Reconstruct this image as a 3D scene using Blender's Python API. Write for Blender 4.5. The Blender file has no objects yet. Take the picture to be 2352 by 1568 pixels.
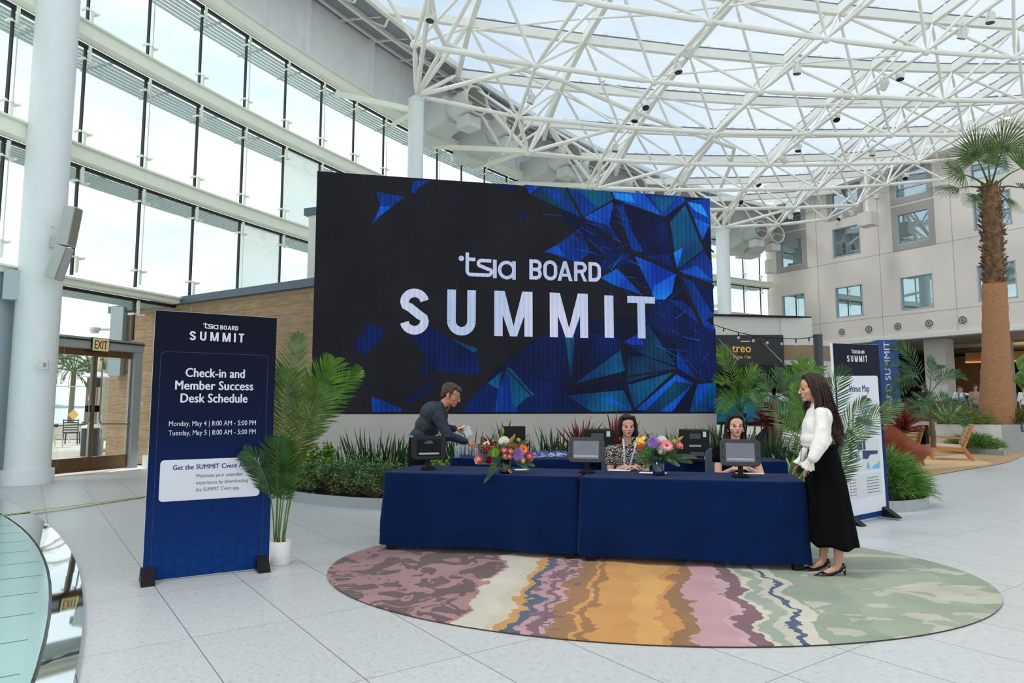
import bpy, bmesh, math, random
from math import sin, cos, pi, radians, sqrt, atan2, tan
from mathutils import Vector, Matrix, Euler, noise as mnoise
SC = bpy.context.scene
COL = SC.collection
# ------------------------------------------------------------------ camera, sky, sun, exposure
F_PX, PITCH, CAM_H = 1568.0, radians(5.5), 1.40
cam_d = bpy.data.cameras.new('camera'); cam_d.sensor_width = 36.0; cam_d.lens = 24.0
cam_d.clip_start = 0.05; cam_d.clip_end = 5000
cam = bpy.data.objects.new('camera', cam_d); COL.objects.link(cam)
cam.location = (0, 0, CAM_H); cam.rotation_euler = (pi/2 + PITCH, 0, 0)
SC.camera = cam
SC.view_settings.view_transform = 'Standard'; SC.view_settings.look = 'None'
SC.view_settings.gamma = 1.0; SC.view_settings.exposure = 0.12
SC.view_settings.use_curve_mapping = False

def build_world():
    w = bpy.data.worlds.new('overcast sky'); SC.world = w; w.use_nodes = True
    nt = w.node_tree; N = nt.nodes; L = nt.links; N.clear()
    out = N.new('ShaderNodeOutputWorld'); bg = N.new('ShaderNodeBackground')
    tc = N.new('ShaderNodeTexCoord'); mp = N.new('ShaderNodeMapping'); mp.inputs['Scale'].default_value = (1, 1, 2.4)
    n1 = N.new('ShaderNodeTexNoise'); n1.inputs['Scale'].default_value = 3.2; n1.inputs['Detail'].default_value = 7; n1.inputs['Roughness'].default_value = 0.55
    cr = N.new('ShaderNodeValToRGB'); e = cr.color_ramp.elements
    e[0].position = 0.36; e[0].color = (0.69, 0.83, 0.90, 1)
    e[1].position = 0.56; e[1].color = (0.96, 0.985, 1.0, 1)
    L.new(tc.outputs['Generated'], mp.inputs['Vector']); L.new(mp.outputs['Vector'], n1.inputs['Vector'])
    L.new(n1.outputs['Fac'], cr.inputs['Fac'])
    sp = N.new('ShaderNodeSeparateXYZ'); L.new(tc.outputs['Generated'], sp.inputs[0])
    mr = N.new('ShaderNodeMapRange'); mr.inputs[1].default_value = 0.08; mr.inputs[2].default_value = 0.62; mr.inputs[3].default_value = 1.30; mr.inputs[4].default_value = 1.10; L.new(sp.outputs['Z'], mr.inputs[0])
    vm = N.new('ShaderNodeVectorMath'); vm.operation = 'SCALE'; L.new(cr.outputs['Color'], vm.inputs[0]); L.new(mr.outputs[0], vm.inputs['Scale']); L.new(vm.outputs[0], bg.inputs['Color'])
    bg.inputs['Strength'].default_value = SKY_STRENGTH
    L.new(bg.outputs['Background'], out.inputs['Surface'])
SKY_STRENGTH = 1.0
build_world()
sun_d = bpy.data.lights.new('hazy_sun', 'SUN'); sun_d.energy = 1.5; sun_d.angle = radians(14); sun_d.color = (1.0, 0.96, 0.90)
sun = bpy.data.objects.new('hazy_sun', sun_d); COL.objects.link(sun); sun.location = (-20, 10, 40)
sun.rotation_euler = Vector((0.50, 0.22, -0.84)).to_track_quat('-Z', 'Y').to_euler()

# ------------------------------------------------------------------ helpers
def ray(u, v):
    a = (u - 1176) / F_PX; b = (784 - v) / F_PX
    return Vector((a, cos(PITCH) - sin(PITCH) * b, sin(PITCH) + cos(PITCH) * b))
def atz(u, v, z=0.0):
    d = ray(u, v); return Vector((0, 0, CAM_H)) + d * ((z - CAM_H) / d.z)
def aty(u, v, y):
    d = ray(u, v); return Vector((0, 0, CAM_H)) + d * (y / d.y)
def lin(c):
    return tuple((x / 255 / 12.92) if x / 255 <= 0.04045 else ((x / 255 + 0.055) / 1.055) ** 2.4 for x in c[:3]) + (1.0,)
def V(*a): return Vector(a)
RND = random.Random(7)

class MB:
    """collects faces, then links them as one mesh object"""
    def __init__(s): s.v = []; s.f = []; s.m = []; s.sm = []
    def add(s, vs, fs, mi=0, smooth=False):
        o = len(s.v); s.v.extend([tuple(p) for p in vs])
        for f in fs: s.f.append([i + o for i in f]); s.m.append(mi); s.sm.append(smooth)
    def box(s, c, d, mi=0, rot=None):
        c = Vector(c); h = Vector(d) / 2
        vs = [Vector((x * h.x, y * h.y, z * h.z)) for x in (-1, 1) for y in (-1, 1) for z in (-1, 1)]
        if rot is not None:
            R = rot if isinstance(rot, Matrix) else Euler(rot).to_matrix()
            vs = [R @ p for p in vs]
        s.add([p + c for p in vs], [(0, 1, 3, 2), (4, 6, 7, 5), (0, 4, 5, 1), (2, 3, 7, 6), (0, 2, 6, 4), (1, 5, 7, 3)], mi)
    def hexa(s, b, t, mi=0):
        n = len(b); s.add(list(b) + list(t), [tuple(range(n - 1, -1, -1)), tuple(range(n, 2 * n))] + [(i, (i + 1) % n, n + (i + 1) % n, n + i) for i in range(n)], mi)
    def prism(s, pts, z0, z1, mi=0):
        s.hexa([(p[0], p[1], z0) for p in pts], [(p[0], p[1], z1) for p in pts], mi)
    def bar(s, a, b, w, h, mi=0, up=(0, 0, 1)):
        a = Vector(a); b = Vector(b); d = (b - a)
        if d.length < 1e-6: return
        d.normalize(); up = Vector(up); x = d.cross(up)
        if x.length < 1e-4: x = d.cross(Vector((0, 1, 0)))
        x.normalize(); z = x.cross(d)
        q = [x * w / 2 * i + z * h / 2 * j for i, j in ((-1, -1), (1, -1), (1, 1), (-1, 1))]
        s.hexa([a + p for p in q], [b + p for p in q], mi)
    def tube(s, pts, r, n=8, mi=0, cap=True, smooth=True, flat=1.0):
        pts = [Vector(p) for p in pts]; k = len(pts)
        rr = r if isinstance(r, (list, tuple)) else [r] * k
        vs = []; px = None
        for i, p in enumerate(pts):
            d = pts[min(i + 1, k - 1)] - pts[max(i - 1, 0)]
            if d.length < 1e-9: d = Vector((0, 0, 1))
            d.normalize()
            if px is None:
                px = d.cross(Vector((0, 0, 1)))
                if px.length < 0.05: px = d.cross(Vector((0, 1, 0)))
            else: px = px - d * px.dot(d)
            px.normalize(); py = d.cross(px)
            for j in range(n):
                a = 2 * pi * j / n; vs.append(p + (px * cos(a) + py * sin(a) * flat) * rr[i])
        fs = [(i * n + j, i * n + (j + 1) % n, (i + 1) * n + (j + 1) % n, (i + 1) * n + j) for i in range(k - 1) for j in range(n)]
        s.add(vs, fs, mi, smooth)
        if cap: s.add(vs[:n], [tuple(range(n - 1, -1, -1))], mi); s.add(vs[-n:], [tuple(range(n))], mi)
    def cyl(s, c, r, h, n=24, mi=0, r2=None, smooth=True):
        c = Vector(c); s.tube([c, c + Vector((0, 0, h))], [r, r if r2 is None else r2], n, mi, True, smooth)
    def lathe(s, c, prof, n=24, mi=0, smooth=True):
        c = Vector(c); vs = [c + Vector((r * cos(2 * pi * j / n), r * sin(2 * pi * j / n), z)) for r, z in prof for j in range(n)]
        s.add(vs, [(i * n + j, i * n + (j + 1) % n, (i + 1) * n + (j + 1) % n, (i + 1) * n + j) for i in range(len(prof) - 1) for j in range(n)], mi, smooth)
    def ball(s, c, r, nu=12, nv=8, mi=0, R=None):
        c = Vector(c); r = Vector(r) if not isinstance(r, (int, float)) else Vector((r, r, r)); vs = []
        for i in range(1, nv):
            t = pi * i / nv
            for j in range(nu):
                a = 2 * pi * j / nu; p = Vector((r.x * sin(t) * cos(a), r.y * sin(t) * sin(a), r.z * cos(t)))
                vs.append(c + (R @ p if R else p))
        top = Vector((0, 0, r.z)); b = len(vs)
        vs += [c + (R @ top if R else top), c - (R @ top if R else top)]
        fs = [(i * nu + j, (i + 1) * nu + j, (i + 1) * nu + (j + 1) % nu, i * nu + (j + 1) % nu) for i in range(nv - 2) for j in range(nu)]
        fs += [(b, j, (j + 1) % nu) for j in range(nu)] + [(b + 1, (nv - 2) * nu + (j + 1) % nu, (nv - 2) * nu + j) for j in range(nu)]
        s.add(vs, fs, mi, True)
    def ribbon(s, pts, ws, side, mi=0, smooth=True):
        pts = [Vector(p) for p in pts]; vs = []
        for p, w, sd in zip(pts, ws, side): vs += [p - sd * w / 2, p + sd * w / 2]
        s.add(vs, [(2 * i, 2 * i + 1, 2 * i + 3, 2 * i + 2) for i in range(len(pts) - 1)], mi, smooth)
    def grid(s, P, mi=0, smooth=True, flip=False):
        n = len(P); m = len(P[0]); vs = [p for r in P for p in r]
        s.add(vs, [(i * m + j, (i + 1) * m + j, (i + 1) * m + j + 1, i * m + j + 1) if flip else (i * m + j, i * m + j + 1, (i + 1) * m + j + 1, (i + 1) * m + j) for i in range(n - 1) for j in range(m - 1)], mi, smooth)
    def xf(s, M):
        s.v = [tuple(M @ Vector(p)) for p in s.v]; return s
    def merge(s, o, M=None):
        s_off = len(s.v); s.v.extend([tuple(M @ Vector(p)) if M else p for p in o.v])
        for f, m, q in zip(o.f, o.m, o.sm): s.f.append([i + s_off for i in f]); s.m.append(m); s.sm.append(q)
    def build(s, name, mat, parent=None, world=False, bevel=0, loc=None):
        me = bpy.data.meshes.new(name)
        vs = s.v
        if world and parent is not None:
            Mi = basis(parent).inverted(); vs = [tuple(Mi @ Vector(p)) for p in vs]
        if loc is not None: vs = [tuple(Vector(p) - Vector(loc)) for p in vs]
        me.from_pydata(vs, [], s.f)
        for m in (mat if isinstance(mat, (list, tuple)) else [mat]): me.materials.append(m)
        me.polygons.foreach_set('material_index', s.m); me.polygons.foreach_set('use_smooth', s.sm)
        me.update()
        return link(name, me, parent, bevel, loc)
def basis(o):
    return Matrix.LocRotScale(o.location, o.rotation_euler, o.scale)
def link(name, me, parent=None, bevel=0, loc=None):
    o = bpy.data.objects.new(name, me); COL.objects.link(o)
    if parent is not None: o.parent = parent
    if loc is not None: o.location = loc
    if bevel:
        b = o.modifiers.new('bevel', 'BEVEL'); b.width = bevel; b.segments = 2; b.limit_method = 'ANGLE'; b.angle_limit = radians(40)
    return o
def thing(name, label, cat, loc=(0, 0, 0), rz=0.0, group=None):
    o = bpy.data.objects.new(name, None); COL.objects.link(o); o.empty_display_size = 0.1
    o.location = loc; o.rotation_euler = (0, 0, rz); o['label'] = label; o['category'] = cat
    if group: o['group'] = group
    return o
def tag(o, label, cat, group=None, kind=None):
    o['label'] = label; o['category'] = cat
    if group: o['group'] = group
    if kind: o['kind'] = kind
    return o
def struct(o, label=None):
    o['kind'] = 'structure'
    if label: o['label'] = label; o['category'] = o.name.split('_')[0].split('.')[0]
    return o
def sempty(name, loc=(0, 0, 0), rz=0.0, label=None):
    o = bpy.data.objects.new(name, None); COL.objects.link(o); o.location = loc; o.rotation_euler = (0, 0, rz)
    return struct(o, label)
def dup(root, loc=None, rz=None, label=None, group=None, scale=None):
    r = root.copy(); COL.objects.link(r)
    if loc is not None: r.location = loc
    if rz is not None: r.rotation_euler = (0, 0, rz)
    if scale is not None: r.scale = (scale,) * 3
    if label: r['label'] = label
    if group: r['group'] = group
    for ch in CH(root):
        c = ch.copy(); COL.objects.link(c); c.parent = r
        for g in CH(ch):
            d = g.copy(); COL.objects.link(d); d.parent = c
    return r
def CH(o): return [c for c in COL.objects if c.parent == o]

# ------------------------------------------------------------------ materials
def mat(name, rgb, rough=0.6, metal=0.0, spec=0.5, var=0.0, vscale=6.0, bump=0.0, bscale=40.0, emit=0.0, stretch=None, sheen=0.0, sub=0.0, rgb2=None):
    m = bpy.data.materials.new(name); m.use_nodes = True; nt = m.node_tree; N = nt.nodes; L = nt.links
    b = N['Principled BSDF']; c = lin(rgb)
    b.inputs['Base Color'].default_value = c; b.inputs['Roughness'].default_value = rough
    b.inputs['Metallic'].default_value = metal; b.inputs['Specular IOR Level'].default_value = spec
    if sheen: b.inputs['Sheen Weight'].default_value = sheen
    if sub: b.inputs['Subsurface Weight'].default_value = sub; b.inputs['Subsurface Radius'].default_value = (0.02, 0.008, 0.004)
    if emit: b.inputs['Emission Color'].default_value = c; b.inputs['Emission Strength'].default_value = emit
    if var or bump:
        tc = N.new('ShaderNodeTexCoord'); vec = tc.outputs['Object']
        if stretch:
            mp = N.new('ShaderNodeMapping'); mp.inputs['Scale'].default_value = stretch; L.new(vec, mp.inputs['Vector']); vec = mp.outputs['Vector']
    if var:
        n = N.new('ShaderNodeTexNoise'); n.inputs['Scale'].default_value = vscale; n.inputs['Detail'].default_value = 5; L.new(vec, n.inputs['Vector'])
        cr = N.new('ShaderNodeValToRGB'); e = cr.color_ramp.elements; e[0].position = 0.3; e[1].position = 0.7
        if rgb2: e[0].color = c; e[1].color = lin(rgb2)
        else:
            e[0].color = tuple(x * (1 - var) for x in c[:3]) + (1,); e[1].color = tuple(min(1, x * (1 + var)) for x in c[:3]) + (1,)
        L.new(n.outputs['Fac'], cr.inputs['Fac']); L.new(cr.outputs['Color'], b.inputs['Base Color'])
    if bump:
        n2 = N.new('ShaderNodeTexNoise'); n2.inputs['Scale'].default_value = bscale; n2.inputs['Detail'].default_value = 4; L.new(vec, n2.inputs['Vector'])
        bp = N.new('ShaderNodeBump'); bp.inputs['Strength'].default_value = bump; bp.inputs['Distance'].default_value = 0.02
        L.new(n2.outputs['Fac'], bp.inputs['Height']); L.new(bp.outputs['Normal'], b.inputs['Normal'])
    return m
def glass(name, tint=(0.93, 0.985, 0.97), gl=0.07, rough=0.0, milk=0.0, milkc=(0.8, 0.9, 0.88)):
    m = bpy.data.materials.new(name); m.use_nodes = True; nt = m.node_tree; N = nt.nodes; L = nt.links; N.clear()
    out = N.new('ShaderNodeOutputMaterial'); tr = N.new('ShaderNodeBsdfTransparent'); tr.inputs['Color'].default_value = tint + (1,)
    g = N.new('ShaderNodeBsdfGlossy'); g.inputs['Roughness'].default_value = rough; g.inputs['Color'].default_value = (0.9, 1, 0.98, 1)
    lw = N.new('ShaderNodeLayerWeight'); lw.inputs['Blend'].default_value = 0.5
    pw = N.new('ShaderNodeMath'); pw.operation = 'POWER'; pw.inputs[1].default_value = 4.0; L.new(lw.outputs['Facing'], pw.inputs[0])
    mu = N.new('ShaderNodeMath'); mu.operation = 'MULTIPLY_ADD'; mu.inputs[1].default_value = 0.35; mu.inputs[2].default_value = gl * 0.6; L.new(pw.outputs[0], mu.inputs[0]); mu.use_clamp = True
    mx = N.new('ShaderNodeMixShader'); L.new(mu.outputs[0], mx.inputs['Fac']); L.new(tr.outputs[0], mx.inputs[1]); L.new(g.outputs[0], mx.inputs[2])
    last = mx
    if milk:
        d = N.new('ShaderNodeBsdfTranslucent'); d.inputs['Color'].default_value = milkc + (1,)
        m2 = N.new('ShaderNodeMixShader'); m2.inputs['Fac'].default_value = milk; L.new(mx.outputs[0], m2.inputs[1]); L.new(d.outputs[0], m2.inputs[2]); last = m2
        if milk > 0.6:
            tc = N.new('ShaderNodeTexCoord'); n = N.new('ShaderNodeTexNoise'); n.inputs['Scale'].default_value = 26; n.inputs['Detail'].default_value = 4; L.new(tc.outputs['Object'], n.inputs['Vector'])
            cr = N.new('ShaderNodeValToRGB'); cr.color_ramp.elements[0].position = 0.4; cr.color_ramp.elements[0].color = (0.45, 0.45, 0.45, 1); cr.color_ramp.elements[1].position = 0.6; cr.color_ramp.elements[1].color = (0.95, 0.95, 0.95, 1)
            L.new(n.outputs['Fac'], cr.inputs['Fac']); L.new(cr.outputs['Color'], m2.inputs['Fac'])
    L.new(last.outputs[0], out.inputs['Surface'])
    return m
MT = {}
MT['white'] = mat('painted steel', (244, 243, 234), 0.45, var=0.03, vscale=3)
MT['ringwhite'] = mat('painted ring beam', (240, 244, 228), 0.4, var=0.02)
MT['panel'] = mat('white metal wall panel', (248, 248, 250), 0.55, var=0.04, vscale=2)
MT['soffit'] = mat('grey soffit', (150, 154, 158), 0.7)
MT['gasket'] = mat('dark gasket', (28, 36, 40), 0.5)
MT['darkseal'] = mat('roof seal', (112, 116, 120), 0.5)
MT['glass'] = glass('clear curtain glass', (0.965, 0.995, 0.99), 0.05)
MT['roofglass'] = glass('roof glass', (0.68, 0.74, 0.82), 0.04, milk=0.05, milkc=(0.9, 0.93, 1.0))
MT['frost'] = glass('shattered frosted pane', (0.80, 0.88, 0.86), 0.05, milk=0.7, milkc=(0.92, 0.97, 0.96))
MT['col'] = mat('column paint', (226, 232, 232), 0.4, var=0.02)
MT['louver'] = mat('sunshade aluminium', (170, 186, 186), 0.4, metal=0.2)
MT['black'] = mat('black plastic', (14, 14, 16), 0.5, spec=0.25)
MT['chrome'] = mat('polished steel', (200, 204, 206), 0.22, metal=1.0)
MT['steel'] = mat('brushed steel', (150, 144, 134), 0.35, metal=0.9, var=0.06)
MT['beige'] = mat('beige render facade', (226, 216, 206), 0.85, var=0.03, vscale=0.7, bump=0.05, bscale=60)
MT['beigegrey'] = mat('taupe facade surround', (168, 162, 158), 0.85)
MT['offwhite'] = mat('offwhite wall paint', (218, 216, 208), 0.8, var=0.03, vscale=1.5, bump=0.04)
MT['joint'] = mat('facade joint', (186, 174, 166), 0.9)
MT['cap'] = mat('blue grey wall cap', (84, 102, 116), 0.5)
MT['soil'] = mat('dark soil mulch', (44, 32, 24), 0.95, var=0.4, vscale=30, bump=0.8, bscale=50)
# ------------------------------------------------------------------ floor
def floor_material():
    m = bpy.data.materials.new('terrazzo floor tiles'); m.use_nodes = True; nt = m.node_tree; N = nt.nodes; L = nt.links
    b = N['Principled BSDF']; b.inputs['Roughness'].default_value = 0.36; b.inputs['Specular IOR Level'].default_value = 0.45
    tc = N.new('ShaderNodeTexCoord'); sp = N.new('ShaderNodeSeparateXYZ')
    A = radians(35.3); mp = N.new('ShaderNodeMapping'); mp.inputs['Rotation'].default_value = (0, 0, -A)
    L.new(tc.outputs['Object'], mp.inputs['Vector']); L.new(mp.outputs['Vector'], sp.inputs[0])
    def M_(op, a, b_=None, c_=None):
        n = N.new('ShaderNodeMath'); n.operation = op
        for i, x in enumerate((a, b_, c_)):
            if x is None: continue
            if isinstance(x, (int, float)): n.inputs[i].default_value = x
            else: L.new(x, n.inputs[i])
        return n.outputs[0]
    # x' along F2 direction (tile short side 0.61), y' along F1 direction (tile long side 1.22)
    u = M_('DIVIDE', M_('SUBTRACT', sp.outputs['X'], 0.29), 0.61); v = M_('DIVIDE', M_('SUBTRACT', sp.outputs['Y'], 4.66), 1.22)
    fu = M_('FRACT', u); fv = M_('FRACT', v); iu = M_('FLOOR', u); iv = M_('FLOOR', v)
    du = M_('MULTIPLY', M_('MINIMUM', fu, M_('SUBTRACT', 1.0, fu)), 0.61); dv = M_('MULTIPLY', M_('MINIMUM', fv, M_('SUBTRACT', 1.0, fv)), 1.22)
    line = M_('LESS_THAN', M_('MINIMUM', M_('MULTIPLY', du, 0.8), dv), 0.0020)
    cmb = N.new('ShaderNodeCombineXYZ'); L.new(iu, cmb.inputs[0]); L.new(iv, cmb.inputs[1])
    wn = N.new('ShaderNodeTexWhiteNoise'); L.new(cmb.outputs[0], wn.inputs['Vector'])
    mp2 = N.new('ShaderNodeMapping'); mp2.inputs['Scale'].default_value = (44, 22, 20); L.new(mp.outputs['Vector'], mp2.inputs['Vector'])
    vo = N.new('ShaderNodeTexVoronoi'); vo.inputs['Scale'].default_value = 1.0; vo.inputs['Randomness'].default_value = 1; L.new(mp2.outputs[0], vo.inputs['Vector'])
    ns = N.new('ShaderNodeTexNoise'); ns.inputs['Scale'].default_value = 0.9; ns.inputs['Detail'].default_value = 6; L.new(mp2.outputs[0], ns.inputs['Vector'])
    c1 = N.new('ShaderNodeValToRGB'); e = c1.color_ramp.elements; e[0].position = 0.40; e[0].color = lin((188, 190, 190)); e[1].position = 0.62; e[1].color = lin((196, 198, 198)); L.new(ns.outputs['Fac'], c1.inputs['Fac'])
    sepc = N.new('ShaderNodeSeparateColor'); L.new(vo.outputs['Color'], sepc.inputs[0])
    chip = M_('MULTIPLY', M_('GREATER_THAN', sepc.outputs[0], 0.80), M_('LESS_THAN', vo.outputs['Distance'], 0.36))
    mx = N.new('ShaderNodeMixRGB'); mx.inputs['Color2'].default_value = lin((150, 155, 158)); L.new(c1.outputs[0], mx.inputs['Color1'])
    L.new(M_('MULTIPLY', chip, 0.38), mx.inputs['Fac'])
    hv = N.new('ShaderNodeHueSaturation'); L.new(mx.outputs[0], hv.inputs['Color']); L.new(M_('ADD', M_('MULTIPLY', wn.outputs['Value'], 0.05), 0.965), hv.inputs['Value'])
    m2 = N.new('ShaderNodeMixRGB'); m2.inputs['Color2'].default_value = lin((92, 96, 100)); L.new(hv.outputs[0], m2.inputs['Color1']); L.new(line, m2.inputs['Fac'])
    L.new(m2.outputs[0], b.inputs['Base Color'])
    return m
CC, CR = V(42.43, -4.11, 0), 54.69                     # centre and radius of the curved glass wall
def arc(th, r=0.0, z=0.0):
    a = radians(th); return V(CC.x + (CR - r) * cos(a), CC.y + (CR - r) * sin(a), z)
mb = MB()
pts = [arc(180 - 63 * i / 40.0, 0.02) for i in range(41)]
pts += [V(27, 40, 0), V(60, 20, 0), V(60, -14, 0), V(-14, -14, 0)]
mb.add([(p.x, p.y, 0) for p in pts], [tuple(reversed(range(len(pts))))])
mb.add([(p.x, p.y, -0.3) for p in pts], [tuple(range(len(pts)))])
MT['floor'] = floor_material()
struct(mb.build('floor', MT['floor']), 'pale grey terrazzo floor tiles with thin dark joints')

# ------------------------------------------------------------------ curved glass wall
TH0, DTH, NB = 160.65, 1.612, 27
def th(k): return TH0 - DTH * k
def arcstrip(mb, t0, t1, r0, r1, z0, z1, n=60, mi=0):
    for i in range(n):
        a, b = t0 + (t1 - t0) * i / n, t0 + (t1 - t0) * (i + 1) / n
        mb.hexa([arc(a, r0, z0), arc(b, r0, z0), arc(b, r1, z0), arc(a, r1, z0)], [arc(a, r0, z1), arc(b, r0, z1), arc(b, r1, z1), arc(a, r1, z1)], mi)
ROWS = [(0.18, 3.85), (4.14, 6.46), (6.82, 9.12), (9.52, 11.79)]
RN = ['lowest', 'second', 'third', 'topmost']
tn = 0
for i, (zb, lab) in enumerate([(3.88, 'white curved steel ring beam above the exit doors'), (6.50, 'second white curved ring beam up the glass wall'), (9.16, 'third white curved ring beam up the glass wall'), (11.83, 'top white curved ring beam under the grey panel wall')]):
    tn += 1; mb = MB(); arcstrip(mb, 174, 117.9, 0.06, 0.34, zb, zb + (0.1 if i == 0 else 0.28))
    arcstrip(mb, 174, 117.9, 0.02, 0.42, zb + (0.1 if i == 0 else 0.27), zb + (0.14 if i == 0 else 0.31))
    t = struct(mb.build('trim_%d' % tn, MT['ringwhite']), lab)
    ma = MB(); arcstrip(ma, 174, 117.9, -0.05, 0.03, zb - 0.07, zb, 60); ma.build('head_gasket', MT['gasket'], t)
    ms = MB()
    if i > 0 or True:
        for q in range(6):
            r = -0.22 - 0.15 * q; arcstrip(ms, 174, 118.2, r - 0.085, r, zb - 0.04, zb - 0.015, 60)
        for k in range(-8, NB):
            a0 = th(k + 0.5); d = (arc(a0, -1, 0) - arc(a0, 0, 0)); ms.bar(arc(a0, -0.1, zb), arc(a0, -1.15, zb), 0.04, 0.05)
        ms.build('sunshade_louver', MT['louver'], t)
def clamp(mb, k, z, up=False):
    a = th(k); s = 1 if up else -1; n = (arc(a, 1, 0) - arc(a, 0, 0)).normalized(); tg = n.cross(V(0, 0, 1))
    c = arc(a, 0.14, z)
    mb.bar(c - V(0, 0, s * 0.32), c + V(0, 0, s * 0.02), 0.055, 0.035, up=n)
    for q in (-1, 1):
        e = c + tg * 0.13 * q; mb.tube([c, e], 0.014, 6); mb.tube([e - n * 0.14, e + n * 0.03], [0.027, 0.027], 8)
wn_ = 0
for k in range(-8, NB - 1):
    for j, (z0, z1) in enumerate(ROWS):
        door = (k in (0,)) and j == 0
        if k < -4 and j == 0: continue
        a0, a1 = th(k), th(k + 1); wn_ += 1
        zz0 = 2.92 if door else z0
        if th(k) < 136 and j < 2: continue
        frosted = (k, j) in ((4, 2), (3, 1))
        mb = MB(); e = 0.04
        P = [arc(a0 - e, 0, 0), arc(a1 + e, 0, 0), arc(a1 + e, -0.025, 0), arc(a0 - e, -0.025, 0)]
        mb.hexa([V(p.x, p.y, zz0) for p in P], [V(p.x, p.y, z1) for p in P])
        w = mb.build('window_%d' % wn_, MT['frost'] if frosted else MT['glass'])
        struct(w, ('crazed frosted' if frosted else 'clear') + ' glass pane in the %s row of the curved wall, bay %d from the doors' % (RN[j], k) if k >= 0 else 'clear glass pane of the curved wall behind the left white column')
        g = MB(); c = arc(a1, 0, 0); nn = (arc(a1, 1, 0) - c).normalized()
        g.bar(V(c.x, c.y, zz0), V(c.x, c.y, z1 + 0.03), 0.034, 0.07, up=nn)
        if not (j == 0 and k == -1): g.build('mullion_gasket', MT['gasket'], w)
        else: continue
        q = MB(); clamp(q, k + 1, z1 - 0.35)
        if j != 0: clamp(q, k + 1, z0 + 0.36, True)
        q.build('glass_clamp', MT['ringwhite'], w)
        if (k + 1) % 2 == 1 and j > 0:
            q = MB(); c = arc(a1, 0.16, 0) ; q.tube([V(c.x, c.y, z0 + 0.3), V(c.x, c.y, z1 - 0.2)], 0.011, 5); q.build('tension_rod', MT['chrome'], w)
# bottom kerb of the wall right of the door
tn += 1; mb = MB(); arcstrip(mb, 158.5, 154.0, -0.1, 0.3, 0, 0.3, 6); t = struct(mb.build('trim_%d' % tn, MT['ringwhite']), 'low white kerb right of the exit doors')
# solid upstand behind the far end of the glass
mb = MB(); arcstrip(mb, 137, 117.8, -0.2, 0.1, 0, 7.35, 20); struct(mb.build('wall_far', MT['offwhite']), 'pale wall under the far windows')
# ------------------------------------------------------------------ upper panel wall, soffit
mb = MB(); arcstrip(mb, 174, 117.8, -0.15, -0.02, 12.1, 14.45, 56)
w = struct(mb.build('wall_upper', MT['panel']), 'grey white metal panel wall above the curved glass')
mb = MB()
for k in range(-8, NB):
    if k % 1 == 0:
        a = th(k + 0.5); n = (arc(a, 1, 0) - arc(a, 0, 0)).normalized(); c = arc(a, 0.05, 0)
        if k % 2 == 0: mb.bar(V(c.x, c.y, 12.1), V(c.x, c.y, 14.4), 0.20, 0.14, up=n)
        else: mb.bar(V(c.x, c.y, 12.1) - n * 0.05, V(c.x, c.y, 14.4) - n * 0.05, 0.02, 0.03, up=n)
mb.build('panel_rib', MT['panel'], w)
mb = MB()
for i in range(56):
    a, b = 174 - i * 1.004, 174 - (i + 1) * 1.004
    def zz(t): return 13.75 + max(0, (t - 118)) * 0.003
    mb.hexa([arc(a, -0.2, 14.40), arc(b, -0.2, 14.40), arc(b, 2.05, zz(b)), arc(a, 2.05, zz(a))], [arc(a, -0.2, 14.55), arc(b, -0.2, 14.55), arc(b, 2.05, zz(b) + 0.1), arc(a, 2.05, zz(a) + 0.1)])
w = struct(mb.build('trim_6', MT['soffit']), 'dark grey soffit between the panel wall and the glass roof')
mb = MB()
for i in range(56):
    a, b = 174 - i * 1.004, 174 - (i + 1) * 1.004
    mb.bar(arc(a, 2.1, zz(a) + 0.02), arc(b, 2.1, zz(b) + 0.02), 0.14, 0.20); mb.bar(arc(a, 1.2, 13.98), arc(b, 1.2, 13.98), 0.10, 0.16)
    mb.bar(arc(a, 0.35, 14.22), arc(b, 0.35, 14.22), 0.07, 0.10)
mb.build('edge_beam', MT['white'], w)
mb = MB()
for k in range(-8, NB):
    a = th(k + 0.5)
    mb.bar(arc(a, 0.0, 14.3), arc(a, 2.1, 13.9), 0.06, 0.08); mb.bar(arc(a, 1.2, 13.98), arc(a, 1.9, 13.55), 0.05, 0.05); mb.bar(arc(a, 1.9, 13.55), arc(a, 2.1, 13.9), 0.05, 0.05)
mb.build('soffit_bracket', MT['white'], w)

# ------------------------------------------------------------------ door in the curved wall
def frame_at(a, r=0.0):
    p = arc(a, r, 0); n = (arc(a, r + 1, 0) - p).normalized(); return p, n, V(n.y, -n.x, 0) * -1
def on_circle(u, r):
    d = ray(u, 1080); d.z = 0; a = d.dot(d); b = -2 * d.dot(CC); c = CC.dot(CC) - (CR - r) ** 2
    return d * ((-b + sqrt(b * b - 4 * a * c)) / (2 * a))
D0, D1 = on_circle(104, -0.42), on_circle(303, -0.42)
dx = (D1 - D0); DW = dx.length; dx.normalize(); dn = V(dx.y, -dx.x, 0)          # dn points into the room
def DP(s, n, z): return D0 + dx * s + dn * n + V(0, 0, z)
def dbox(mb, s0, s1, n0, n1, z0, z1, mi=0):
    mb.hexa([DP(s0, n0, z0), DP(s1, n0, z0), DP(s1, n1, z0), DP(s0, n1, z0)], [DP(s0, n0, z1), DP(s1, n0, z1), DP(s1, n1, z1), DP(s0, n1, z1)], mi)
MT['doorframe'] = mat('grey door frame', (172, 174, 178), 0.45, metal=0.15)
MT['bronze'] = mat('brown bronze door rail', (128, 104, 78), 0.32, metal=0.8, var=0.1, vscale=12)
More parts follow.
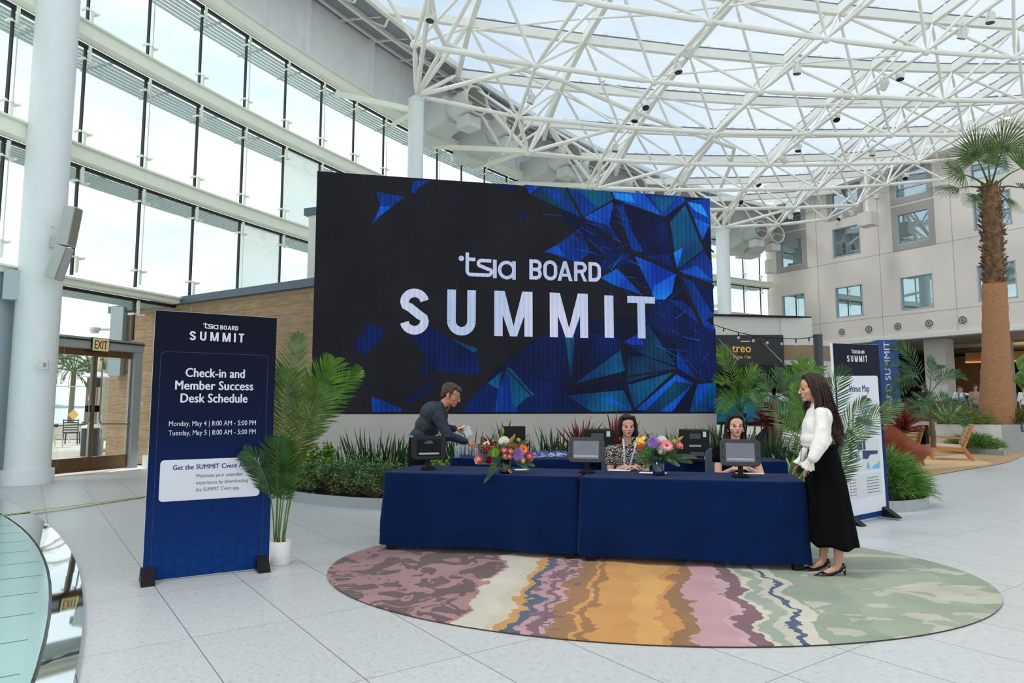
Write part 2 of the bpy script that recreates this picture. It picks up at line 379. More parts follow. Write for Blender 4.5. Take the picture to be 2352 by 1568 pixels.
mb = MB(); dbox(mb, -0.10, 0.0, -0.1, 0.1, 0, 2.9); dbox(mb, DW - 0.16, DW + 0.05, -0.1, 0.1, 0, 2.9); dbox(mb, -0.1, DW + 0.05, -0.1, 0.12, 2.68, 2.92)
tfr = struct(mb.build('trim_7', MT['doorframe']), 'grey metal frame around the glass exit doors')
mb = MB(); dbox(mb, -0.1, DW + 0.05, -0.06, 0.16, 2.84, 2.87); mb.build('drip_rail', MT['gasket'], tfr)
LW = (DW - 0.16) / 2
for q in range(2):
    s0 = q * LW; dr = sempty('door_%d' % (q + 1), DP(s0, 0, 0), 0, ['left', 'right'][q] + ' glass exit door leaf with bronze rails')
    mb = MB(); dbox(mb, s0 + 0.01, s0 + LW - 0.01, -0.03, 0.03, 0.02, 0.32); dbox(mb, s0 + 0.01, s0 + LW - 0.01, -0.03, 0.03, 2.52, 2.67)
    mb.build('rail', MT['bronze'], dr, world=True)
    mb = MB(); dbox(mb, s0 + 0.005, s0 + 0.055, -0.03, 0.03, 0.32, 2.52); dbox(mb, s0 + LW - 0.055, s0 + LW - 0.005, -0.03, 0.03, 0.32, 2.52)
    mb.build('stile', MT['steel'], dr, world=True)
    mb = MB(); dbox(mb, s0 + 0.05, s0 + LW - 0.05, -0.008, 0.008, 0.3, 2.55); mb.build('pane', MT['glass'], dr, world=True)
    mb = MB(); ins = s0 + LW - 0.13 if q == 0 else s0 + 0.13; out_ = s0 + 0.10 if q == 0 else s0 + LW - 0.10; sg = -1 if q == 0 else 1
    mb.tube([DP(ins, 0.09, 2.5), DP(ins, 0.09, 1.12), DP(ins + sg * 0.02, 0.09, 1.06), DP(ins + sg * 0.07, 0.09, 1.03), DP(out_, 0.09, 1.02)], 0.016, 8)
    mb.tube([DP(out_, 0.0, 1.02), DP(out_, 0.12, 1.02)], 0.035, 10); mb.tube([DP(ins, 0.0, 2.45), DP(ins, 0.1, 2.45)], 0.02, 8)
    mb.build('pull_handle', MT['steel'], dr, world=True)
    mb = MB(); dbox(mb, ins - 0.05 + sg * -0.02, ins + 0.05 + sg * -0.02, 0.0, 0.06, 1.30, 1.44); mb.build('lock_box', MT['black'], dr, world=True)

# ------------------------------------------------------------------ board formed concrete wall and white screen wall
def boardform():
    m = bpy.data.materials.new('board formed tan concrete'); m.use_nodes = True; nt = m.node_tree; N = nt.nodes; L = nt.links; b = N['Principled BSDF']
    b.inputs['Roughness'].default_value = 0.85
    tc = N.new('ShaderNodeTexCoord'); mp = N.new('ShaderNodeMapping'); mp.inputs['Rotation'].default_value = (radians(90), 0, 0)
    sp = N.new('ShaderNodeSeparateXYZ'); cb = N.new('ShaderNodeCombineXYZ'); L.new(tc.outputs['Object'], sp.inputs[0]); L.new(sp.outputs['X'], cb.inputs[0]); L.new(sp.outputs['Z'], cb.inputs[1])
    br = N.new('ShaderNodeTexBrick'); br.inputs['Scale'].default_value = 1; br.inputs['Brick Width'].default_value = 1.5; br.inputs['Row Height'].default_value = 0.21; br.inputs['Mortar Size'].default_value = 0.006; br.offset = 0.37
    br.inputs['Color1'].default_value = lin((160, 134, 104)); br.inputs['Color2'].default_value = lin((150, 124, 95)); br.inputs['Mortar'].default_value = lin((124, 100, 76)); L.new(cb.outputs[0], br.inputs['Vector'])
    m3 = N.new('ShaderNodeMapping'); m3.inputs['Scale'].default_value = (1.3, 9, 1); L.new(cb.outputs[0], m3.inputs['Vector'])
    n = N.new('ShaderNodeTexNoise'); n.inputs['Scale'].default_value = 2.2; n.inputs['Detail'].default_value = 8; L.new(m3.outputs[0], n.inputs['Vector'])
    mx = N.new('ShaderNodeMixRGB'); mx.blend_type = 'OVERLAY'; mx.inputs['Fac'].default_value = 0.55; L.new(br.outputs['Color'], mx.inputs['Color1']); L.new(n.outputs['Fac'], mx.inputs['Color2']); L.new(mx.outputs[0], b.inputs['Base Color'])
    bp = N.new('ShaderNodeBump'); bp.inputs['Strength'].default_value = 0.5; bp.inputs['Distance'].default_value = 0.02; L.new(n.outputs['Fac'], bp.inputs['Height']); L.new(bp.outputs[0], b.inputs['Normal'])
    return m
MT['board'] = boardform()
wa, wb = V(-10.60, 17.98, 0), V(-3.35, 13.48, 0)
wd = (wb - wa).normalized(); wn2 = V(wd.y, -wd.x, 0)
def wallbox(mb, p, d, L_, n0, n1, z0, z1, mi=0):
    nn = V(d.y, -d.x, 0); q = [p + nn * n0, p + d * L_ + nn * n0, p + d * L_ + nn * n1, p + nn * n1]
    mb.hexa([V(a.x, a.y, z0) for a in q], [V(a.x, a.y, z1) for a in q], mi)
w = sempty('wall_left', wa, atan2(wd.y, wd.x), 'tan board formed concrete wall running out through the glass')
mb = MB(); mb.hexa([V(0, 0, 0), V((wb - wa).length, 0, 0), V((wb - wa).length, 0.45, 0), V(0, 0.45, 0)], [V(0, 0, 3.87), V((wb - wa).length, 0, 3.87), V((wb - wa).length, 0.45, 3.87), V(0, 0.45, 3.87)])
mb.build('concrete', MT['board'], w)
mb = MB(); mb.box(((wb - wa).length / 2, 0.2, 3.96), ((wb - wa).length + 0.1, 0.62, 0.17)); mb.build('cap', MT['cap'], w)
mb = MB(); mb.box((3.5, -0.01, 1.9), (0.02, 0.03, 3.8)); mb.build('control_joint', MT['joint'], w)
# screen wall: lower white wall, its set-back upper block at the left
SL, SR = V(-3.70, 12.60, 0), V(4.26, 14.32, 0); sd = (SR - SL).normalized(); sn = V(sd.y, -sd.x, 0)
MT['scrwall'] = mat('smooth plaster wall', (178, 174, 167), 0.8, var=0.04, vscale=2, bump=0.05, bscale=80)
mb = MB(); wallbox(mb, SL + sd * 0.05, sd, 8.10, -0.9, 0.0, 0, 1.27)
struct(mb.build('wall_screen', MT['scrwall']), 'low grey white plaster wall under the large screen')
mb = MB(); wallbox(mb, V(-4.9, 16.1, 0), V(1, -0.35, 0).normalized(), 3.2, -0.5, 0.0, 0, 6.0)
w = struct(mb.build('wall_back', MT['offwhite']), 'pale wall block rising behind the left edge of the screen')
mb = MB(); wallbox(mb, V(-5.0, 16.15, 0), V(1, -0.35, 0).normalized(), 3.3, -0.55, 0.06, 6.0, 6.18); mb.build('cap', MT['cap'], w)

# ------------------------------------------------------------------ hotel facade
FP, FD, FN = V(17.3, 44, 0), V(0.545, -0.838, 0), V(-0.838, -0.545, 0)     # FN points into the atrium
def FQ(t, n, z): return FP + FD * t + FN * n + V(0, 0, z)
def fbox(mb, t0, t1, n0, n1, z0, z1, mi=0):
    mb.hexa([FQ(t0, n0, z0), FQ(t0, n1, z0), FQ(t1, n1, z0), FQ(t1, n0, z0)], [FQ(t0, n0, z1), FQ(t0, n1, z1), FQ(t1, n1, z1), FQ(t1, n0, z1)], mi)
TW = [(0.30, 1.95)] + [(3.98 + 3.84 * i, 5.68 + 3.84 * i) for i in range(6)]
ZW = [(6.72, 8.56), (10.38, 12.14), (13.00, 14.62)]
mb = MB(); cuts = sorted(set([-0.75, 25.0] + [x for w_ in TW for x in w_])); zc = [5.3] + [x for z in ZW for x in z] + [16.2]
for i in range(len(cuts) - 1):
    for j in range(len(zc) - 1):
        t0, t1, z0, z1 = cuts[i], cuts[i + 1], zc[j], zc[j + 1]
        if (t0, t1) in TW and (z0, z1) in ZW: continue
        fbox(mb, t0, t1, -0.35, 0, z0, z1)
W = struct(mb.build('wall_right', MT['beige']), 'beige hotel facade with square windows under the glass roof')
mb = MB()
for z in (6.47, 10.06, 13.55): fbox(mb, -0.2, 25, 0, 0.006, z, z + 0.035)
for t in (2.9, 6.75, 10.6, 14.4, 18.3): fbox(mb, t, t + 0.035, 0, 0.006, 5.3, 16.2)
mb.build('joint_line', MT['joint'], W)
mb = MB()
for (i, j) in ((0, 1), (0, 2), (1, 2), (2, 1), (2, 2)):
    t0, t1 = TW[i]; z0, z1 = ZW[j]
    mb2 = [(t0 - 0.28, t0, z0 - 0.3, z1 + 0.45), (t1, t1 + 0.28, z0 - 0.3, z1 + 0.45), (t0, t1, z0 - 0.3, z0), (t0, t1, z1, z1 + 0.45)]
    for a, b, c, d in mb2: fbox(mb, a, b, 0, 0.03, c, d)
mb.build('taupe_surround', MT['beigegrey'], W)
def facade_glass():
    m = bpy.data.materials.new('reflective hotel window'); m.use_nodes = True; nt = m.node_tree; N = nt.nodes; L = nt.links; N.clear()
    out = N.new('ShaderNodeOutputMaterial'); d = N.new('ShaderNodeBsdfDiffuse'); d.inputs['Color'].default_value = lin((58, 76, 80)); g = N.new('ShaderNodeBsdfGlossy'); g.inputs['Roughness'].default_value = 0.02; g.inputs['Color'].default_value = (0.72, 0.88, 0.92, 1)
    mx = N.new('ShaderNodeMixShader'); mx.inputs['Fac'].default_value = 0.62; L.new(d.outputs[0], mx.inputs[1]); L.new(g.outputs[0], mx.inputs[2]); L.new(mx.outputs[0], out.inputs[0])
    return m
MT['hglass'] = facade_glass(); MT['wframe'] = mat('pale window frame', (176, 186, 190), 0.4, metal=0.3)
FLN = ['lower', 'middle', 'upper']
for i, (t0, t1) in enumerate(TW):
    for j, (z0, z1) in enumerate(ZW):
        wn_ += 1; w = sempty('window_%d' % wn_, FQ((t0 + t1) / 2, 0, z0), 0, 'square hotel window, %s row, number %d from the far corner' % (FLN[j], i + 1))
        mb = MB(); fbox(mb, t0, t1, -0.16, -0.12, z0, z1); mb.build('pane', MT['hglass'], w, world=True)
        mb = MB()
        for a, b, c, d in ((t0, t0 + 0.05, z0, z1), (t1 - 0.05, t1, z0, z1), (t0, t1, z0, z0 + 0.06), (t0, t1, z1 - 0.05, z1)): fbox(mb, a, b, -0.14, 0.02, c, d)
        mb.build('frame', MT['wframe'], w, world=True)
# round vents in the band
for i in range(6):
    t = 4.3 + 1.64 * i; R_ = 0.21
    v = thing('round_vent', 'round louvred wall vent below the hotel windows, %s from the corner' % ['first', 'second', 'third', 'fourth', 'fifth', 'sixth'][i], 'vent', FQ(t, 0.0, 5.86), 0, 'round vents in a row along the facade')
    mb = MB(); c = FQ(t, 0, 5.86)
    mb.tube([c, c + FN * 0.03], 0.25, 20); mb.build('rim', MT['offwhite'], v, world=True)
    mb = MB(); mb.tube([c + FN * 0.03, c + FN * 0.034], 0.20, 20); mb.build('core', MT['black'], v, world=True)
    mb = MB()
    for r in (0.05, 0.10, 0.15):
        ring = [c + FN * 0.045 + (FD * cos(a) + V(0, 0, 1) * sin(a)) * r for a in [2 * pi * q / 16 for q in range(17)]]
        mb.tube(ring, 0.010, 5, cap=False)
    mb.build('louvre_ring', MT['panel'], v, world=True)
# white band, soffit and dark lobby beneath the facade
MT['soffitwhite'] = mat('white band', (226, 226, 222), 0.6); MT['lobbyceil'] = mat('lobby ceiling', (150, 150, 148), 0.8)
mb = MB(); fbox(mb, 2.2, 25, -0.5, 0.12, 5.12, 5.32); struct(mb.build('trim_8', MT['soffitwhite']), 'white band along the bottom edge of the facade')
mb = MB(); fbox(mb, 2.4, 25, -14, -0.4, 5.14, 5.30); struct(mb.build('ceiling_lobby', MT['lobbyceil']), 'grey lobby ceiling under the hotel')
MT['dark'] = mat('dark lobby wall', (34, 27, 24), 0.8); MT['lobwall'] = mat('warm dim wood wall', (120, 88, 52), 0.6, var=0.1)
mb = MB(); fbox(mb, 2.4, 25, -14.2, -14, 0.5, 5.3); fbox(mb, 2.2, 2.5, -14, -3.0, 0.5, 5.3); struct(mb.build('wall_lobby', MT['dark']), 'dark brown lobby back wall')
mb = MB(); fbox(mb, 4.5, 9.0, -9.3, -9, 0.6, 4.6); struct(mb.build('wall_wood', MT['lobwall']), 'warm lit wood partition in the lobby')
for i, (t, n) in enumerate(((8.6, -2.2), (10.4, -5.0), (15.0, -2.2), (20.5, -2.2))):
    mb = MB(); fbox(mb, t - 0.55, t + 0.55, n - 0.5, n + 0.5, 0.5, 5.2)
    tag(mb.build('square_column', MT['offwhite']), 'square plaster column at the lobby front, ' + ['nearest the blue hanging banner', 'set back behind its neighbour', 'right of the tall palm', 'outside to the right'][i], 'column', 'square lobby columns')
MT['cove'] = mat('warm cove light', (255, 170, 90), 0.5, emit=0.9); MT['covepanel'] = mat('cove fascia', (196, 150, 100), 0.6)
mb = MB()
cv = [FQ(8.2 + 0.9 * i, -6.2 - 1.6 * sin(i * 0.33), 0) for i in range(16)]
for a, b in zip(cv[:-1], cv[1:]): mb.hexa([V(a.x, a.y, 4.0), V(b.x, b.y, 4.0), V(b.x, b.y, 4.0) - FN * 0.2, V(a.x, a.y, 4.0) - FN * 0.2], [V(a.x, a.y, 4.62), V(b.x, b.y, 4.62), V(b.x, b.y, 4.62) - FN * 0.2, V(a.x, a.y, 4.62) - FN * 0.2])
cvo = mb.build('cove_light', MT['covepanel']); tag(cvo, 'curved tan ceiling cove with a warm light strip in the lobby', 'light fixture')
mb = MB()
for a, b in zip(cv[:-1], cv[1:]): mb.bar(V(a.x, a.y, 4.06) + FN * 0.06, V(b.x, b.y, 4.06) + FN * 0.06, 0.06, 0.05)
mb.build('light_strip', MT['cove'], cvo)
ld = bpy.data.lights.new('lobby_lamp', 'POINT'); ld.energy = 160; ld.color = (1, 0.72, 0.42); ld.shadow_soft_size = 0.4
lo = bpy.data.objects.new('lobby_lamp', ld); COL.objects.link(lo); lo.location = FQ(11, -8.5, 3.6)
# terrace slab
mb = MB(); q = [V(9.5, 25.5, 0), V(15.0, 24.0, 0), V(40, 8, 0), V(48, 30, 0), V(34, 52, 0), V(10, 46, 0), V(6, 28, 0)]
mb.prism(q, 0.0, 0.55); struct(mb.build('floor_terrace', mat('terrace floor', (150, 140, 130), 0.6)), 'raised lobby terrace floor')
# far ground so the terrace edge meets something, outside world
MT['patio'] = mat('pale patio paving', (222, 214, 204), 0.8, var=0.05, vscale=2)
mb = MB(); mb.add([(-60, -20, -0.03), (-9, -20, -0.03), (-9, 60, -0.03), (-60, 60, -0.03)], [(0, 1, 2, 3)])
struct(mb.build('floor_patio', MT['patio']), 'pale paved patio outside the glass')
MT['water'] = mat('bay water', (150, 172, 178), 0.12, spec=0.5, bump=0.15, bscale=4)
mb = MB(); mb.add([(-2500, 60, -1.2), (600, 60, -1.2), (600, 2600, -1.2), (-2500, 2600, -1.2)], [(0, 1, 2, 3)])
tag(mb.build('bay_water', MT['water']), 'flat grey blue bay water seen beyond the patio', 'water', kind='stuff')
mb = MB(); pr = []
for i in range(60):
    x = -2400 + 50 * i; pr.append((x, 1900, 12 + 26 * mnoise.noise(V(i * 0.23, 3, 0)) + 9 * mnoise.noise(V(i * 0.9, 1, 0))))
mb.grid([[V(x, y, -2) for x, y, z in pr], [V(x, y, max(5, z)) for x, y, z in pr], [V(x, y + 220, -2) for x, y, z in pr]])
tag(mb.build('far_shore', mat('hazy hills', (150, 172, 184), 0.9, var=0.1, vscale=0.02)), 'low hazy blue hills across the bay', 'hills')
# ------------------------------------------------------------------ space frame and glass roof
QC = [(7.804, 24.82, 11.731), (3.762, 0.902, 0.171), (-0.551, 2.703, -0.287), (-0.021, 0.008, 0.055), (0.023, -0.029, 0.017), (0.099, 0.022, 0.022)]
KN = {(0, 1): (1.849, 17.498, 12.325), (1, 1): (5.617, 18.44, 12.312), (2, 1): (9.431, 19.517, 12.399), (3, 1): (13.1, 20.598, 12.59), (4, 1): (16.577, 21.522, 12.881),
 (-1, 2): (-2.888, 19.279, 12.089), (0, 2): (0.743, 20.266, 11.957), (1, 2): (4.633, 21.304, 11.935), (2, 2): (8.435, 22.205, 12.042), (3, 2): (12.15, 23.029, 12.262), (4, 2): (15.768, 23.988, 12.565), (5, 2): (19.448, 24.958, 12.982),
 (0, 3): (0.215, 23.253, 11.599), (1, 3): (3.954, 24.13, 11.603), (2, 3): (7.698, 24.972, 11.72), (3, 3): (11.532, 25.658, 11.969), (4, 3): (15.219, 26.539, 12.295),
 (1, 4): (3.584, 26.721, 11.334), (2, 4): (7.282, 27.568, 11.462), (3, 4): (11.024, 28.342, 11.706), (4, 4): (14.792, 29.197, 12.056),
 (2, 5): (7.131, 30.256, 11.239), (3, 5): (10.836, 31.054, 11.498), (4, 5): (14.774, 32.095, 11.88), (5, 5): (18.548, 32.918, 12.37),
 (3, 6): (10.848, 33.633, 11.345), (4, 6): (14.725, 34.743, 11.743), (5, 6): (18.595, 35.987, 12.257), (4, 7): (15.076, 37.815, 11.674), (5, 7): (17.97, 38.231, 12.092)}
def lat(i, j):
    a, b = i - 2, j - 3; B = (1, a, b, a * a, a * b, b * b)
    return Vector([sum(B[q] * QC[q][c] for q in range(6)) for c in range(3)])
def radial(p): return CR - (Vector((p.x, p.y, 0)) - CC).length
def inside(p, m=1.7, mf=0.6): return radial(p) > m and (p - FP).dot(FN) > mf
bot = {}
for i in range(-5, 9):
    for j in range(-3, 10):
        p = Vector(KN[(i, j)]) if (i, j) in KN else lat(i, j)
        if inside(p) and p.y > 6: bot[(i, j)] = p
top = {}
for i in range(-6, 9):
    for j in range(-4, 10):
        p = (lat(i, j) + lat(i + 1, j) + lat(i, j + 1) + lat(i + 1, j + 1)) / 4 + V(0, 0, 2.05)
        if inside(p, 1.9, 0.9) and p.y > 6: top[(i, j)] = p
SF = thing('space_frame', 'white tubular steel space frame holding the glass roof, with nodes and diagonals', 'roof truss', (8, 24, 11.5))
def taper(a, b, r, n=8):
    d = (b - a); L_ = d.length; d.normalize(); e = min(0.34, L_ * 0.12)
    m = MB(); m.tube([a + d * 0.1, a + d * (0.1 + e), b - d * (0.1 + e), b - d * 0.1], [r * 0.45, r, r, r * 0.45], n); return m
def split(name, items, m, cap=100):
    """items: (distance, MB); the nearest ones become parts of their own, the rest one part"""
    items.sort(key=lambda t: t[0])
    for d, mb_ in items[:cap]: mb_.build(name, m, SF, world=True)
    if len(items) > cap:
        r = MB()
        for d, mb_ in items[cap:]: r.merge(mb_)
        r.build(name, m, SF, world=True)['kind'] = 'stuff'
def vis(p):
    d = cos(PITCH) * p.y + sin(PITCH) * (p.z - CAM_H); w = -sin(PITCH) * p.y + cos(PITCH) * (p.z - CAM_H)
    u, v = 1176 + F_PX * p.x / max(d, .1), 784 - F_PX * w / max(d, .1)
    return d + (0 if (-150 < u < 2500 and -150 < v < 1000 and d > 0) else 1000)
chord, diag, web = [], [], []
for (i, j), p in bot.items():
    if (i + 1, j) in bot: q = bot[(i + 1, j)]; chord.append((vis((p + q) / 2), taper(p, q, 0.088)))
    if (i, j + 1) in bot: q = bot[(i, j + 1)]; chord.append((vis((p + q) / 2), taper(p, q, 0.062)))
    for a in (-1, 0):
        for b in (-1, 0):
            if (i + a, j + b) in top: q = top[(i + a, j + b)]; diag.append((vis((p + q) / 2), taper(p, q - V(0, 0, 0.1), 0.052, 7)))
split('bottom_chord_tube', chord, MT['white']); split('diagonal_strut', diag, MT['white'])
nd = []
for k, p in list(bot.items()):
    m = MB(); m.ball(p, 0.135, 10, 7); nd.append((vis(p), m))
split('node_joint', nd, MT['white'])
beams = []; seals = MB(); hang = MB()
for (i, j), p in top.items():
    for q in ((i + 1, j), (i, j + 1)):
        if q in top:
            m = MB(); m.bar(p, top[q], 0.17, 0.30); beams.append((vis((p + top[q]) / 2), m))
            seals.bar(p + V(0, 0, 0.20), top[q] + V(0, 0, 0.19), 0.11, 0.05)
            for f in (0.2, 0.4, 0.6, 0.8): c = p.lerp(top[q], f); hang.bar(c + V(0, 0, 0.13), c + V(0, 0, 0.3), 0.16, 0.05)
        else:
            # run the beam on to the roof edge
            ni, nj = q; e = (lat(ni, nj) + lat(ni + 1, nj) + lat(ni, nj + 1) + lat(ni + 1, nj + 1)) / 4 + V(0, 0, 2.05)
            lo_, hi_ = 0.0, 1.0
            for _ in range(12):
                md = (lo_ + hi_) / 2
                if inside(p.lerp(e, md), 2.0, 0.1): lo_ = md
                else: hi_ = md
            if p.y > 8 and lo_ > 0.05 and e.y > 6:
                e = p.lerp(e, lo_); m = MB(); m.bar(p, e, 0.17, 0.28); beams.append((vis((p + e) / 2), m))
    for q in ((i - 1, j), (i, j - 1)):
        if q not in top:
            ni, nj = q; e = (lat(ni, nj) + lat(ni + 1, nj) + lat(ni, nj + 1) + lat(ni + 1, nj + 1)) / 4 + V(0, 0, 2.05)
            lo_, hi_ = 0.0, 1.0
            for _ in range(12):
                md = (lo_ + hi_) / 2
                if inside(p.lerp(e, md), 2.0, 0.1): lo_ = md
                else: hi_ = md
            if lo_ > 0.05 and e.y > 6: e = p.lerp(e, lo_); m = MB(); m.bar(p, e, 0.17, 0.28); beams.append((vis((p + e) / 2), m))
split('roof_beam', beams, MT['white'])
seals.build('glazing_seal', MT['darkseal'], SF, world=True); hang.build('glazing_clip', MT['white'], SF, world=True)['kind'] = 'stuff'
# glass skin above the beams, clipped to the curved wall and the hotel
mb = MB(); S_ = 4
for i in range(-7 * S_, 9 * S_):
    for j in range(-4 * S_, 10 * S_):
        q = []
        for a, b in ((0, 0), (1, 0), (1, 1), (0, 1)):
            x, y = (i + a) / S_ + 0.5, (j + b) / S_ + 0.5; q.append(lat(x, y) + V(0, 0, 2.05 + 0.33))
        c = sum(q, Vector()) / 4
        if inside(c, 1.9, 0.05) and c.y > 2: mb.add(q, [(0, 1, 2, 3)])
struct(mb.build('ceiling', MT['roofglass']), 'clear glass roof over the atrium')
# edge beam along the hotel
mb = MB(); mb.bar(FQ(-0.6, 0.5, 14.6), FQ(25, 0.5, 15.6), 0.5, 0.55); struct(mb.build('trim_9', MT['white']), 'white roof edge beam against the hotel facade')
# columns on the curved wall side
def branch(pv, targets, r=0.085):
    m = MB()
    for q in targets:
        d = (q - pv); L_ = d.length; d.normalize(); m.tube([pv + d * 0.05, pv + d * 0.5, q - d * 0.5, q - d * 0.08], [r * 0.5, r, r, r * 0.45], 8)
    return m
COLS = [(V(-8.98, 12.82, 0), 0.365, 11.3, 'thick white round column beside the exit doors at the far left'),
        (V(-3.12, 21.4, 0), 0.25, 11.3, 'white round column rising behind the left part of the screen'),
        (V(0.62, 24.9, 0), 0.25, 10.75, 'cluster of white struts joined to the wall above the middle of the screen'),
        (V(3.7, 29.0, 0), 0.25, 10.7, 'cluster of white struts joined to the wall above the right part of the screen'),
        (V(11.0, 35.0, 0), 0.34, 10.55, 'white round column by the far windows right of the screen')]
for n_, (p, r, h, lab) in enumerate(COLS):
    t = thing('round_column', lab, 'column', p, 0, 'round white roof columns')
    if n_ in (2, 3): t.name = 'roof_strut'; t['category'] = 'roof strut'; t['group'] = 'strut clusters on the upper wall'; t.location = (p.x, p.y, h)
    else: mb = MB(); mb.cyl((0, 0, 0), r, h, 36); mb.build('shaft', MT['col'], t)
    hz = 0 if n_ in (2, 3) else h
    mb = MB()
    if hz: mb.cyl((0, 0, hz), r * 1.08, 0.06, 36)
    mb.cyl((0, 0, hz + 0.06), r * 0.3, 0.12, 16, r2=0.14)
    if n_ == 0: mb.cyl((0, 0, 0), r + 0.06, 0.26, 36)
    mb.build('collar', MT['col'], t)
    pv = p + V(0, 0, h + 0.2); near = sorted(bot.values(), key=lambda q: (q - pv).length)[:4]; nt_ = sorted(top.values(), key=lambda q: (q - pv).length)[:3]
    branch(pv, near + nt_, 0.075).build('branch_strut', MT['white'], t, world=True)
    a = math.degrees(atan2(p.y - CC.y, p.x - CC.x))
    for zz_ in ([11.0, 9.3, 6.65] if n_ == 0 else ([11.0] if n_ < 4 else [9.3, 6.65])):
        mb = MB(); e = arc(a + (0.0 if n_ == 0 else 1.5), 0.3, zz_ + 0.5 if zz_ > 10 else zz_); e2 = arc(a - 1.5, 0.3, e.z)
        c = V(p.x, p.y, zz_); mb.bar(c, e, 0.11, 0.17)
        if zz_ > 10: mb.bar(c, e2, 0.08, 0.13)
        mb.build('wall_tie', MT['ringwhite'], t, world=True)
# smoke extract nozzles along the panel wall
MT['nozzle'] = mat('nozzle paint', (214, 216, 214), 0.5); MT['nozin'] = mat('nozzle inside', (186, 180, 168), 0.7)
def nozzle(c, s=1.0, lab=''):
    a = atan2(CC.y - c.y, CC.x - c.x) ; a -= radians(10)
    t = thing('air_nozzle', lab, 'air nozzle', c, a, 'round air nozzles along the upper wall')
    R0 = 0.50
    mb = MB(); prof = [(-0.75, R0 * 0.8), (-0.2, R0), (0.45, R0), (0.50, R0 + 0.04), (0.53, R0 + 0.04), (0.53, R0 - 0.02), (-0.1, R0 - 0.05), (-0.35, 0.3)]
    vs = [V(x, r * cos(2 * pi * j / 28), r * sin(2 * pi * j / 28)) for x, r in prof for j in range(28)]
    mb.add(vs, [(i * 28 + j, i * 28 + (j + 1) % 28, (i + 1) * 28 + (j + 1) % 28, (i + 1) * 28 + j) for i in range(len(prof) - 1) for j in range(28)], 0, True)
    vs2 = [V(0.3, (R0 - 0.045) * cos(2 * pi * j / 28), (R0 - 0.045) * sin(2 * pi * j / 28)) for j in range(28)]
    mb.build('nozzle_barrel', MT['nozzle'], t)
    mb = MB(); v3 = [V(x, r * cos(2 * pi * j / 28), r * sin(2 * pi * j / 28)) for x, r in ((0.46, R0 - 0.03), (-0.12, R0 - 0.06), (-0.14, 0.02)) for j in range(28)]
    mb.add(v3, [(i * 28 + j, i * 28 + (j + 1) % 28, (i + 1) * 28 + (j + 1) % 28, (i + 1) * 28 + j) for i in range(2) for j in range(28)], 0, True); mb.build('inner_lining', MT['nozin'], t)
    mb = MB(); mb.tube([(-0.1, 0, 0), (0.12, 0, 0), (0.22, 0, 0)], [0.14, 0.14, 0.05], 14); mb.bar((0.05, 0, 0), (0.05, 0, -0.46), 0.10, 0.05); mb.bar((0.5, -0.45, 0.06), (0.5, 0.46, -0.06), 0.03, 0.03); mb.build('hub', MT['nozzle'], t)
    mb = MB(); mb.hexa([V(-0.75, -0.42, -0.5), V(-0.75, 0.42, -0.5), V(-0.75, 0.42, 0.45), V(-0.75, -0.42, 0.45)], [V(-1.7, -0.55, -0.75), V(-1.7, 0.55, -0.75), V(-1.7, 0.55, 0.3), V(-1.7, -0.55, 0.3)])
    mb.box((-2.15, 0, -0.3), (0.95, 1.2, 1.15)); mb.build('duct_housing', MT['nozzle'], t, bevel=0.01)
    mb = MB(); mb.box((0.05, 0.02, -0.72), (0.62, 0.62, 0.42)); mb.build('damper_box', MT['nozzle'], t, bevel=0.01)
for n_, (x, y, z) in enumerate([(-1.62, 23.9, 12.35), (-0.25, 25.8, 12.3), (2.35, 29.2, 12.35), (3.5, 30.6, 12.2), (6.0, 33.2, 12.2), (7.3, 34.4, 12.0), (11.6, 38.0, 11.9), (14.5, 39.9, 11.8), (15.7, 40.5, 11.7)]):
    nozzle(V(x, y, z), lab=['big round air nozzle above the screen, nearest the left column', 'second big round air nozzle above the screen', 'third round air nozzle above the screen', 'fourth round air nozzle above the screen', 'fifth round air nozzle just over the screen edge', 'sixth round air nozzle just over the screen edge', 'round air nozzle half hidden by the right end of the screen', 'round air nozzle left of a pair near the hotel corner', 'round air nozzle closest to the hotel corner'][n_])
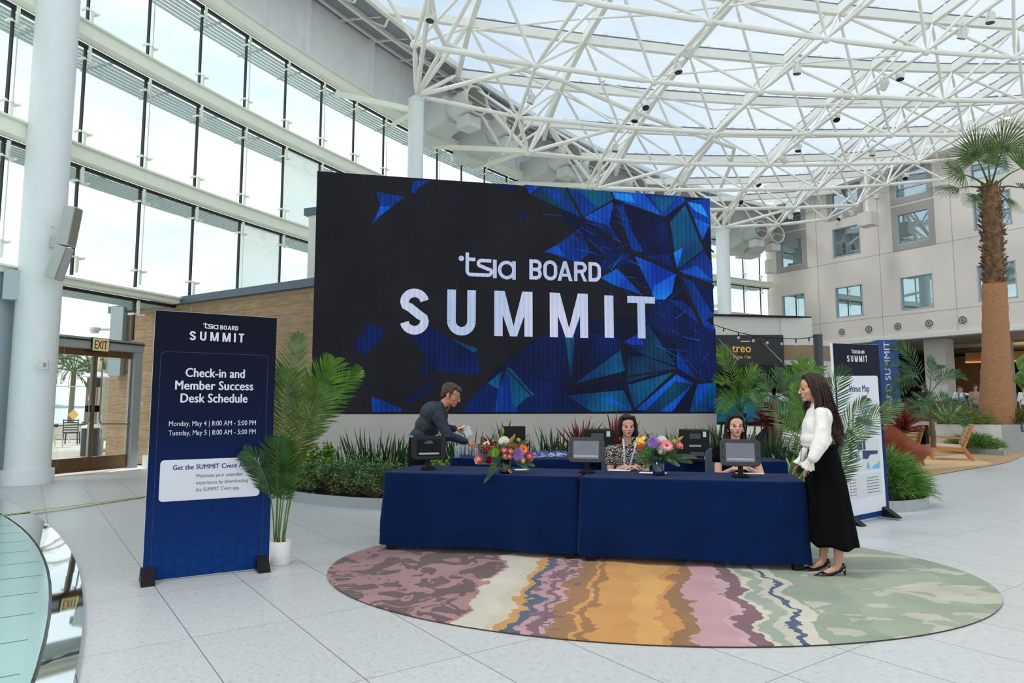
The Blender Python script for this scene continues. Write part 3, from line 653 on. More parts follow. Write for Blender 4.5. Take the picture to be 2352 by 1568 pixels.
# spotlights under the tubes
SPOTS = [(989, 38), (1220, 228), (1557, 157), (1584, 122), (1482, 242), (1458, 270), (1831, 160), (1920, 270), (2031, 196), (2067, 174), (2212, 78), (2275, 42), (1833, 340), (1800, 367), (2004, 350), (1413, 340), (1740, 420), (1562, 420), (1699, 462), (2080, 405), (2014, 450), (2314, 263), (1955, 490), (1930, 500), (1816, 498)]
MT['lamp'] = mat('lamp paint', (222, 222, 216), 0.4); MT['lens'] = mat('dark lamp lens', (30, 34, 40), 0.15); MT['lit'] = mat('lit lamp lens', (255, 214, 150), 0.3, emit=6.0)
ORD = 'first second third fourth fifth sixth seventh eighth ninth tenth eleventh twelfth thirteenth fourteenth fifteenth sixteenth seventeenth eighteenth nineteenth twentieth twenty-first twenty-second twenty-third twenty-fourth twenty-fifth'.split()
for n_, (u, v) in enumerate(SPOTS):
    z = 12.0
    for _ in range(25):
        p = atz(u, v, z); best = min(bot.values(), key=lambda q: (q.x - p.x) ** 2 + (q.y - p.y) ** 2); z = 0.5 * z + 0.5 * (best.z - 0.22)
    p = atz(u, v, z); tilt = n_ % 5 == 3; lit = (u, v) == (2314, 263)
    row = 'near' if v < 130 else ('middle' if v < 300 else 'far')
    t = thing('spotlight', '', 'spotlight', p, RND.uniform(0, 6), 'spotlights on the roof frame')
    t['label'] = 'lit warm round spotlight high above the tall palm crown' if lit else 'white can spotlight on the %s roof tubes, the %s can from the left' % (row, ORD[sorted(s[0] for s in SPOTS).index(u)])
    M_ = Matrix.Rotation(radians(50 if tilt else 8 + 20 * (n_ % 3 == 1)), 3, 'X')
    mb = MB(); mb.tube([M_ @ V(0, 0, 0.14), M_ @ V(0, 0, 0.02), M_ @ V(0, 0, -0.13)], [0.11, 0.125, 0.125], 16); mb.tube([M_ @ V(0, 0, 0.14), M_ @ V(0, 0, 0.19)], [0.07, 0.06], 12); mb.build('lamp_can', MT['lamp'], t)
    mb = MB(); mb.tube([M_ @ V(0, 0, -0.131), M_ @ V(0, 0, -0.145)], [0.115, 0.115], 16); mb.build('lens', MT['lit'] if lit else MT['lens'], t)
    mb = MB(); mb.bar((-0.145, 0, 0), (-0.145, 0, 0.24), 0.02, 0.04); mb.bar((0.145, 0, 0), (0.145, 0, 0.24), 0.02, 0.04); mb.bar((-0.145, 0, 0.24), (0.145, 0, 0.24), 0.04, 0.02); mb.tube([(0, 0, 0.24), (0, 0, 0.36)], 0.03, 6); mb.build('yoke', MT['lamp'], t)
# service pipes hung in the frame
def pipe(name, uv, z, r, lab, cat='pipe'):
    mb = MB(); mb.tube([atz(u, v, z) for u, v in uv], r, 8); tag(mb.build(name, MT['white']), lab, cat)
pipe('drain_pipe', [(985, -40), (1000, 60), (1022, 100), (1090, 128), (1290, 185), (1440, 250), (1560, 296), (1687, 340), (1676, 385), (1655, 432)], 12.6, 0.085, 'fat white drain pipe bending through the roof frame above the screen')
pipe('sprinkler_pipe', [(1086, 70), (1300, 46), (1500, 34), (1700, 10), (1850, -20)], 13.3, 0.035, 'thin sprinkler pipe crossing the roof top centre')
pipe('sprinkler_pipe.001', [(1500, 175), (1700, 158), (1900, 140), (2060, 128)], 13.1, 0.035, 'thin sprinkler pipe at mid roof right of the drain pipe')
pipe('sprinkler_pipe.002', [(1390, 185), (1380, 190), (1640, 252), (1990, 236)], 13.1, 0.035, 'thin sprinkler pipe running behind the second tube row')
pipe('sprinkler_pipe.003', [(1130, 135), (1400, 270), (1640, 312)], 12.9, 0.035, 'thin sprinkler pipe sloping down above the air nozzles')
# ------------------------------------------------------------------ lettering
def stroke2(pts, w, closed=False):
    """flat ribbon along a 2D path -> (verts2d, quads)"""
    P = [Vector(p) for p in pts]; n = len(P); vs = []
    for i, p in enumerate(P):
        if closed: a, b = P[i - 1], P[(i + 1) % n]
        else: a, b = P[max(i - 1, 0)], P[min(i + 1, n - 1)]
        d = (b - a); d.normalize(); nn = Vector((-d.y, d.x))
        vs += [p - nn * w / 2, p + nn * w / 2]
    k = n if closed else n - 1
    return vs, [(2 * i, 2 * i + 1, 2 * ((i + 1) % n) + 1, 2 * ((i + 1) % n)) for i in range(k)]
def arcp(cx, cy, rx, ry, a0, a1, n=10): return [(cx + rx * cos(radians(a0 + (a1 - a0) * i / n)), cy + ry * sin(radians(a0 + (a1 - a0) * i / n))) for i in range(n + 1)]
def R4(x0, y0, x1, y1): return ([Vector(p) for p in ((x0, y0), (x1, y0), (x1, y1), (x0, y1))], [(0, 1, 2, 3)])
def Q4(*p): return ([Vector(q) for q in p], [(0, 1, 2, 3)])
def glyph(ch, w, h, t):
    """heavy condensed capitals in a w x h box with stroke t"""
    r = w / 2 - t / 2; G = []
    if ch == 'I': G = [R4(0, 0, t, h)]
    elif ch == 'T': G = [R4(0, h - t * .85, w, h), R4(w / 2 - t / 2, 0, w / 2 + t / 2, h - t * .85)]
    elif ch == 'U': G = [R4(0, w / 2, t, h), R4(w - t, w / 2, w, h), stroke2(arcp(w / 2, w / 2, r, r, 180, 360, 14), t)]
    elif ch == 'M': G = [R4(0, 0, t, h), R4(w - t, 0, w, h), Q4((0, h), (w / 2 - t * .42, 0), (w / 2 + t * .30, 0), (t * 1.25, h)), Q4((w - t * 1.25, h), (w / 2 - t * .30, 0), (w / 2 + t * .42, 0), (w, h))]
    elif ch == 'S':
        a = h / 4 - t / 4
        G = [stroke2(arcp(w / 2, h - t / 2 - a, r, a, 10, 180, 10) + [(t / 2 + .03 * w, h - t / 2 - a * 1.35), (w * .34, h * .585), (w * .66, h * .43), (w - t / 2 - .03 * w, t / 2 + a * 1.35)] + arcp(w / 2, t / 2 + a, r, a, 0, -170, 10), t)]
    elif ch == 'O': G = [stroke2(arcp(w / 2, h - w / 2, r, r, 0, 180, 10) + arcp(w / 2, w / 2, r, r, 180, 360, 10), t, True)]
    elif ch == 'D': G = [R4(0, 0, t, h), stroke2([(t * .5, h - t / 2)] + arcp(w - t / 2 - w * .38, h - t / 2 - w * .38, w * .38, w * .38, 90, 0, 6) + arcp(w - t / 2 - w * .38, t / 2 + w * .38, w * .38, w * .38, 0, -90, 6) + [(t * .5, t / 2)], t)]
    elif ch in 'BR':
        a = (h / 2) / 2 - t / 4
        G = [R4(0, 0, t, h), stroke2([(t * .5, h - t / 2)] + arcp(w - t / 2 - a * .95, h - t / 2 - a, a * .95, a, 90, -90, 8) + [(t * .5, h - t / 2 - 2 * a)], t)]
        if ch == 'B': G.append(stroke2([(t * .5, h / 2)] + arcp(w - t / 2 - a * .95, t / 2 + a, a * .95, a, 90, -90, 8) + [(t * .5, t / 2)], t))
        else: G.append(Q4((w * .42, h * .48), (w - t, 0), (w, 0), (w * .42 + t, h * .48)))
    elif ch == 'A': G = [Q4((0, 0), (t, 0), (w / 2 + t * .5, h), (w / 2 - t * .5, h)), Q4((w - t, 0), (w, 0), (w / 2 + t * .5, h), (w / 2 - t * .5, h)), R4(w * .25, h * .22, w * .75, h * .22 + t * .8)]
    return G
def tsia(h):
    """the small lower case wordmark, height h for the tall t, origin at base left of the dot"""
    k = h / 258.0
    def T(p): return ((p[0] - 230) * k, (338 - p[1]) * k)
    w = 37 * k; G = []
    G.append(([Vector(T((259 + 29 * cos(a), 145 + 29 * sin(a)))) for a in [2 * pi * i / 20 for i in range(20)]], [tuple(range(20))]))
    G.append(stroke2([T(p) for p in [(322, 80), (322, 270)] + arcp(362, 270, 40, 42, 180, 90, 6) + [(545, 312)] + arcp(546, 276, 36, 36, 90, -40, 6) + [(540, 246), (480, 222)] + arcp(476, 190, 34, 33, 130, 270, 7) + [(582, 158)]], w))
    G.append(stroke2([T((335, 150)), T((410, 150))], w)); G.append(stroke2([T((620, 143)), T((620, 340))], 40 * k))
    G.append(stroke2([T(p) for p in arcp(750, 248, 79, 82, 0, 360, 26)[:-1]], w, True)); G.append(stroke2([T((830, 150)), T((830, 348))], w))
    return G, 620 * k
def title(h, with_sum=True):
    """tsia BOARD / SUMMIT, in 2D, centred on x=0; h = width of SUMMIT"""
    G = []; W_ = h; lh = W_ * 0.177
    xs = [(0.0, .115), (.186, .115), (.372, .152), (.594, .152), (.808, .034), (.896, .104)]
    for ch, (x, w) in zip('SUMMIT', xs):
        for vs, fs in glyph(ch, w * W_, lh, .034 * W_): G.append(([Vector((p.x + x * W_ - W_ / 2, p.y)) for p in vs], fs))
    y0 = lh * 1.36; hh = W_ * 0.092; tg, tw = tsia(W_ * .1165); x = -W_ * .268
    for vs, fs in tg: G.append(([Vector((p.x + x, p.y + y0 - .0 * W_)) for p in vs], fs))
    x += tw + W_ * .032
    for ch, w in (('B', .055), ('O', .062), ('A', .068), ('R', .055), ('D', .055)):
        for vs, fs in glyph(ch, w * W_, hh * .93, .0175 * W_): G.append(([Vector((p.x + x, p.y + y0 - W_ * .004)) for p in vs], fs))
        x += (w + .0105) * W_
    return G
def text2(s, width=None, height=0.1, bold=0.0, align='CENTER'):
    """built-in font; weight comes from side-by-side copies, so corners stay clean"""
    cu = bpy.data.curves.new('txt', 'FONT'); cu.body = s; cu.size = 1; cu.align_x = align; cu.resolution_u = 3; cu.space_character = 1.0 + bold
    o = bpy.data.objects.new('txt', cu); COL.objects.link(o); dg = bpy.context.evaluated_depsgraph_get(); me = bpy.data.meshes.new_from_object(o.evaluated_get(dg))
    vs = [Vector((v.co.x, v.co.y)) for v in me.vertices]; fs = [tuple(p.vertices) for p in me.polygons]
    bpy.data.objects.remove(o); bpy.data.curves.remove(cu); bpy.data.meshes.remove(me)
    if not vs: return []
    x0, x1 = min(v.x for v in vs), max(v.x for v in vs); sy = height / 0.7
    sx = width / (x1 - x0) if width else sy
    c = (x0 + x1) / 2 if align == 'CENTER' else x0
    sh = [(0, 0)] if bold < .004 else [(-bold, 0), (bold, 0), (0, bold * .4), (0, -bold * .4)]
    return [([Vector(((v.x - c + a) * sx, (v.y + b) * sy)) for v in vs], fs) for a, b in sh]
def place2(mb, G, O, X, Y, x=0, y=0, mi=0):
    nn = X.cross(Y).normalized() * 0.00025
    for k, (vs, fs) in enumerate(G): mb.add([O + X * (p.x + x) + Y * (p.y + y) + nn * (k % 6) for p in vs], fs, mi)
def rrect(w, h, r, n=5):
    return [(x + r * cos(radians(a0 + 90 * i / n)), y + r * sin(radians(a0 + 90 * i / n))) for x, y, a0 in ((w / 2 - r, h / 2 - r, 0), (-w / 2 + r, h / 2 - r, 90), (-w / 2 + r, -h / 2 + r, 180), (w / 2 - r, -h / 2 + r, 270)) for i in range(n + 1)]
# ------------------------------------------------------------------ large screen
def screenmat(name, rgb, k=1.0, rib=0.25, rgb2=None, sc=1.2):
    m = bpy.data.materials.new(name); m.use_nodes = True; nt = m.node_tree; N = nt.nodes; L = nt.links; b = N['Principled BSDF']
    b.inputs['Base Color'].default_value = (0.004, 0.004, 0.005, 1); b.inputs['Roughness'].default_value = 0.7; b.inputs['Specular IOR Level'].default_value = 0.12
    tc = N.new('ShaderNodeTexCoord'); n = N.new('ShaderNodeTexNoise'); n.inputs['Scale'].default_value = sc; n.inputs['Detail'].default_value = 6
    mp = N.new('ShaderNodeMapping'); mp.inputs['Scale'].default_value = (1, 1, 0.6); mp.inputs['Rotation'].default_value = (0.3, 0.7, 0.2); L.new(tc.outputs['Object'], mp.inputs['Vector']); L.new(mp.outputs[0], n.inputs['Vector'])
    cr = N.new('ShaderNodeValToRGB'); e = cr.color_ramp.elements; c = lin(rgb); e[0].position = 0.35; e[1].position = 0.66; c2 = lin(rgb2) if rgb2 else tuple(x * 0.4 for x in c[:3]) + (1,)
    e[0].color = c2; e[1].color = c; L.new(n.outputs['Fac'], cr.inputs['Fac'])
    wv = N.new('ShaderNodeTexWave'); wv.inputs['Scale'].default_value = 3.2; wv.bands_direction = 'X'; L.new(tc.outputs['Object'], wv.inputs['Vector'])
    mx = N.new('ShaderNodeMixRGB'); mx.blend_type = 'MULTIPLY'; mx.inputs['Fac'].default_value = rib; L.new(cr.outputs[0], mx.inputs['Color1']); L.new(wv.outputs['Color'], mx.inputs['Color2'])
    L.new(mx.outputs[0], b.inputs['Emission Color']); b.inputs['Emission Strength'].default_value = k
    return m
SM = [screenmat('screen black', (24, 25, 30), 1, 0.1, (18, 19, 24)), screenmat('screen navy', (2, 32, 98), 1, .35, (6, 15, 44)), screenmat('screen blue', (2, 62, 164), 1, .4, (2, 24, 80)),
      screenmat('screen bright blue', (6, 96, 206), 1, .35, (2, 44, 150)), screenmat('screen light blue', (28, 140, 236), 1, .25, (6, 84, 200)), screenmat('screen teal', (6, 96, 134), 1, .35, (2, 40, 92)), screenmat('screen deep teal', (4, 66, 98), 1, .35, (4, 22, 60)),
      screenmat('screen lettering', (204, 210, 234), .9, .14, (166, 190, 226), 0.7), screenmat('screen darkest navy', (3, 20, 62), 1, .3, (8, 12, 32))]
SCR = thing('display_screen', 'giant LED screen with blue crystal artwork and white SUMMIT lettering', 'screen', SL, atan2(sd.y, sd.x))
Lw, ZB, ZT = 8.14, 1.27, 5.87
def SP2(x, y):
    """zoomed photo coordinate on the screen picture -> (along, height) on the screen plane"""
    d = ray(720 + x / 2.502, 380 + y / 2.502); o = V(0, 0, CAM_H); t = (SL - o).dot(sn) / d.dot(sn); p = o + d * t
    return ((p - SL).dot(sd), p.z)
mb = MB(); mb.box((Lw / 2, 0.16, (ZB + ZT) / 2), (Lw, 0.30, ZT - ZB)); mb.build('cabinet', MT['black'], SCR, bevel=0.004)
mb = MB(); mb.add([(0.01, -0.003, ZB + .03), (Lw - .01, -0.003, ZB + .03), (Lw - .01, -0.003, ZT - .01), (0.01, -0.003, ZT - .01)], [(0, 1, 2, 3)]); mb.build('picture', SM[0], SCR)
FAC = [(8, [(1060, 1155), (1420, 900), (1900, 860), (2310, 940), (2316, 1414), (850, 1414)]), (8, [(1330, 125), (2276, 190), (2300, 930), (1960, 760), (1560, 500)]), (6, [(1210, 110), (1460, 128), (1540, 300), (1240, 165)]), (3, [(1215, 112), (1300, 118), (1240, 165)]), (2, [(1310, 135), (1390, 135), (1540, 300), (1480, 270)]), (5, [(1465, 130), (1705, 148), (1722, 195), (1545, 295)]), (2, [(1470, 135), (1530, 150), (1640, 250), (1545, 290)]),
 (3, [(1715, 148), (1900, 160), (2010, 300), (1730, 195)]), (4, [(1725, 155), (1820, 165), (1850, 215), (1735, 190)]), (2, [(1900, 160), (2125, 178), (2140, 205), (2015, 300)]), (5, [(1930, 175), (2080, 190), (2010, 270)]),
 (5, [(2050, 325), (2140, 222), (2225, 440), (2240, 480), (2090, 600)]), (2, [(2140, 205), (2278, 188), (2276, 330), (2232, 440)]), (4, [(2150, 210), (2230, 225), (2270, 300), (2190, 260)]), (3, [(2180, 300), (2276, 340), (2235, 430)]),
 (3, [(1545, 305), (1725, 205), (1700, 340), (1640, 330)]), (2, [(1560, 320), (1700, 340), (1785, 470), (1760, 460)]), (2, [(1325, 495), (1400, 455), (1530, 360), (1590, 500), (1520, 560)]), (3, [(1325, 495), (1400, 455), (1440, 520)]),
 (1, [(1560, 335), (1790, 480), (1835, 560), (1650, 610), (1590, 520)]), (2, [(1740, 240), (1780, 230), (1830, 380), (1900, 500), (1830, 490)]), (1, [(1885, 425), (2012, 315), (2060, 440), (2080, 600), (1900, 530)]), (2, [(1900, 520), (2040, 510), (2078, 600), (1950, 560)]),
 (3, [(1845, 520), (2080, 612), (1960, 760)]), (4, [(1935, 770), (1960, 690), (2083, 620), (2060, 730), (2000, 790)]), (4, [(2085, 605), (2125, 470), (2068, 500)]), (2, [(2095, 610), (2240, 490), (2290, 560), (2295, 680)]), (3, [(2100, 612), (2200, 575), (2290, 660)]),
 (2, [(2090, 625), (2170, 650), (2300, 860), (2235, 900)]), (1, [(2180, 650), (2295, 700), (2302, 850)]), (3, [(1650, 645), (1745, 590), (1890, 745), (1720, 685)]), (2, [(2040, 770), (2120, 780), (2308, 930), (2306, 950), (2130, 870)]), (1, [(1960, 770), (2040, 770), (2230, 920), (2060, 1000), (1900, 900)]),
 (1, [(1080, 1150), (1420, 905), (1440, 1000), (1480, 1268), (1110, 1155)]), (1, [(1400, 920), (1760, 1000), (1790, 1180), (1490, 1262)]), (1, [(1110, 1160), (1480, 1275), (1455, 1325), (1590, 1415), (850, 1415), (960, 1280)]), (2, [(1060, 1300), (1110, 1170), (1170, 1415), (1040, 1415)]),
 (5, [(1110, 1160), (1130, 1160), (1270, 1320), (1230, 1330), (1150, 1400)]), (5, [(1000, 1250), (1080, 1185), (1065, 1285)]), (5, [(1495, 1255), (1765, 1062), (1790, 1180)]), (5, [(1440, 985), (1500, 960), (1484, 1250)]), (6, [(1780, 1015), (1925, 915), (2080, 1150), (1900, 1090)]), (3, [(1790, 1010), (1870, 965), (1900, 1030), (1830, 1030)]),
 (6, [(1800, 1100), (1900, 1095), (2085, 1165), (1800, 1245)]), (5, [(1455, 1322), (1780, 1290), (1838, 1408), (1600, 1415)]), (3, [(1640, 1340), (1700, 1330), (1830, 1405)]), (5, [(1805, 1262), (2075, 1185), (1845, 1405)]), (3, [(1850, 1405), (2085, 1200), (2180, 1252), (2060, 1415)]), (6, [(2075, 1240), (2180, 1255), (1990, 1415), (1900, 1415)]),
 (1, [(2060, 1005), (2240, 920), (2310, 955), (2312, 1235), (2205, 1240)]), (2, [(2085, 1030), (2205, 1235), (2090, 1160)]), (5, [(2205, 1255), (2312, 1245), (2316, 1412), (2160, 1415)]), (3, [(2210, 1260), (2290, 1255), (2190, 1400)]),
 (5, [(690, 960), (940, 1050), (930, 1075), (690, 985)]), (6, [(690, 1025), (760, 1040), (710, 1085)]), (2, [(360, 150), (525, 182), (430, 250), (330, 345), (385, 235)]), (3, [(380, 235), (450, 238), (365, 300)]), (2, [(575, 92), (680, 80), (600, 130), (590, 160), (555, 160)]), (1, [(598, 185), (625, 188), (642, 205), (600, 198)]), (1, [(845, 160), (862, 205), (850, 215)]), (1, [(1180, 285), (1228, 270), (1190, 328)]),
 (1, [(470, 1285), (520, 1345), (720, 1235), (640, 1320), (540, 1370)]), (2, [(330, 1330), (400, 1350), (510, 1400), (500, 1415), (340, 1415)]), (1, [(980, 110), (1170, 112), (1175, 150), (1090, 130)]), (1, [(560, 980), (640, 900), (940, 1090), (960, 1200), (700, 1180)]), (1, [(600, 1180), (650, 1100), (670, 1230)]), (1, [(220, 1040), (330, 900), (420, 950), (300, 1090)]), (1, [(1510, 860), (1570, 900), (1590, 980), (1480, 980)])]
mb = MB()
for n_, (mi, P) in enumerate(FAC):
    pts = [SP2(*p) for p in P]; c = (sum(p[0] for p in pts) / len(pts), sum(p[1] for p in pts) / len(pts))
    # fan triangulation around the middle so dents stay inside
    o = [V(a, -0.0042 - 0.00005 * n_, z) for a, z in pts]; mb.add(o, [tuple(range(len(o)))], mi)
DL = [((1230, 160), (1960, 765), 16), ((1545, 300), (1800, 480), 18), ((1800, 480), (2085, 615), 22), ((2085, 615), (2300, 700), 26), ((1722, 195), (1795, 470), 22), ((1455, 128), (1545, 300), 14), ((2135, 205), (2232, 445), 20), ((2090, 615), (2235, 930), 26), ((2020, 305), (2088, 612), 12), ((1725, 195), (2015, 300), 12), ((1545, 300), (1725, 200), 7), ((2015, 300), (2140, 208), 7),
      ((1480, 1268), (1790, 1215), 12), ((1790, 1215), (2090, 1170), 12), ((2060, 1000), (2215, 1245), 10), ((1775, 1010), (1800, 1250), 10), ((1800, 1250), (1842, 1410), 12), ((1440, 990), (1482, 1268), 10), ((2190, 1245), (2316, 1240), 16), ((2080, 1180), (1840, 1410), 12), ((1100, 1160), (1260, 1330), 8), ((2235, 440), (2300, 500), 12)]
for a, b, w in DL:
    a2, b2 = Vector(SP2(*a)), Vector(SP2(*b)); vs, fs = stroke2([a2, b2], w / 2.502 / 1568 * 13.4); mb.add([V(p.x, -0.0082, p.y) for p in vs], [tuple(reversed(f)) for f in fs], 0)
for k in range(70):
    r = random.Random(k); cx, cy = r.choice([(2000, 660), (1650, 270), (2150, 260), (1750, 620), (2050, 900), (2120, 1100), (1350, 200), (1600, 520)]); x, y = r.gauss(cx, 90), r.gauss(cy, 70)
    if not (1250 < x < 2260 and 150 < y < 1380): continue
    a = r.choice([0.35, 0.9, -0.6]) + r.gauss(0, 0.25); l = r.uniform(30, 160); a2, b2 = Vector(SP2(x, y)), Vector(SP2(min(x + l * cos(a), 2270), y + l * sin(a)))
    vs, fs = stroke2([a2, b2], r.uniform(.004, .009)); mb.add([V(p.x, -0.0088, p.y) for p in vs], [tuple(reversed(f)) for f in fs], r.choice([3, 4, 3]))
mb.build('crystal_artwork', SM, SCR)
mb = MB()
for ch, (x0, y0, x1, y1) in zip('SUMMIT', [(495, 710, 665, 970), (767, 718, 933, 975), (1038, 727, 1258, 979), (1358, 738, 1575, 986), (1673, 748, 1722, 989), (1806, 755, 1960, 991)]):
    a, b = SP2(x0, y1), SP2(x1, y0); w, h = b[0] - a[0], b[1] - a[1]
    tt = w if ch == 'I' else 0.168
    for k, (vs, fs) in enumerate(glyph(ch, w, h, tt)): mb.add([V(p.x + a[0], -0.0098 - .0004 * k, p.y + a[1]) for p in vs], fs)
k = (SP2(834, 640)[0], SP2(834, 650)[1]); g, tw = tsia(SP2(875, 497)[1] - SP2(880, 637)[1])
a = SP2(833, 638); 
for k, (vs, fs) in enumerate(g): mb.add([V(p.x * 0.985 + a[0], -0.0098 - .0004 * k, p.y + a[1]) for p in vs], fs)
for ch, (x0, y0, x1, y1) in zip('BOARD', [(1240, 542, 1311, 654), (1320, 547, 1400, 659), (1402, 552, 1487, 662), (1497, 555, 1570, 664), (1580, 558, 1650, 666)]):
    a, b = SP2(x0, y1), SP2(x1, y0)
    for k, (vs, fs) in enumerate(glyph(ch, b[0] - a[0], b[1] - a[1], 0.072)): mb.add([V(p.x + a[0], -0.0098 - .0004 * k, p.y + a[1]) for p in vs], fs)
mb.build('lettering', SM[7], SCR)

# ------------------------------------------------------------------ rug
def rug_mat():
    m = bpy.data.materials.new('abstract painted rug'); m.use_nodes = True; nt = m.node_tree; N = nt.nodes; L = nt.links; b = N['Principled BSDF']; b.inputs['Roughness'].default_value = 0.95; b.inputs['Sheen Weight'].default_value = 0.15
    tc = N.new('ShaderNodeTexCoord'); sp = N.new('ShaderNodeSeparateXYZ'); L.new(tc.outputs['Object'], sp.inputs[0])
    def M_(op, a, b_=None, c_=None):
        n = N.new('ShaderNodeMath'); n.operation = op
        for i, x in enumerate((a, b_, c_)):
            if x is None: continue
            if isinstance(x, (int, float)): n.inputs[i].default_value = x
            else: L.new(x, n.inputs[i])
        return n.outputs[0]
    def noise(sc, det=4, st=(1, 1, 1), dist=0.0, off=0.0):
        mp = N.new('ShaderNodeMapping'); mp.inputs['Scale'].default_value = st; mp.inputs['Location'].default_value = (off, off, 0); L.new(tc.outputs['Object'], mp.inputs['Vector'])
        n = N.new('ShaderNodeTexNoise'); n.inputs['Scale'].default_value = sc; n.inputs['Detail'].default_value = det; n.inputs['Distortion'].default_value = dist; L.new(mp.outputs[0], n.inputs['Vector']); return n.outputs['Fac']
    # u runs along the length; bands lean a little
    yy = M_('SUBTRACT', sp.outputs['Y'], 4.4); u = M_('SUBTRACT', sp.outputs['X'], M_('MULTIPLY', yy, 0.2))
    w1 = M_('MULTIPLY', M_('SUBTRACT', noise(2.4, 4), 0.5), 0.50); w2 = M_('MULTIPLY', M_('SUBTRACT', noise(11, 3, (1, 1, 1)), 0.5), 0.10)
    uw = M_('ADD', M_('ADD', u, w1), w2); f = M_('DIVIDE', M_('ADD', uw, 2.0), 6.0)
    cols = [(-2.0, (164, 120, 120)), (-1.6, (168, 124, 124)), (-.52, (176, 128, 124)), (-.44, (214, 206, 188)), (-.20, (208, 198, 174)), (-.12, (204, 150, 74)), (-.05, (66, 84, 112)), (.03, (190, 146, 152)), (.09, (122, 84, 96)), (.14, (196, 152, 156)), (.20, (158, 110, 56)), (.36, (214, 154, 78)), (.40, (160, 108, 52)), (.47, (212, 150, 72)), (.72, (222, 164, 84)), (.95, (206, 140, 62)), (1.02, (150, 102, 54)), (1.14, (198, 152, 158)), (1.38, (206, 166, 170)), (1.44, (124, 86, 98)), (1.54, (216, 208, 188)), (1.60, (158, 172, 152)), (1.68, (206, 202, 184)), (1.76, (60, 80, 114)), (1.80, (214, 208, 190)), (1.90, (150, 164, 142)), (2.3, (160, 172, 148)), (3.2, (148, 162, 138))]
    cr = N.new('ShaderNodeValToRGB'); cr.color_ramp.interpolation = 'CONSTANT'; e = cr.color_ramp.elements
    for i, (x, c) in enumerate(cols):
        pos = (x + 2) / 6
        el = e[i] if i < 2 else e.new(pos)
        el.position = pos; el.color = lin(c)
    L.new(f, cr.inputs['Fac']); col = cr.outputs[0]
    def over(col, fac, rgb):
        mx = N.new('ShaderNodeMixRGB'); mx.inputs['Color2'].default_value = lin(rgb); L.new(col, mx.inputs['Color1']); L.new(fac, mx.inputs['Fac']); return mx.outputs[0]
    left = M_('LESS_THAN', uw, -0.46); right = M_('GREATER_THAN', uw, 1.95); mid = M_('MULTIPLY', M_('GREATER_THAN', uw, 0.0), M_('LESS_THAN', uw, 0.3))
    camo = M_('GREATER_THAN', noise(3.0, 3, (1.0, 0.9, 1), 1.6, 3.0), 0.515); col = over(col, M_('MULTIPLY', left, camo), (98, 70, 73))
    camo2 = M_('GREATER_THAN', noise(7.5, 3, (1, 1, 1), 1.2, 8.0), 0.60); col = over(col, M_('MULTIPLY', mid, camo2), (122, 84, 96))
    crm = M_('MULTIPLY', right, M_('GREATER_THAN', noise(1.9, 4, (0.7, 1.3, 1), 1.0, 5.0), 0.57)); col = over(col, M_('MULTIPLY', crm, 0.75), (208, 202, 184))
    # soft watery variation and pile
    hv = N.new('ShaderNodeHueSaturation'); L.new(col, hv.inputs['Color']); L.new(M_('ADD', M_('MULTIPLY', noise(2.2, 6), 0.50), 0.48), hv.inputs['Value']); hv.inputs['Saturation'].default_value = 1.02
    L.new(hv.outputs[0], b.inputs['Base Color'])
    bp = N.new('ShaderNodeBump'); bp.inputs['Strength'].default_value = 0.4; bp.inputs['Distance'].default_value = 0.004; L.new(noise(260, 2), bp.inputs['Height']); L.new(bp.outputs[0], b.inputs['Normal'])
    return m
RC = V(1.12, 6.10, 0)
def rp(a, k=1.0, z=0): return V(RC.x + 2.71 * k * cos(a) + 0.11 * 1.94 * k * sin(a), RC.y + 1.94 * k * sin(a) - 0.11 * 2.71 * k * cos(a), z)
mb = MB(); n = 120; top_ = [rp(2 * pi * i / n, 0.997, 0.016) for i in range(n)]; mid_ = [rp(2 * pi * i / n, 1.0, 0.010) for i in range(n)]; low = [rp(2 * pi * i / n, 0.998, 0.0) for i in range(n)]
mb.add(top_, [tuple(range(n))]); mb.add(top_ + mid_, [(i, n + i, n + (i + 1) % n, (i + 1) % n) for i in range(n)])
rug = mb.build('oval_rug', rug_mat()); tag(rug, 'large oval rug with mauve, ochre, pink and sage watercolour bands', 'rug')
mb = MB(); mb.add(mid_ + low, [(i, n + i, n + (i + 1) % n, (i + 1) % n) for i in range(n)]); mb.add(low, [tuple(reversed(range(n)))]); mb.build('edge_binding', mat('rug edge', (70, 62, 62), 0.9), rug)

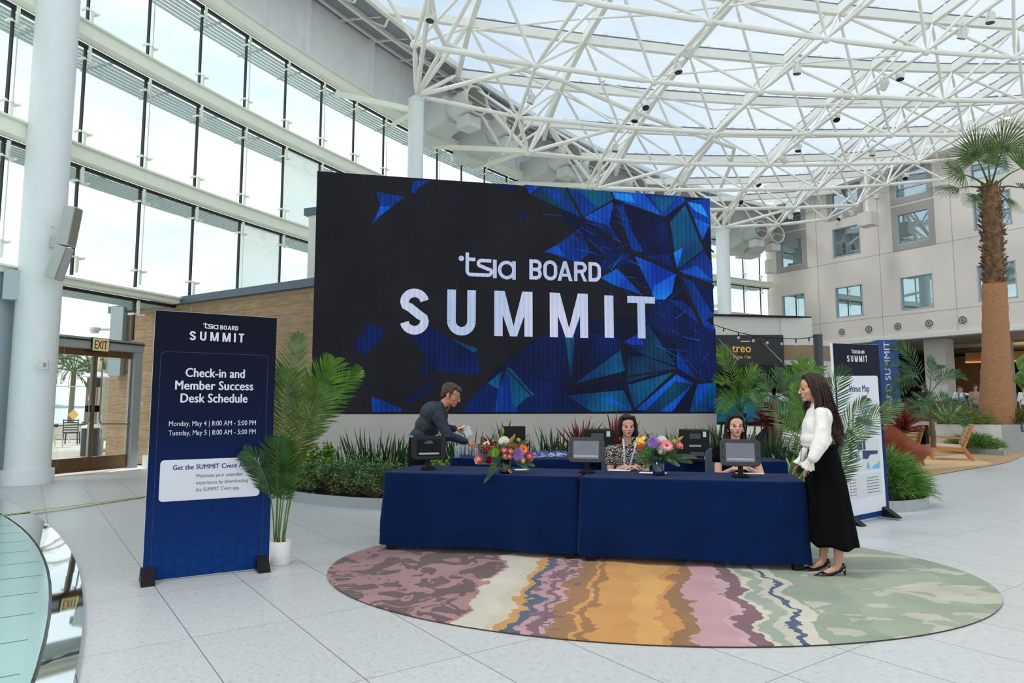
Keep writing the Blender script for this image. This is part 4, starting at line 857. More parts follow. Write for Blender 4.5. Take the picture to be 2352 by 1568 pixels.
# ------------------------------------------------------------------ tables with blue cloths
MT['cloth'] = mat('royal navy cloth', (3, 28, 70), 0.9, spec=0.08, var=0.05, vscale=3, sheen=0.06, bump=0.06, bscale=300)
MT['tabletop'] = mat('grey table plastic', (150, 150, 150), 0.6)
def cloth_table(name, FLc, FRc, BRc, BLc, label_cloth, label_table, z=0.76, hem=0.072, seed=1, group=None):
    t = thing('folding_table', label_table, 'table', ((FLc + BRc) / 2).to_tuple(), 0, 'folding tables')
    c4 = [p.lerp((FLc + FRc + BRc + BLc) / 4, 0.03) for p in (FLc, FRc, BRc, BLc)]
    mb = MB(); mb.prism(c4, z - 0.05, z - 0.008); mb.build('tabletop', MT['tabletop'], t, world=True)
    for i in range(4):
        p = c4[i].lerp((FLc + FRc + BRc + BLc) / 4, 0.05); mb = MB(); mb.box((p.x, p.y, (z - .05) / 2 + 0.02), (0.035, 0.035, z - 0.06)); mb.box((p.x, p.y, 0.045), (0.085, 0.06, 0.06)); mb.build('leg', MT['black'], t, world=True)
    R = random.Random(seed); ring = [FLc, FRc, BRc, BLc]; ctr = sum(ring, Vector()) / 4; path = []; NS = 46
    for i in range(4):
        a, b = ring[i], ring[(i + 1) % 4]
        m_ = NS if i % 2 == 0 else 22
        for k in range(m_): path.append((a.lerp(b, k / m_), i, k / m_, (b - a).normalized()))
    N_ = len(path); rows = []; ph = [R.uniform(0, 6) for _ in range(6)]
    zs = [z, z - 0.004, z - 0.012, z - 0.05, z - 0.12, z - 0.2, z - 0.28, z - 0.36, z - 0.44, z - 0.52, z - 0.60, z - 0.66, hem]
    for ri, zz in enumerate(zs):
        dep = (z - zz) / z; row = []
        for (p, i, s, d) in path:
            out = V(d.y, -d.x, 0); cor = min(s, 1 - s) * 2
            w = 0.016 * dep * sin(s * 15 + ph[i] + dep * 1.4) + 0.010 * dep * sin(s * 31 + ph[(i + 1) % 6]) + 0.020 * dep * sin(s * 6.3 + ph[(i + 2) % 6] - dep * 2)
            off = (0.012 if ri > 1 else (0.0 if ri == 0 else 0.008)) + w * min(1, cor * 6) + 0.03 * dep
            row_p = p + out * off + (out * 0.0)
            if cor < 0.12: o2 = (p - ctr).normalized(); row_p = p + out * (0.012 + 0.03 * dep) * 0.6 + o2 * (0.03 * dep)
            sag = 0.012 * dep * sin(s * 9 + ph[3])
            row.append(V(row_p.x, row_p.y, zz + (sag if ri == len(zs) - 1 else 0)))
        rows.append(row)
    mb = MB(); vs = [p for r in rows for p in r]; mb.add(vs, [(i * N_ + j, (i + 1) * N_ + j, (i + 1) * N_ + (j + 1) % N_, i * N_ + (j + 1) % N_) for i in range(len(rows) - 1) for j in range(N_)], 0, True)
    mb.add(rows[0], [tuple(range(N_))], 0, False)
    o = mb.build(name, MT['cloth']); s = o.modifiers.new('sub', 'SUBSURF'); s.levels = 1; s.render_levels = 1
    tex = bpy.data.textures.new('folds%d' % seed, 'CLOUDS'); tex.noise_scale = 0.28; dm = o.modifiers.new('folds', 'DISPLACE'); dm.texture = tex; dm.strength = 0.030; dm.mid_level = 0.5
    vg = o.vertex_groups.new(name='skirt'); vg.add([i for i, p in enumerate(vs) if p.z < z - 0.03], 1.0, 'REPLACE'); dm.vertex_group = 'skirt'
    tag(o, label_cloth, 'tablecloth', group or 'navy blue tablecloths'); return o
T1 = [V(-1.27, 6.86, 0), V(0.60, 6.42, 0), V(0.80, 7.16, 0), V(-1.07, 7.72, 0)]
T2 = [V(0.63, 6.36, 0), V(2.51, 5.95, 0), V(2.70, 6.70, 0), V(0.83, 7.10, 0)]
cloth_table('tablecloth', *T1, 'navy blue cloth over the left front table under the single left tablet', 'folding table under the left front blue cloth', seed=3)
cloth_table('tablecloth', *T2, 'navy blue cloth over the right front table, woman in skirt at its end', 'folding table under the right front blue cloth', seed=8)
cloth_table('tablecloth', V(-0.78, 8.75, 0), V(1.30, 8.45, 0), V(1.38, 9.1, 0), V(-0.70, 9.4, 0), 'navy blue cloth over the back table with the lanyards', 'folding table at the back under the lanyards', seed=5)
cloth_table('tablecloth', V(1.33, 8.44, 0), V(3.25, 8.17, 0), V(3.33, 8.8, 0), V(1.41, 9.08, 0), 'navy blue cloth over the back table with the two printers', 'folding table at the back under the printers', seed=6)
TZ = 0.766
# ------------------------------------------------------------------ tablets on stands
MT['tabcase'] = mat('graphite tablet case', (52, 51, 54), 0.5, spec=.35); MT['tabcase2'] = mat('black tablet case', (18, 17, 19), 0.55, spec=.3)
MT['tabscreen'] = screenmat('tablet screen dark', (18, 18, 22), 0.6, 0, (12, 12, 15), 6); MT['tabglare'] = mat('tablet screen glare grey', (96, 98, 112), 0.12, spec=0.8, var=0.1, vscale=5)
MT['tabbar'] = mat('tablet search bar', (140, 146, 144), 0.3, emit=0.12); MT['tabtxt'] = mat('tablet text', (120, 124, 136), 0.4, emit=0.1)
def rbox(mb, w, h, d, r, M, mi=0, n=6):
    P = rrect(w, h, r, n); a = [M @ V(x, 0, y) for x, y in P]; b = [M @ V(x, d, y) for x, y in P]
    mb.hexa(a, b, mi)
def tablet(pos, rz, dark, label, w=0.355, h=0.245):
    t = thing('tablet_stand', label, 'tablet', pos, rz, 'check-in tablets'); case = MT['tabcase2'] if dark else MT['tabcase']
    mb = MB(); P = rrect(0.15, 0.11, 0.03); mb.prism(P, 0, 0.018); mb.prism([(x * .8, y * .8) for x, y in P], 0.018, 0.028); mb.build('base', MT['black'], t, bevel=0.003)
    mb = MB(); mb.box((0, 0.0, 0.10), (0.045, 0.03, 0.16)); mb.build('post', MT['black'], t, bevel=0.003)
    M_ = Matrix.Translation(V(0, -0.035, 0.222)) @ Matrix.Rotation(radians(-12), 4, 'X')
    mb = MB(); rbox(mb, w, h, 0.022, 0.045, M_ @ Matrix.Translation(V(0, -0.004, 0))); rbox(mb, w * .6, h * .6, 0.02, 0.02, M_ @ Matrix.Translation(V(0, 0.016, 0))); mb.build('case', case, t, bevel=0.005)
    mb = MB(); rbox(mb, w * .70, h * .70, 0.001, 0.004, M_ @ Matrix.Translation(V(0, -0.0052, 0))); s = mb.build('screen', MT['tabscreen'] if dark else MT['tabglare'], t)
    mb = MB(); X = M_.to_3x3() @ V(1, 0, 0); Y = M_.to_3x3() @ V(0, 0, 1); O = M_ @ V(0, -0.0068, 0)
    place2(mb, title(w * (.24 if dark else .18)), O, X, Y, 0, h * .17); mb.build('lettering', MT['tabtxt'], t)
    mb = MB(); rbox(mb, w * .58 if dark else w * .66, h * .075, 0.001, 0.002, M_ @ Matrix.Translation(V(0, -0.0062, -h * .25))); mb.build('search_bar', MT['tabbar'], t)
    mb = MB()
    for sx in (-1, 1):
        for sz in (-1, 1): rbox(mb, 0.006, 0.03, 0.001, 0.002, M_ @ Matrix.Translation(V(sx * w * .425, -0.0055, sz * h * .2)))
    mb.build('slot', MT['black'], t)
    return t
tablet(V(-0.86, 7.10, TZ), radians(14), True, 'black tablet on stand at the left end, in front of the bending man')
tablet(V(0.73, 6.75, TZ), radians(-14), False, 'grey tablet on stand in the middle, in front of the first printer')
tablet(V(2.09, 6.33, TZ), radians(-14), False, 'grey tablet on stand covering the chest of the seated woman in black')
# ------------------------------------------------------------------ papers
MT['paper'] = mat('white paper', (232, 232, 236), 0.6)
def sheet(c, w, d, rz, z, lab, grp='papers on the front tables', h=0.003, m=None):
    mb = MB(); mb.box((0, 0, h / 2), (w, d, h)); o = mb.build('paper_sheet', m or MT['paper']); o.location = (c[0], c[1], z); o.rotation_euler = (0, 0, rz); return tag(o, lab, 'paper', grp)
p = atz(1423, 1080, TZ); sheet(p, 0.22, 0.14, -.25, TZ, 'white paper left of the yellow and pink bouquet')
p = atz(1500, 1086, TZ); sheet(p, 0.26, 0.13, -.3, TZ, 'white paper partly under the right flower vase')
p = atz(1722, 1088, TZ); sheet(p, 0.26, 0.05, -.2, TZ, 'narrow folded paper beside the right tablet', h=0.008)
p = atz(1198, 1079, TZ); sheet(p, 0.13, 0.09, .3, TZ, 'small card right of the left bouquet', h=0.006)
# ------------------------------------------------------------------ printers and monitor on the back table
MT['printer'] = mat('black printer shell', (16, 17, 20), 0.5, spec=.3); MT['printpanel'] = mat('printer grey panel', (70, 74, 80), 0.35); MT['sticker'] = mat('pale green sticker', (190, 214, 206), 0.5)
def printer(p, w, d, h, rz, label):
    t = thing('badge_printer', label, 'printer', p, rz, 'badge printers')
    mb = MB(); mb.box((0, d / 2, h / 2), (w, d, h)); mb.build('shell', MT['printer'], t, bevel=0.012)
    mb = MB(); mb.box((-.02, -0.002, h * .80), (w * .42, 0.008, h * .16)); mb.build('display_panel', MT['printpanel'], t)
    mb = MB(); mb.box((w * .30, -0.002, h * .86), (w * .12, 0.004, h * .17)); mb.build('sticker', MT['sticker'], t)
    mb = MB(); mb.box((-.02, -0.003, h * .50), (w * .45, 0.01, h * .06)); mb.build('paper_slot', mat('slot light', (150, 156, 164), 0.3), t)
    mb = MB(); mb.box((0, -0.015, h * .24), (w * .52, 0.03, h * .12)); mb.box((0, -0.012, h * .10), (w * .4, 0.02, h * .03)); mb.build('output_tray', MT['printpanel'], t, bevel=0.004)
    mb = MB(); mb.box((w * .3, -0.002, h * .12), (w * .06, 0.003, h * .09)); mb.build('barcode_label', MT['sticker'], t)
printer(atz(1376, 1060, TZ) * 1.0 + V(0.02, 0.12, 0), 0.36, 0.40, 0.37, radians(-4), 'black badge printer between the middle tablet and the short haired woman')
printer(atz(1603, 1062, TZ) + V(0.02, 0.10, 0), 0.30, 0.40, 0.37, radians(-6), 'black badge printer between the two seated women')
t = thing('computer_monitor', 'black computer monitor behind the left bouquet', 'monitor', atz(1180, 1046, TZ) + V(0, .15, 0), radians(10))
mb = MB(); rbox(mb, 0.32, 0.28, 0.03, 0.01, Matrix.Translation(V(0, 0, 0.24))); mb.build('housing', MT['printer'], t); mb = MB(); mb.box((0, 0.03, 0.08), (0.05, 0.03, 0.14)); mb.build('neck', MT['printer'], t); mb = MB(); mb.box((0, 0.03, 0.008), (0.2, 0.14, 0.016)); mb.build('foot', MT['printer'], t)
# cups
MT['cupglass'] = glass('clear plastic cup', (0.86, 0.9, 0.92), 0.16, milk=0.12, milkc=(.8, .85, .9))
for n_, (u, v, lab) in enumerate([(1050, 1051, 'clear plastic cup standing left of the picture frame'), (1060, 1044, 'clear plastic cup behind the first cup'), (1088, 1049, 'clear cup inside view of the picture frame')]):
    p = atz(u, v, TZ) + V(0, 0.08 * n_, 0); mb = MB(); mb.lathe((0, 0, 0), [(0.001, 0.002), (0.032, 0.002), (0.045, 0.15), (0.047, 0.152), (0.043, 0.15), (0.030, 0.006)], 20); o = mb.build('plastic_cup', MT['cupglass']); o.location = p; tag(o, lab, 'cup', 'clear cups on the back table')
# picture frame on the front left table, seen from behind the flowers
t = thing('picture_frame', 'tan framed sign standing behind the left bouquet', 'picture frame', atz(1108, 1066, TZ) + V(.1, 0, 0), radians(-6))
MT['tan'] = mat('tan wood frame', (120, 104, 82), 0.6); MT['tealcard'] = mat('dark teal card', (22, 70, 92), 0.4)
mb = MB()
for c, d in (((0, 0, 0.008), (0.30, 0.02, 0.016)), ((0, 0, 0.20), (0.30, 0.02, 0.016)), ((-0.142, 0, 0.104), (0.016, 0.02, 0.20)), ((0.142, 0, 0.104), (0.016, 0.02, 0.20))): mb.box(c, d)
mb.build('frame', MT['tan'], t); mb = MB(); mb.box((0, 0.004, 0.09), (0.27, 0.004, 0.15)); mb.build('card', MT['tealcard'], t)
# lanyards in heaps
MT['lany'] = mat('white lanyard ribbon', (206, 214, 236), 0.6); MT['lanyb'] = mat('blue lanyard print', (60, 96, 170), 0.6)
for n_ in range(9):
    u = 1222 + n_ * 10.5 if n_ < 8 else 1100; v = 1046 + (n_ % 2) * 3; p = atz(u, v, TZ) + V(0, .03, 0); R = random.Random(n_); mb = MB()
    for k in range(4):
        pts = [V(0.05 * R.uniform(-1, 1) + 0.05 * cos(a), 0.04 * sin(a), 0.012 + 0.022 * k * .5 + 0.012 * sin(3 * a + k)) for a in [2 * pi * q / 10 for q in range(11)]]
        mb.ribbon(pts, [0.017] * 11, [V(0, .3, 1).normalized()] * 11, k % 2 and 1 or 0)
    o = mb.build('lanyard', [MT['lany'], MT['lanyb']]); o.location = p
    tag(o, 'coiled white and blue lanyard on the back table, ' + ('inside the picture frame view' if n_ == 8 else ['leftmost', 'second from left', 'third from left', 'fourth from left', 'fifth from left', 'sixth from left', 'seventh from left', 'rightmost'][n_] + ' in the row'), 'lanyard', 'lanyards heaped on the back table')

# ------------------------------------------------------------------ standing banners
def banner_mat():
    m = bpy.data.materials.new('navy banner print'); m.use_nodes = True; nt = m.node_tree; N = nt.nodes; L = nt.links; b = N['Principled BSDF']; b.inputs['Roughness'].default_value = 0.6; b.inputs['Specular IOR Level'].default_value = 0.12
    tc = N.new('ShaderNodeTexCoord'); sp = N.new('ShaderNodeSeparateXYZ'); L.new(tc.outputs['Object'], sp.inputs[0])
    mr = N.new('ShaderNodeMapRange'); mr.inputs[1].default_value = 0; mr.inputs[2].default_value = 2.2; L.new(sp.outputs['Z'], mr.inputs[0])
    cr = N.new('ShaderNodeValToRGB'); e = cr.color_ramp.elements; e[0].position = 0.05; e[0].color = lin((3, 52, 116)); e[1].position = 0.9; e[1].color = lin((10, 14, 34)); x = e.new(0.35); x.color = lin((5, 32, 84)); x = e.new(0.6); x.color = lin((8, 20, 52)); L.new(mr.outputs[0], cr.inputs['Fac'])
    last = None
    for a in (0, 60, 120):
        mp = N.new('ShaderNodeMapping'); mp.inputs['Rotation'].default_value = (0, radians(a), 0); L.new(tc.outputs['Object'], mp.inputs['Vector']); wv = N.new('ShaderNodeTexWave'); wv.inputs['Scale'].default_value = 3.4; L.new(mp.outputs[0], wv.inputs['Vector'])
        g = N.new('ShaderNodeMath'); g.operation = 'GREATER_THAN'; g.inputs[1].default_value = 0.93; L.new(wv.outputs['Fac'], g.inputs[0])
        if last is None: last = g.outputs[0]
        else:
            q = N.new('ShaderNodeMath'); q.operation = 'MAXIMUM'; L.new(last, q.inputs[0]); L.new(g.outputs[0], q.inputs[1]); last = q.outputs[0]
    ml = N.new('ShaderNodeMapRange'); ml.inputs[1].default_value = 0.85; ml.inputs[2].default_value = 0.25; ml.inputs[3].default_value = 0; ml.inputs[4].default_value = 0.35; L.new(sp.outputs['Z'], ml.inputs[0])
    q = N.new('ShaderNodeMath'); q.operation = 'MULTIPLY'; L.new(last, q.inputs[0]); L.new(ml.outputs[0], q.inputs[1])
    mx = N.new('ShaderNodeMixRGB'); mx.inputs['Color2'].default_value = lin((10, 30, 78)); L.new(cr.outputs[0], mx.inputs['Color1']); L.new(q.outputs[0], mx.inputs['Fac']); L.new(mx.outputs[0], b.inputs['Base Color'])
    return m
MT['banner'] = banner_mat(); MT['bwhite'] = mat('white foam edge', (225, 228, 232), 0.5); MT['print'] = mat('printed off white', (214, 216, 224), 0.5); MT['navytxt'] = mat('navy print text', (26, 52, 120), 0.5); MT['greytxt'] = mat('grey print text', (84, 88, 104), 0.5); MT['thinline'] = mat('thin blue outline', (18, 44, 100), 0.5)
def banner(p, q, H_, label, flip=False):
    d = (q - p); W_ = d.length; t = thing('standing_banner', label, 'banner', p, atan2(d.y, d.x))
    mb = MB(); mb.box((W_ / 2, 0.02, H_ / 2 + 0.012), (W_, 0.036, H_)); mb.build('board', MT['bwhite'], t)
    mb = MB(); mb.add([(0, 0.0, .012 + .002), (W_, 0.0, .012 + .002), (W_, 0.0, H_ + .01), (0, 0.0, H_ + .01)], [(0, 1, 2, 3)]); mb.build('printed_face', MT['banner'], t)
    return t, W_
def facepart(t, name, m, G, x, z, off=-0.0015):
    mb = MB(); place2(mb, G, V(x, off, z), V(1, 0, 0), V(0, 0, 1)); return mb.build(name, m, t)
b0, b1 = atz(326, 1340, 0), atz(617, 1306, 0)
BN, BW = banner(b0, b1, 2.19, 'tall navy check-in schedule banner standing beside the potted palm')
cx = BW / 2 - 0.005; k = BW / 0.98
facepart(BN, 'title_lettering', MT['print'], title(0.44 * k), cx, 1.965)
O2 = rrect(0.86 * k, 2.0, 0.04); 
vs, fs = stroke2([V(x, y).to_2d() if False else Vector((x, y)) for x, y in O2], 0.004, True); facepart(BN, 'outline', MT['thinline'], [(vs, [tuple(reversed(f)) for f in fs])], cx, 0.86, -0.0012)
for i, (s, w, z) in enumerate([('Check-in and', .47, 1.655), ('Member Success', .62, 1.548), ('Desk Schedule', .53, 1.441)]): facepart(BN, 'heading_text', MT['print'], text2(s, w * k, 0.075, 0.03), cx, z)
for i, (s, w, z) in enumerate([('Monday, May 4 | 8:00 AM - 5:00 PM', .69, 1.245), ('Tuesday, May 5 | 8:00 AM - 5:00 PM', .69, 1.168)]): facepart(BN, 'schedule_text', MT['print'], text2(s, w * k, 0.042, 0.003), cx, z)
facepart(BN, 'app_panel', MT['print'], [([Vector(p) for p in rrect(0.79 * k, 0.335, 0.03)], [tuple(range(24))])], cx, 0.80)
facepart(BN, 'app_heading_text', MT['navytxt'], text2('Get the SUMMIT Cvent App', .60 * k, 0.040, 0.022), cx, 0.885, -0.003)
for s, z in (('Maximize your attendee', .815), ('experience by downloading', .758), ('the SUMMIT Cvent app.', .701)): facepart(BN, 'app_note_text', MT['greytxt'], text2(s, len(s) * .0166 * k, 0.030, 0.0, 'LEFT'), cx - .12 * k, z, -0.003)
def foot(t, x, depth=0.14):
    mb = MB(); mb.hexa([V(x - .05, -depth, 0), V(x + .05, -depth, 0), V(x + .05, .03 + depth, 0), V(x - .05, .03 + depth, 0)], [V(x - .05, -.012, .12), V(x + .05, -.012, .12), V(x + .05, .05, .12), V(x - .05, .05, .12)]); mb.build('foot', MT['black'], t)
foot(BN, 0.035); foot(BN, BW - 0.06)
m0, m1 = atz(1938, 1205, 0), atz(2044, 1188, 0)
MN, MW = banner(m0, m1, 2.17, 'venue map banner with white map panel behind the woman in the skirt')
MN.rotation_euler = (0, radians(-1.6), atan2((m1 - m0).y, (m1 - m0).x))
facepart(MN, 'title_lettering', MT['print'], title(MW * .44), MW / 2, 1.955)
facepart(MN, 'map_panel', MT['print'], [([Vector(p) for p in rrect(MW * .90, 1.70, 0.03)], [tuple(range(24))])], MW / 2 - .02, 0.93)
facepart(MN, 'heading_text', MT['navytxt'], text2('Venue Map', MW * .44, 0.085, 0.02), MW / 2, 1.58, -0.003)
MT['mgrey'] = mat('map grey', (150, 156, 166), 0.6); MT['mnavy'] = mat('map navy', (28, 40, 92), 0.6); MT['mblue'] = mat('map blue', (96, 176, 214), 0.6); MT['mlight'] = mat('map pale ground', (200, 206, 208), 0.6)
def Pg(*p): return [([Vector(q) for q in p], [tuple(range(len(p)))])]
w2 = MW
facepart(MN, 'map_ground', MT['mlight'], Pg((-.36 * w2, 1.02), (.36 * w2, 1.02), (.36 * w2, 1.47), (-.36 * w2, 1.47)) + Pg((-.36 * w2, .60), (.36 * w2, .60), (.36 * w2, .98), (-.36 * w2, .98)) + Pg((-.36 * w2, .28), (.36 * w2, .28), (.36 * w2, .56), (-.36 * w2, .56)), w2 / 2, 0, -0.003)
facepart(MN, 'floor_plan', MT['mgrey'], Pg((-.05 * w2, 1.39), (.12 * w2, 1.30), (.30 * w2, 1.36), (.12 * w2, 1.45)) + Pg((-.05 * w2, 1.22), (.15 * w2, 1.10), (.32 * w2, 1.18), (.12 * w2, 1.29)) + Pg((-.1 * w2, 1.06), (.15 * w2, 1.02), (.3 * w2, 1.07), (.1 * w2, 1.12)), w2 / 2, 0, -0.0042)
facepart(MN, 'navy_block', MT['mnavy'], Pg((-.14 * w2, 1.24), (-.04 * w2, 1.20), (.04 * w2, 1.235), (-.06 * w2, 1.275)) + Pg((.02 * w2, 1.20), (.15 * w2, 1.13), (.26 * w2, 1.18), (.14 * w2, 1.25)) + Pg((-.12 * w2, .86), (-.02 * w2, .86), (-.02 * w2, .97), (-.12 * w2, .97)) + Pg((.0 * w2, .86), (.05 * w2, .86), (.05 * w2, .97), (.0 * w2, .97)) + Pg((-.02 * w2, .75), (.08 * w2, .74), (.14 * w2, .79), (.30 * w2, .79), (.32 * w2, .83), (-.02 * w2, .85)), w2 / 2, 0, -0.0050)
facepart(MN, 'blue_block', MT['mblue'], Pg((-.04 * w2, 1.345), (.08 * w2, 1.31), (.2 * w2, 1.345), (.08 * w2, 1.38)) + Pg((-.16 * w2, .76), (-.10 * w2, .76), (-.10 * w2, .83), (-.16 * w2, .83)) + Pg((.04 * w2, .62), (.13 * w2, .62), (.09 * w2, .71)) + Pg((.18 * w2, .61), (.34 * w2, .61), (.34 * w2, .70), (.28 * w2, .66), (.2 * w2, .65)), w2 / 2, 0, -0.0054)
G = []
for i in range(6): G += Pg((-.33 * w2, .50 - .036 * i), (-.305 * w2, .50 - .036 * i), (-.305 * w2, .515 - .036 * i), (-.33 * w2, .515 - .036 * i)) + Pg((-.28 * w2, .503 - .036 * i), (-.20 * w2, .503 - .036 * i), (-.20 * w2, .511 - .036 * i), (-.28 * w2, .511 - .036 * i)) + Pg((.03 * w2, .503 - .036 * i), (.30 * w2, .503 - .036 * i), (.30 * w2, .511 - .036 * i), (.03 * w2, .511 - .036 * i))
facepart(MN, 'legend', MT['greytxt'], G, w2 / 2, 0, -0.0044)
foot(MN, 0.10, 0.20); foot(MN, MW - 0.12, 0.20)
# floor items: tape, mirror ring stage
MT['tape1'] = mat('yellow tape', (232, 214, 40), 0.5); MT['tape2'] = mat('black tape', (40, 44, 48), 0.5)
a, b = atz(-160, 1205, 0.06), atz(345, 1138, 0.012); mb = MB(); n = 64; dirn = (b - a).normalized(); sx_ = V(dirn.y, -dirn.x, 0)
for i in range(n):
    p, q = a.lerp(b, i / n), a.lerp(b, (i + 1) / n); sh = dirn * 0.03; mb.add([p - sx_ * .045, p + sx_ * .045 + sh, q + sx_ * .045 + sh, q - sx_ * .045], [(0, 1, 2, 3)], i % 2)
tag(mb.build('hazard_tape', [MT['tape1'], MT['tape2']]), 'yellow and black hazard tape running along the floor behind the banner', 'tape')
MT['mirror'] = mat('mirror steel ring', (214, 220, 222), 0.03, metal=1.0); MT['gfloor'] = mat('pale green glass floor', (158, 196, 192), 0.12, spec=0.6, var=0.03, vscale=2)
oc, orr, ic, irr = V(-24.17, -8.46, 0), 25.05, V(-22.7, -7.96, 0), 23.36
def ap(c, r, a, z): return V(c.x + r * cos(a), c.y + r * sin(a), z)
ts = [radians(10 + 50 * i / 40) for i in range(41)]
t = thing('glass_stage', 'curved low stage with green glass top and mirror polished rim at lower left', 'stage', ap(oc, orr - 2, radians(34), 0))
mb = MB()
for z0 in (0.0,):
    vs = []
    for a in ts: vs += [ap(oc, orr, a, 0.0), ap(oc, orr, a, 0.035), ap(ic, irr, a, 0.045)]
    mb.add(vs, [(3 * i, 3 * i + 3, 3 * i + 4, 3 * i + 1) for i in range(40)] + [(3 * i + 1, 3 * i + 4, 3 * i + 5, 3 * i + 2) for i in range(40)])
mb.build('mirror_rim', MT['mirror'], t, world=True)
mb = MB(); inn = [ap(ic, irr - 0.02, a, 0.046) for a in ts]; mb.add(inn + [V(-14, 10, 0.046), V(-14, -3, 0.046)], [tuple(range(len(inn))) + (len(inn), len(inn) + 1)]); gt = mb.build('glass_top', MT['gfloor'], t, world=True)
mb = MB()
for k in range(12):
    o_ = V(-4.5, 2.2 + k * 0.75, 0.0475); d_ = V(cos(radians(35.7)), sin(radians(35.7)), 0); P = [o_ - d_ * 9 , o_ + d_ * 9]
    # clip the seam to the glass disc
    hit = [o_ - d_ * 9 + d_ * s * 0.05 for s in range(0, 360)]
    ok = [h_ for h_ in hit if (V(h_.x, h_.y, 0) - ic).length < irr - 0.05 and h_.x > -14]
    if len(ok) > 3: mb.bar(ok[0], ok[-1], 0.006, 0.001)
mb.build('seam', MT['darkseal'], gt, world=False) if False else mb.build('seam', MT['darkseal'], t, world=True)
# ------------------------------------------------------------------ plants
def leafmat(name, rgb, rgb2, rough=0.45, tr=0.25):
    m = bpy.data.materials.new(name); m.use_nodes = True; nt = m.node_tree; N = nt.nodes; L = nt.links; b = N['Principled BSDF']; out = N['Material Output']
    b.inputs['Roughness'].default_value = rough; b.inputs['Specular IOR Level'].default_value = 0.4
    tc = N.new('ShaderNodeTexCoord'); n = N.new('ShaderNodeTexNoise'); n.inputs['Scale'].default_value = 7; n.inputs['Detail'].default_value = 3; L.new(tc.outputs['Object'], n.inputs['Vector'])
    cr = N.new('ShaderNodeValToRGB'); e = cr.color_ramp.elements; e[0].position = 0.35; e[1].position = 0.65; e[0].color = lin(rgb); e[1].color = lin(rgb2); L.new(n.outputs['Fac'], cr.inputs['Fac']); L.new(cr.outputs[0], b.inputs['Base Color'])
    t = N.new('ShaderNodeBsdfTranslucent'); L.new(cr.outputs[0], t.inputs['Color']); mx = N.new('ShaderNodeMixShader'); mx.inputs['Fac'].default_value = tr; L.new(b.outputs[0], mx.inputs[1]); L.new(t.outputs[0], mx.inputs[2]); L.new(mx.outputs[0], out.inputs['Surface'])
    return m
MT['palm1'] = leafmat('areca leaf', (48, 74, 24), (88, 118, 42)); MT['palmb'] = leafmat('bright areca leaf', (62, 104, 26), (104, 148, 46), tr=.3); MT['palmd'] = leafmat('dark palm leaf', (34, 66, 32), (66, 104, 52))
MT['palmg'] = leafmat('grey green palm leaf', (62, 92, 52), (108, 134, 84)); MT['shrub'] = leafmat('shrub leaf', (50, 94, 48), (116, 154, 96), tr=.2); MT['shrubb'] = leafmat('bright shrub leaf', (60, 110, 30), (130, 168, 60), tr=.2)
MT['blade'] = leafmat('strap blade', (22, 46, 22), (52, 86, 40), tr=.12); MT['red'] = leafmat('red cordyline blade', (88, 22, 30), (140, 52, 50), tr=.2); MT['grass'] = leafmat('soft grass', (66, 110, 46), (124, 162, 82), tr=.2)
MT['ygrass'] = leafmat('olive grass', (84, 104, 40), (142, 146, 70), tr=.2); MT['fan'] = leafmat('fan palm leaf', (56, 86, 40), (104, 130, 66), tr=.3); MT['agave'] = leafmat('agave leaf', (70, 108, 66), (120, 150, 96), tr=.1); MT['cream'] = leafmat('cream leaf edge', (196, 200, 130), (220, 220, 160), tr=.1)
MT['stem'] = mat('green palm stem', (86, 118, 52), 0.5); MT['stembr'] = mat('brown stem sheath', (120, 74, 44), 0.7); MT['bark'] = mat('twig bark', (104, 88, 62), 0.9, var=.2); MT['pot'] = mat('white pot', (218, 216, 214), 0.45)
MT['trunk'] = mat('palm trunk weave', (168, 120, 84), 0.9, var=.25, vscale=9, stretch=(1, 1, 7), bump=.8, bscale=14); MT['boots'] = mat('shaggy palm boots', (122, 92, 66), 0.95, var=.35, vscale=12, bump=.9, bscale=20)
def bez(pts, n):
    """smooth curve through points"""
    P = [Vector(p) for p in pts]; out = []
    if len(P) < 3: return [P[0].lerp(P[-1], i / (n - 1)) for i in range(n)]
    seg = len(P) - 1
    for i in range(n):
        t = i / (n - 1) * seg; k = min(int(t), seg - 1); f = t - k; p0 = P[max(k - 1, 0)]; p1 = P[k]; p2 = P[k + 1]; p3 = P[min(k + 2, seg)]
        out.append(0.5 * ((2 * p1) + (p2 - p0) * f + (2 * p0 - 5 * p1 + 4 * p2 - p3) * f * f + (3 * p1 - p0 - 3 * p2 + p3) * f ** 3))
    return out
def leaflet(mb, p, d, L_, w, sag, mi=0, nseg=4, nrm=None, tipdir=None):
    pts = []; ws = []; sd = []; q = Vector(p); dd = Vector(d).normalized()
    for i in range(nseg + 1):
        f = i / nseg; pts.append(q.copy()); ws.append(w * (0.45 + 1.5 * f * (1 - f) * 2) * (1 if i < nseg else 0.12)); s = dd.cross(nrm if nrm else V(0, 0, 1))
        if s.length < .05: s = dd.cross(V(1, 0, 0))
        sd.append(s.normalized()); q = q + dd * (L_ / nseg); dd = (dd + V(0, 0, -sag / nseg) + (tipdir * 0.25 / nseg * 2 if tipdir else V(0, 0, 0))).normalized()
    mb.ribbon(pts, ws, sd, mi)
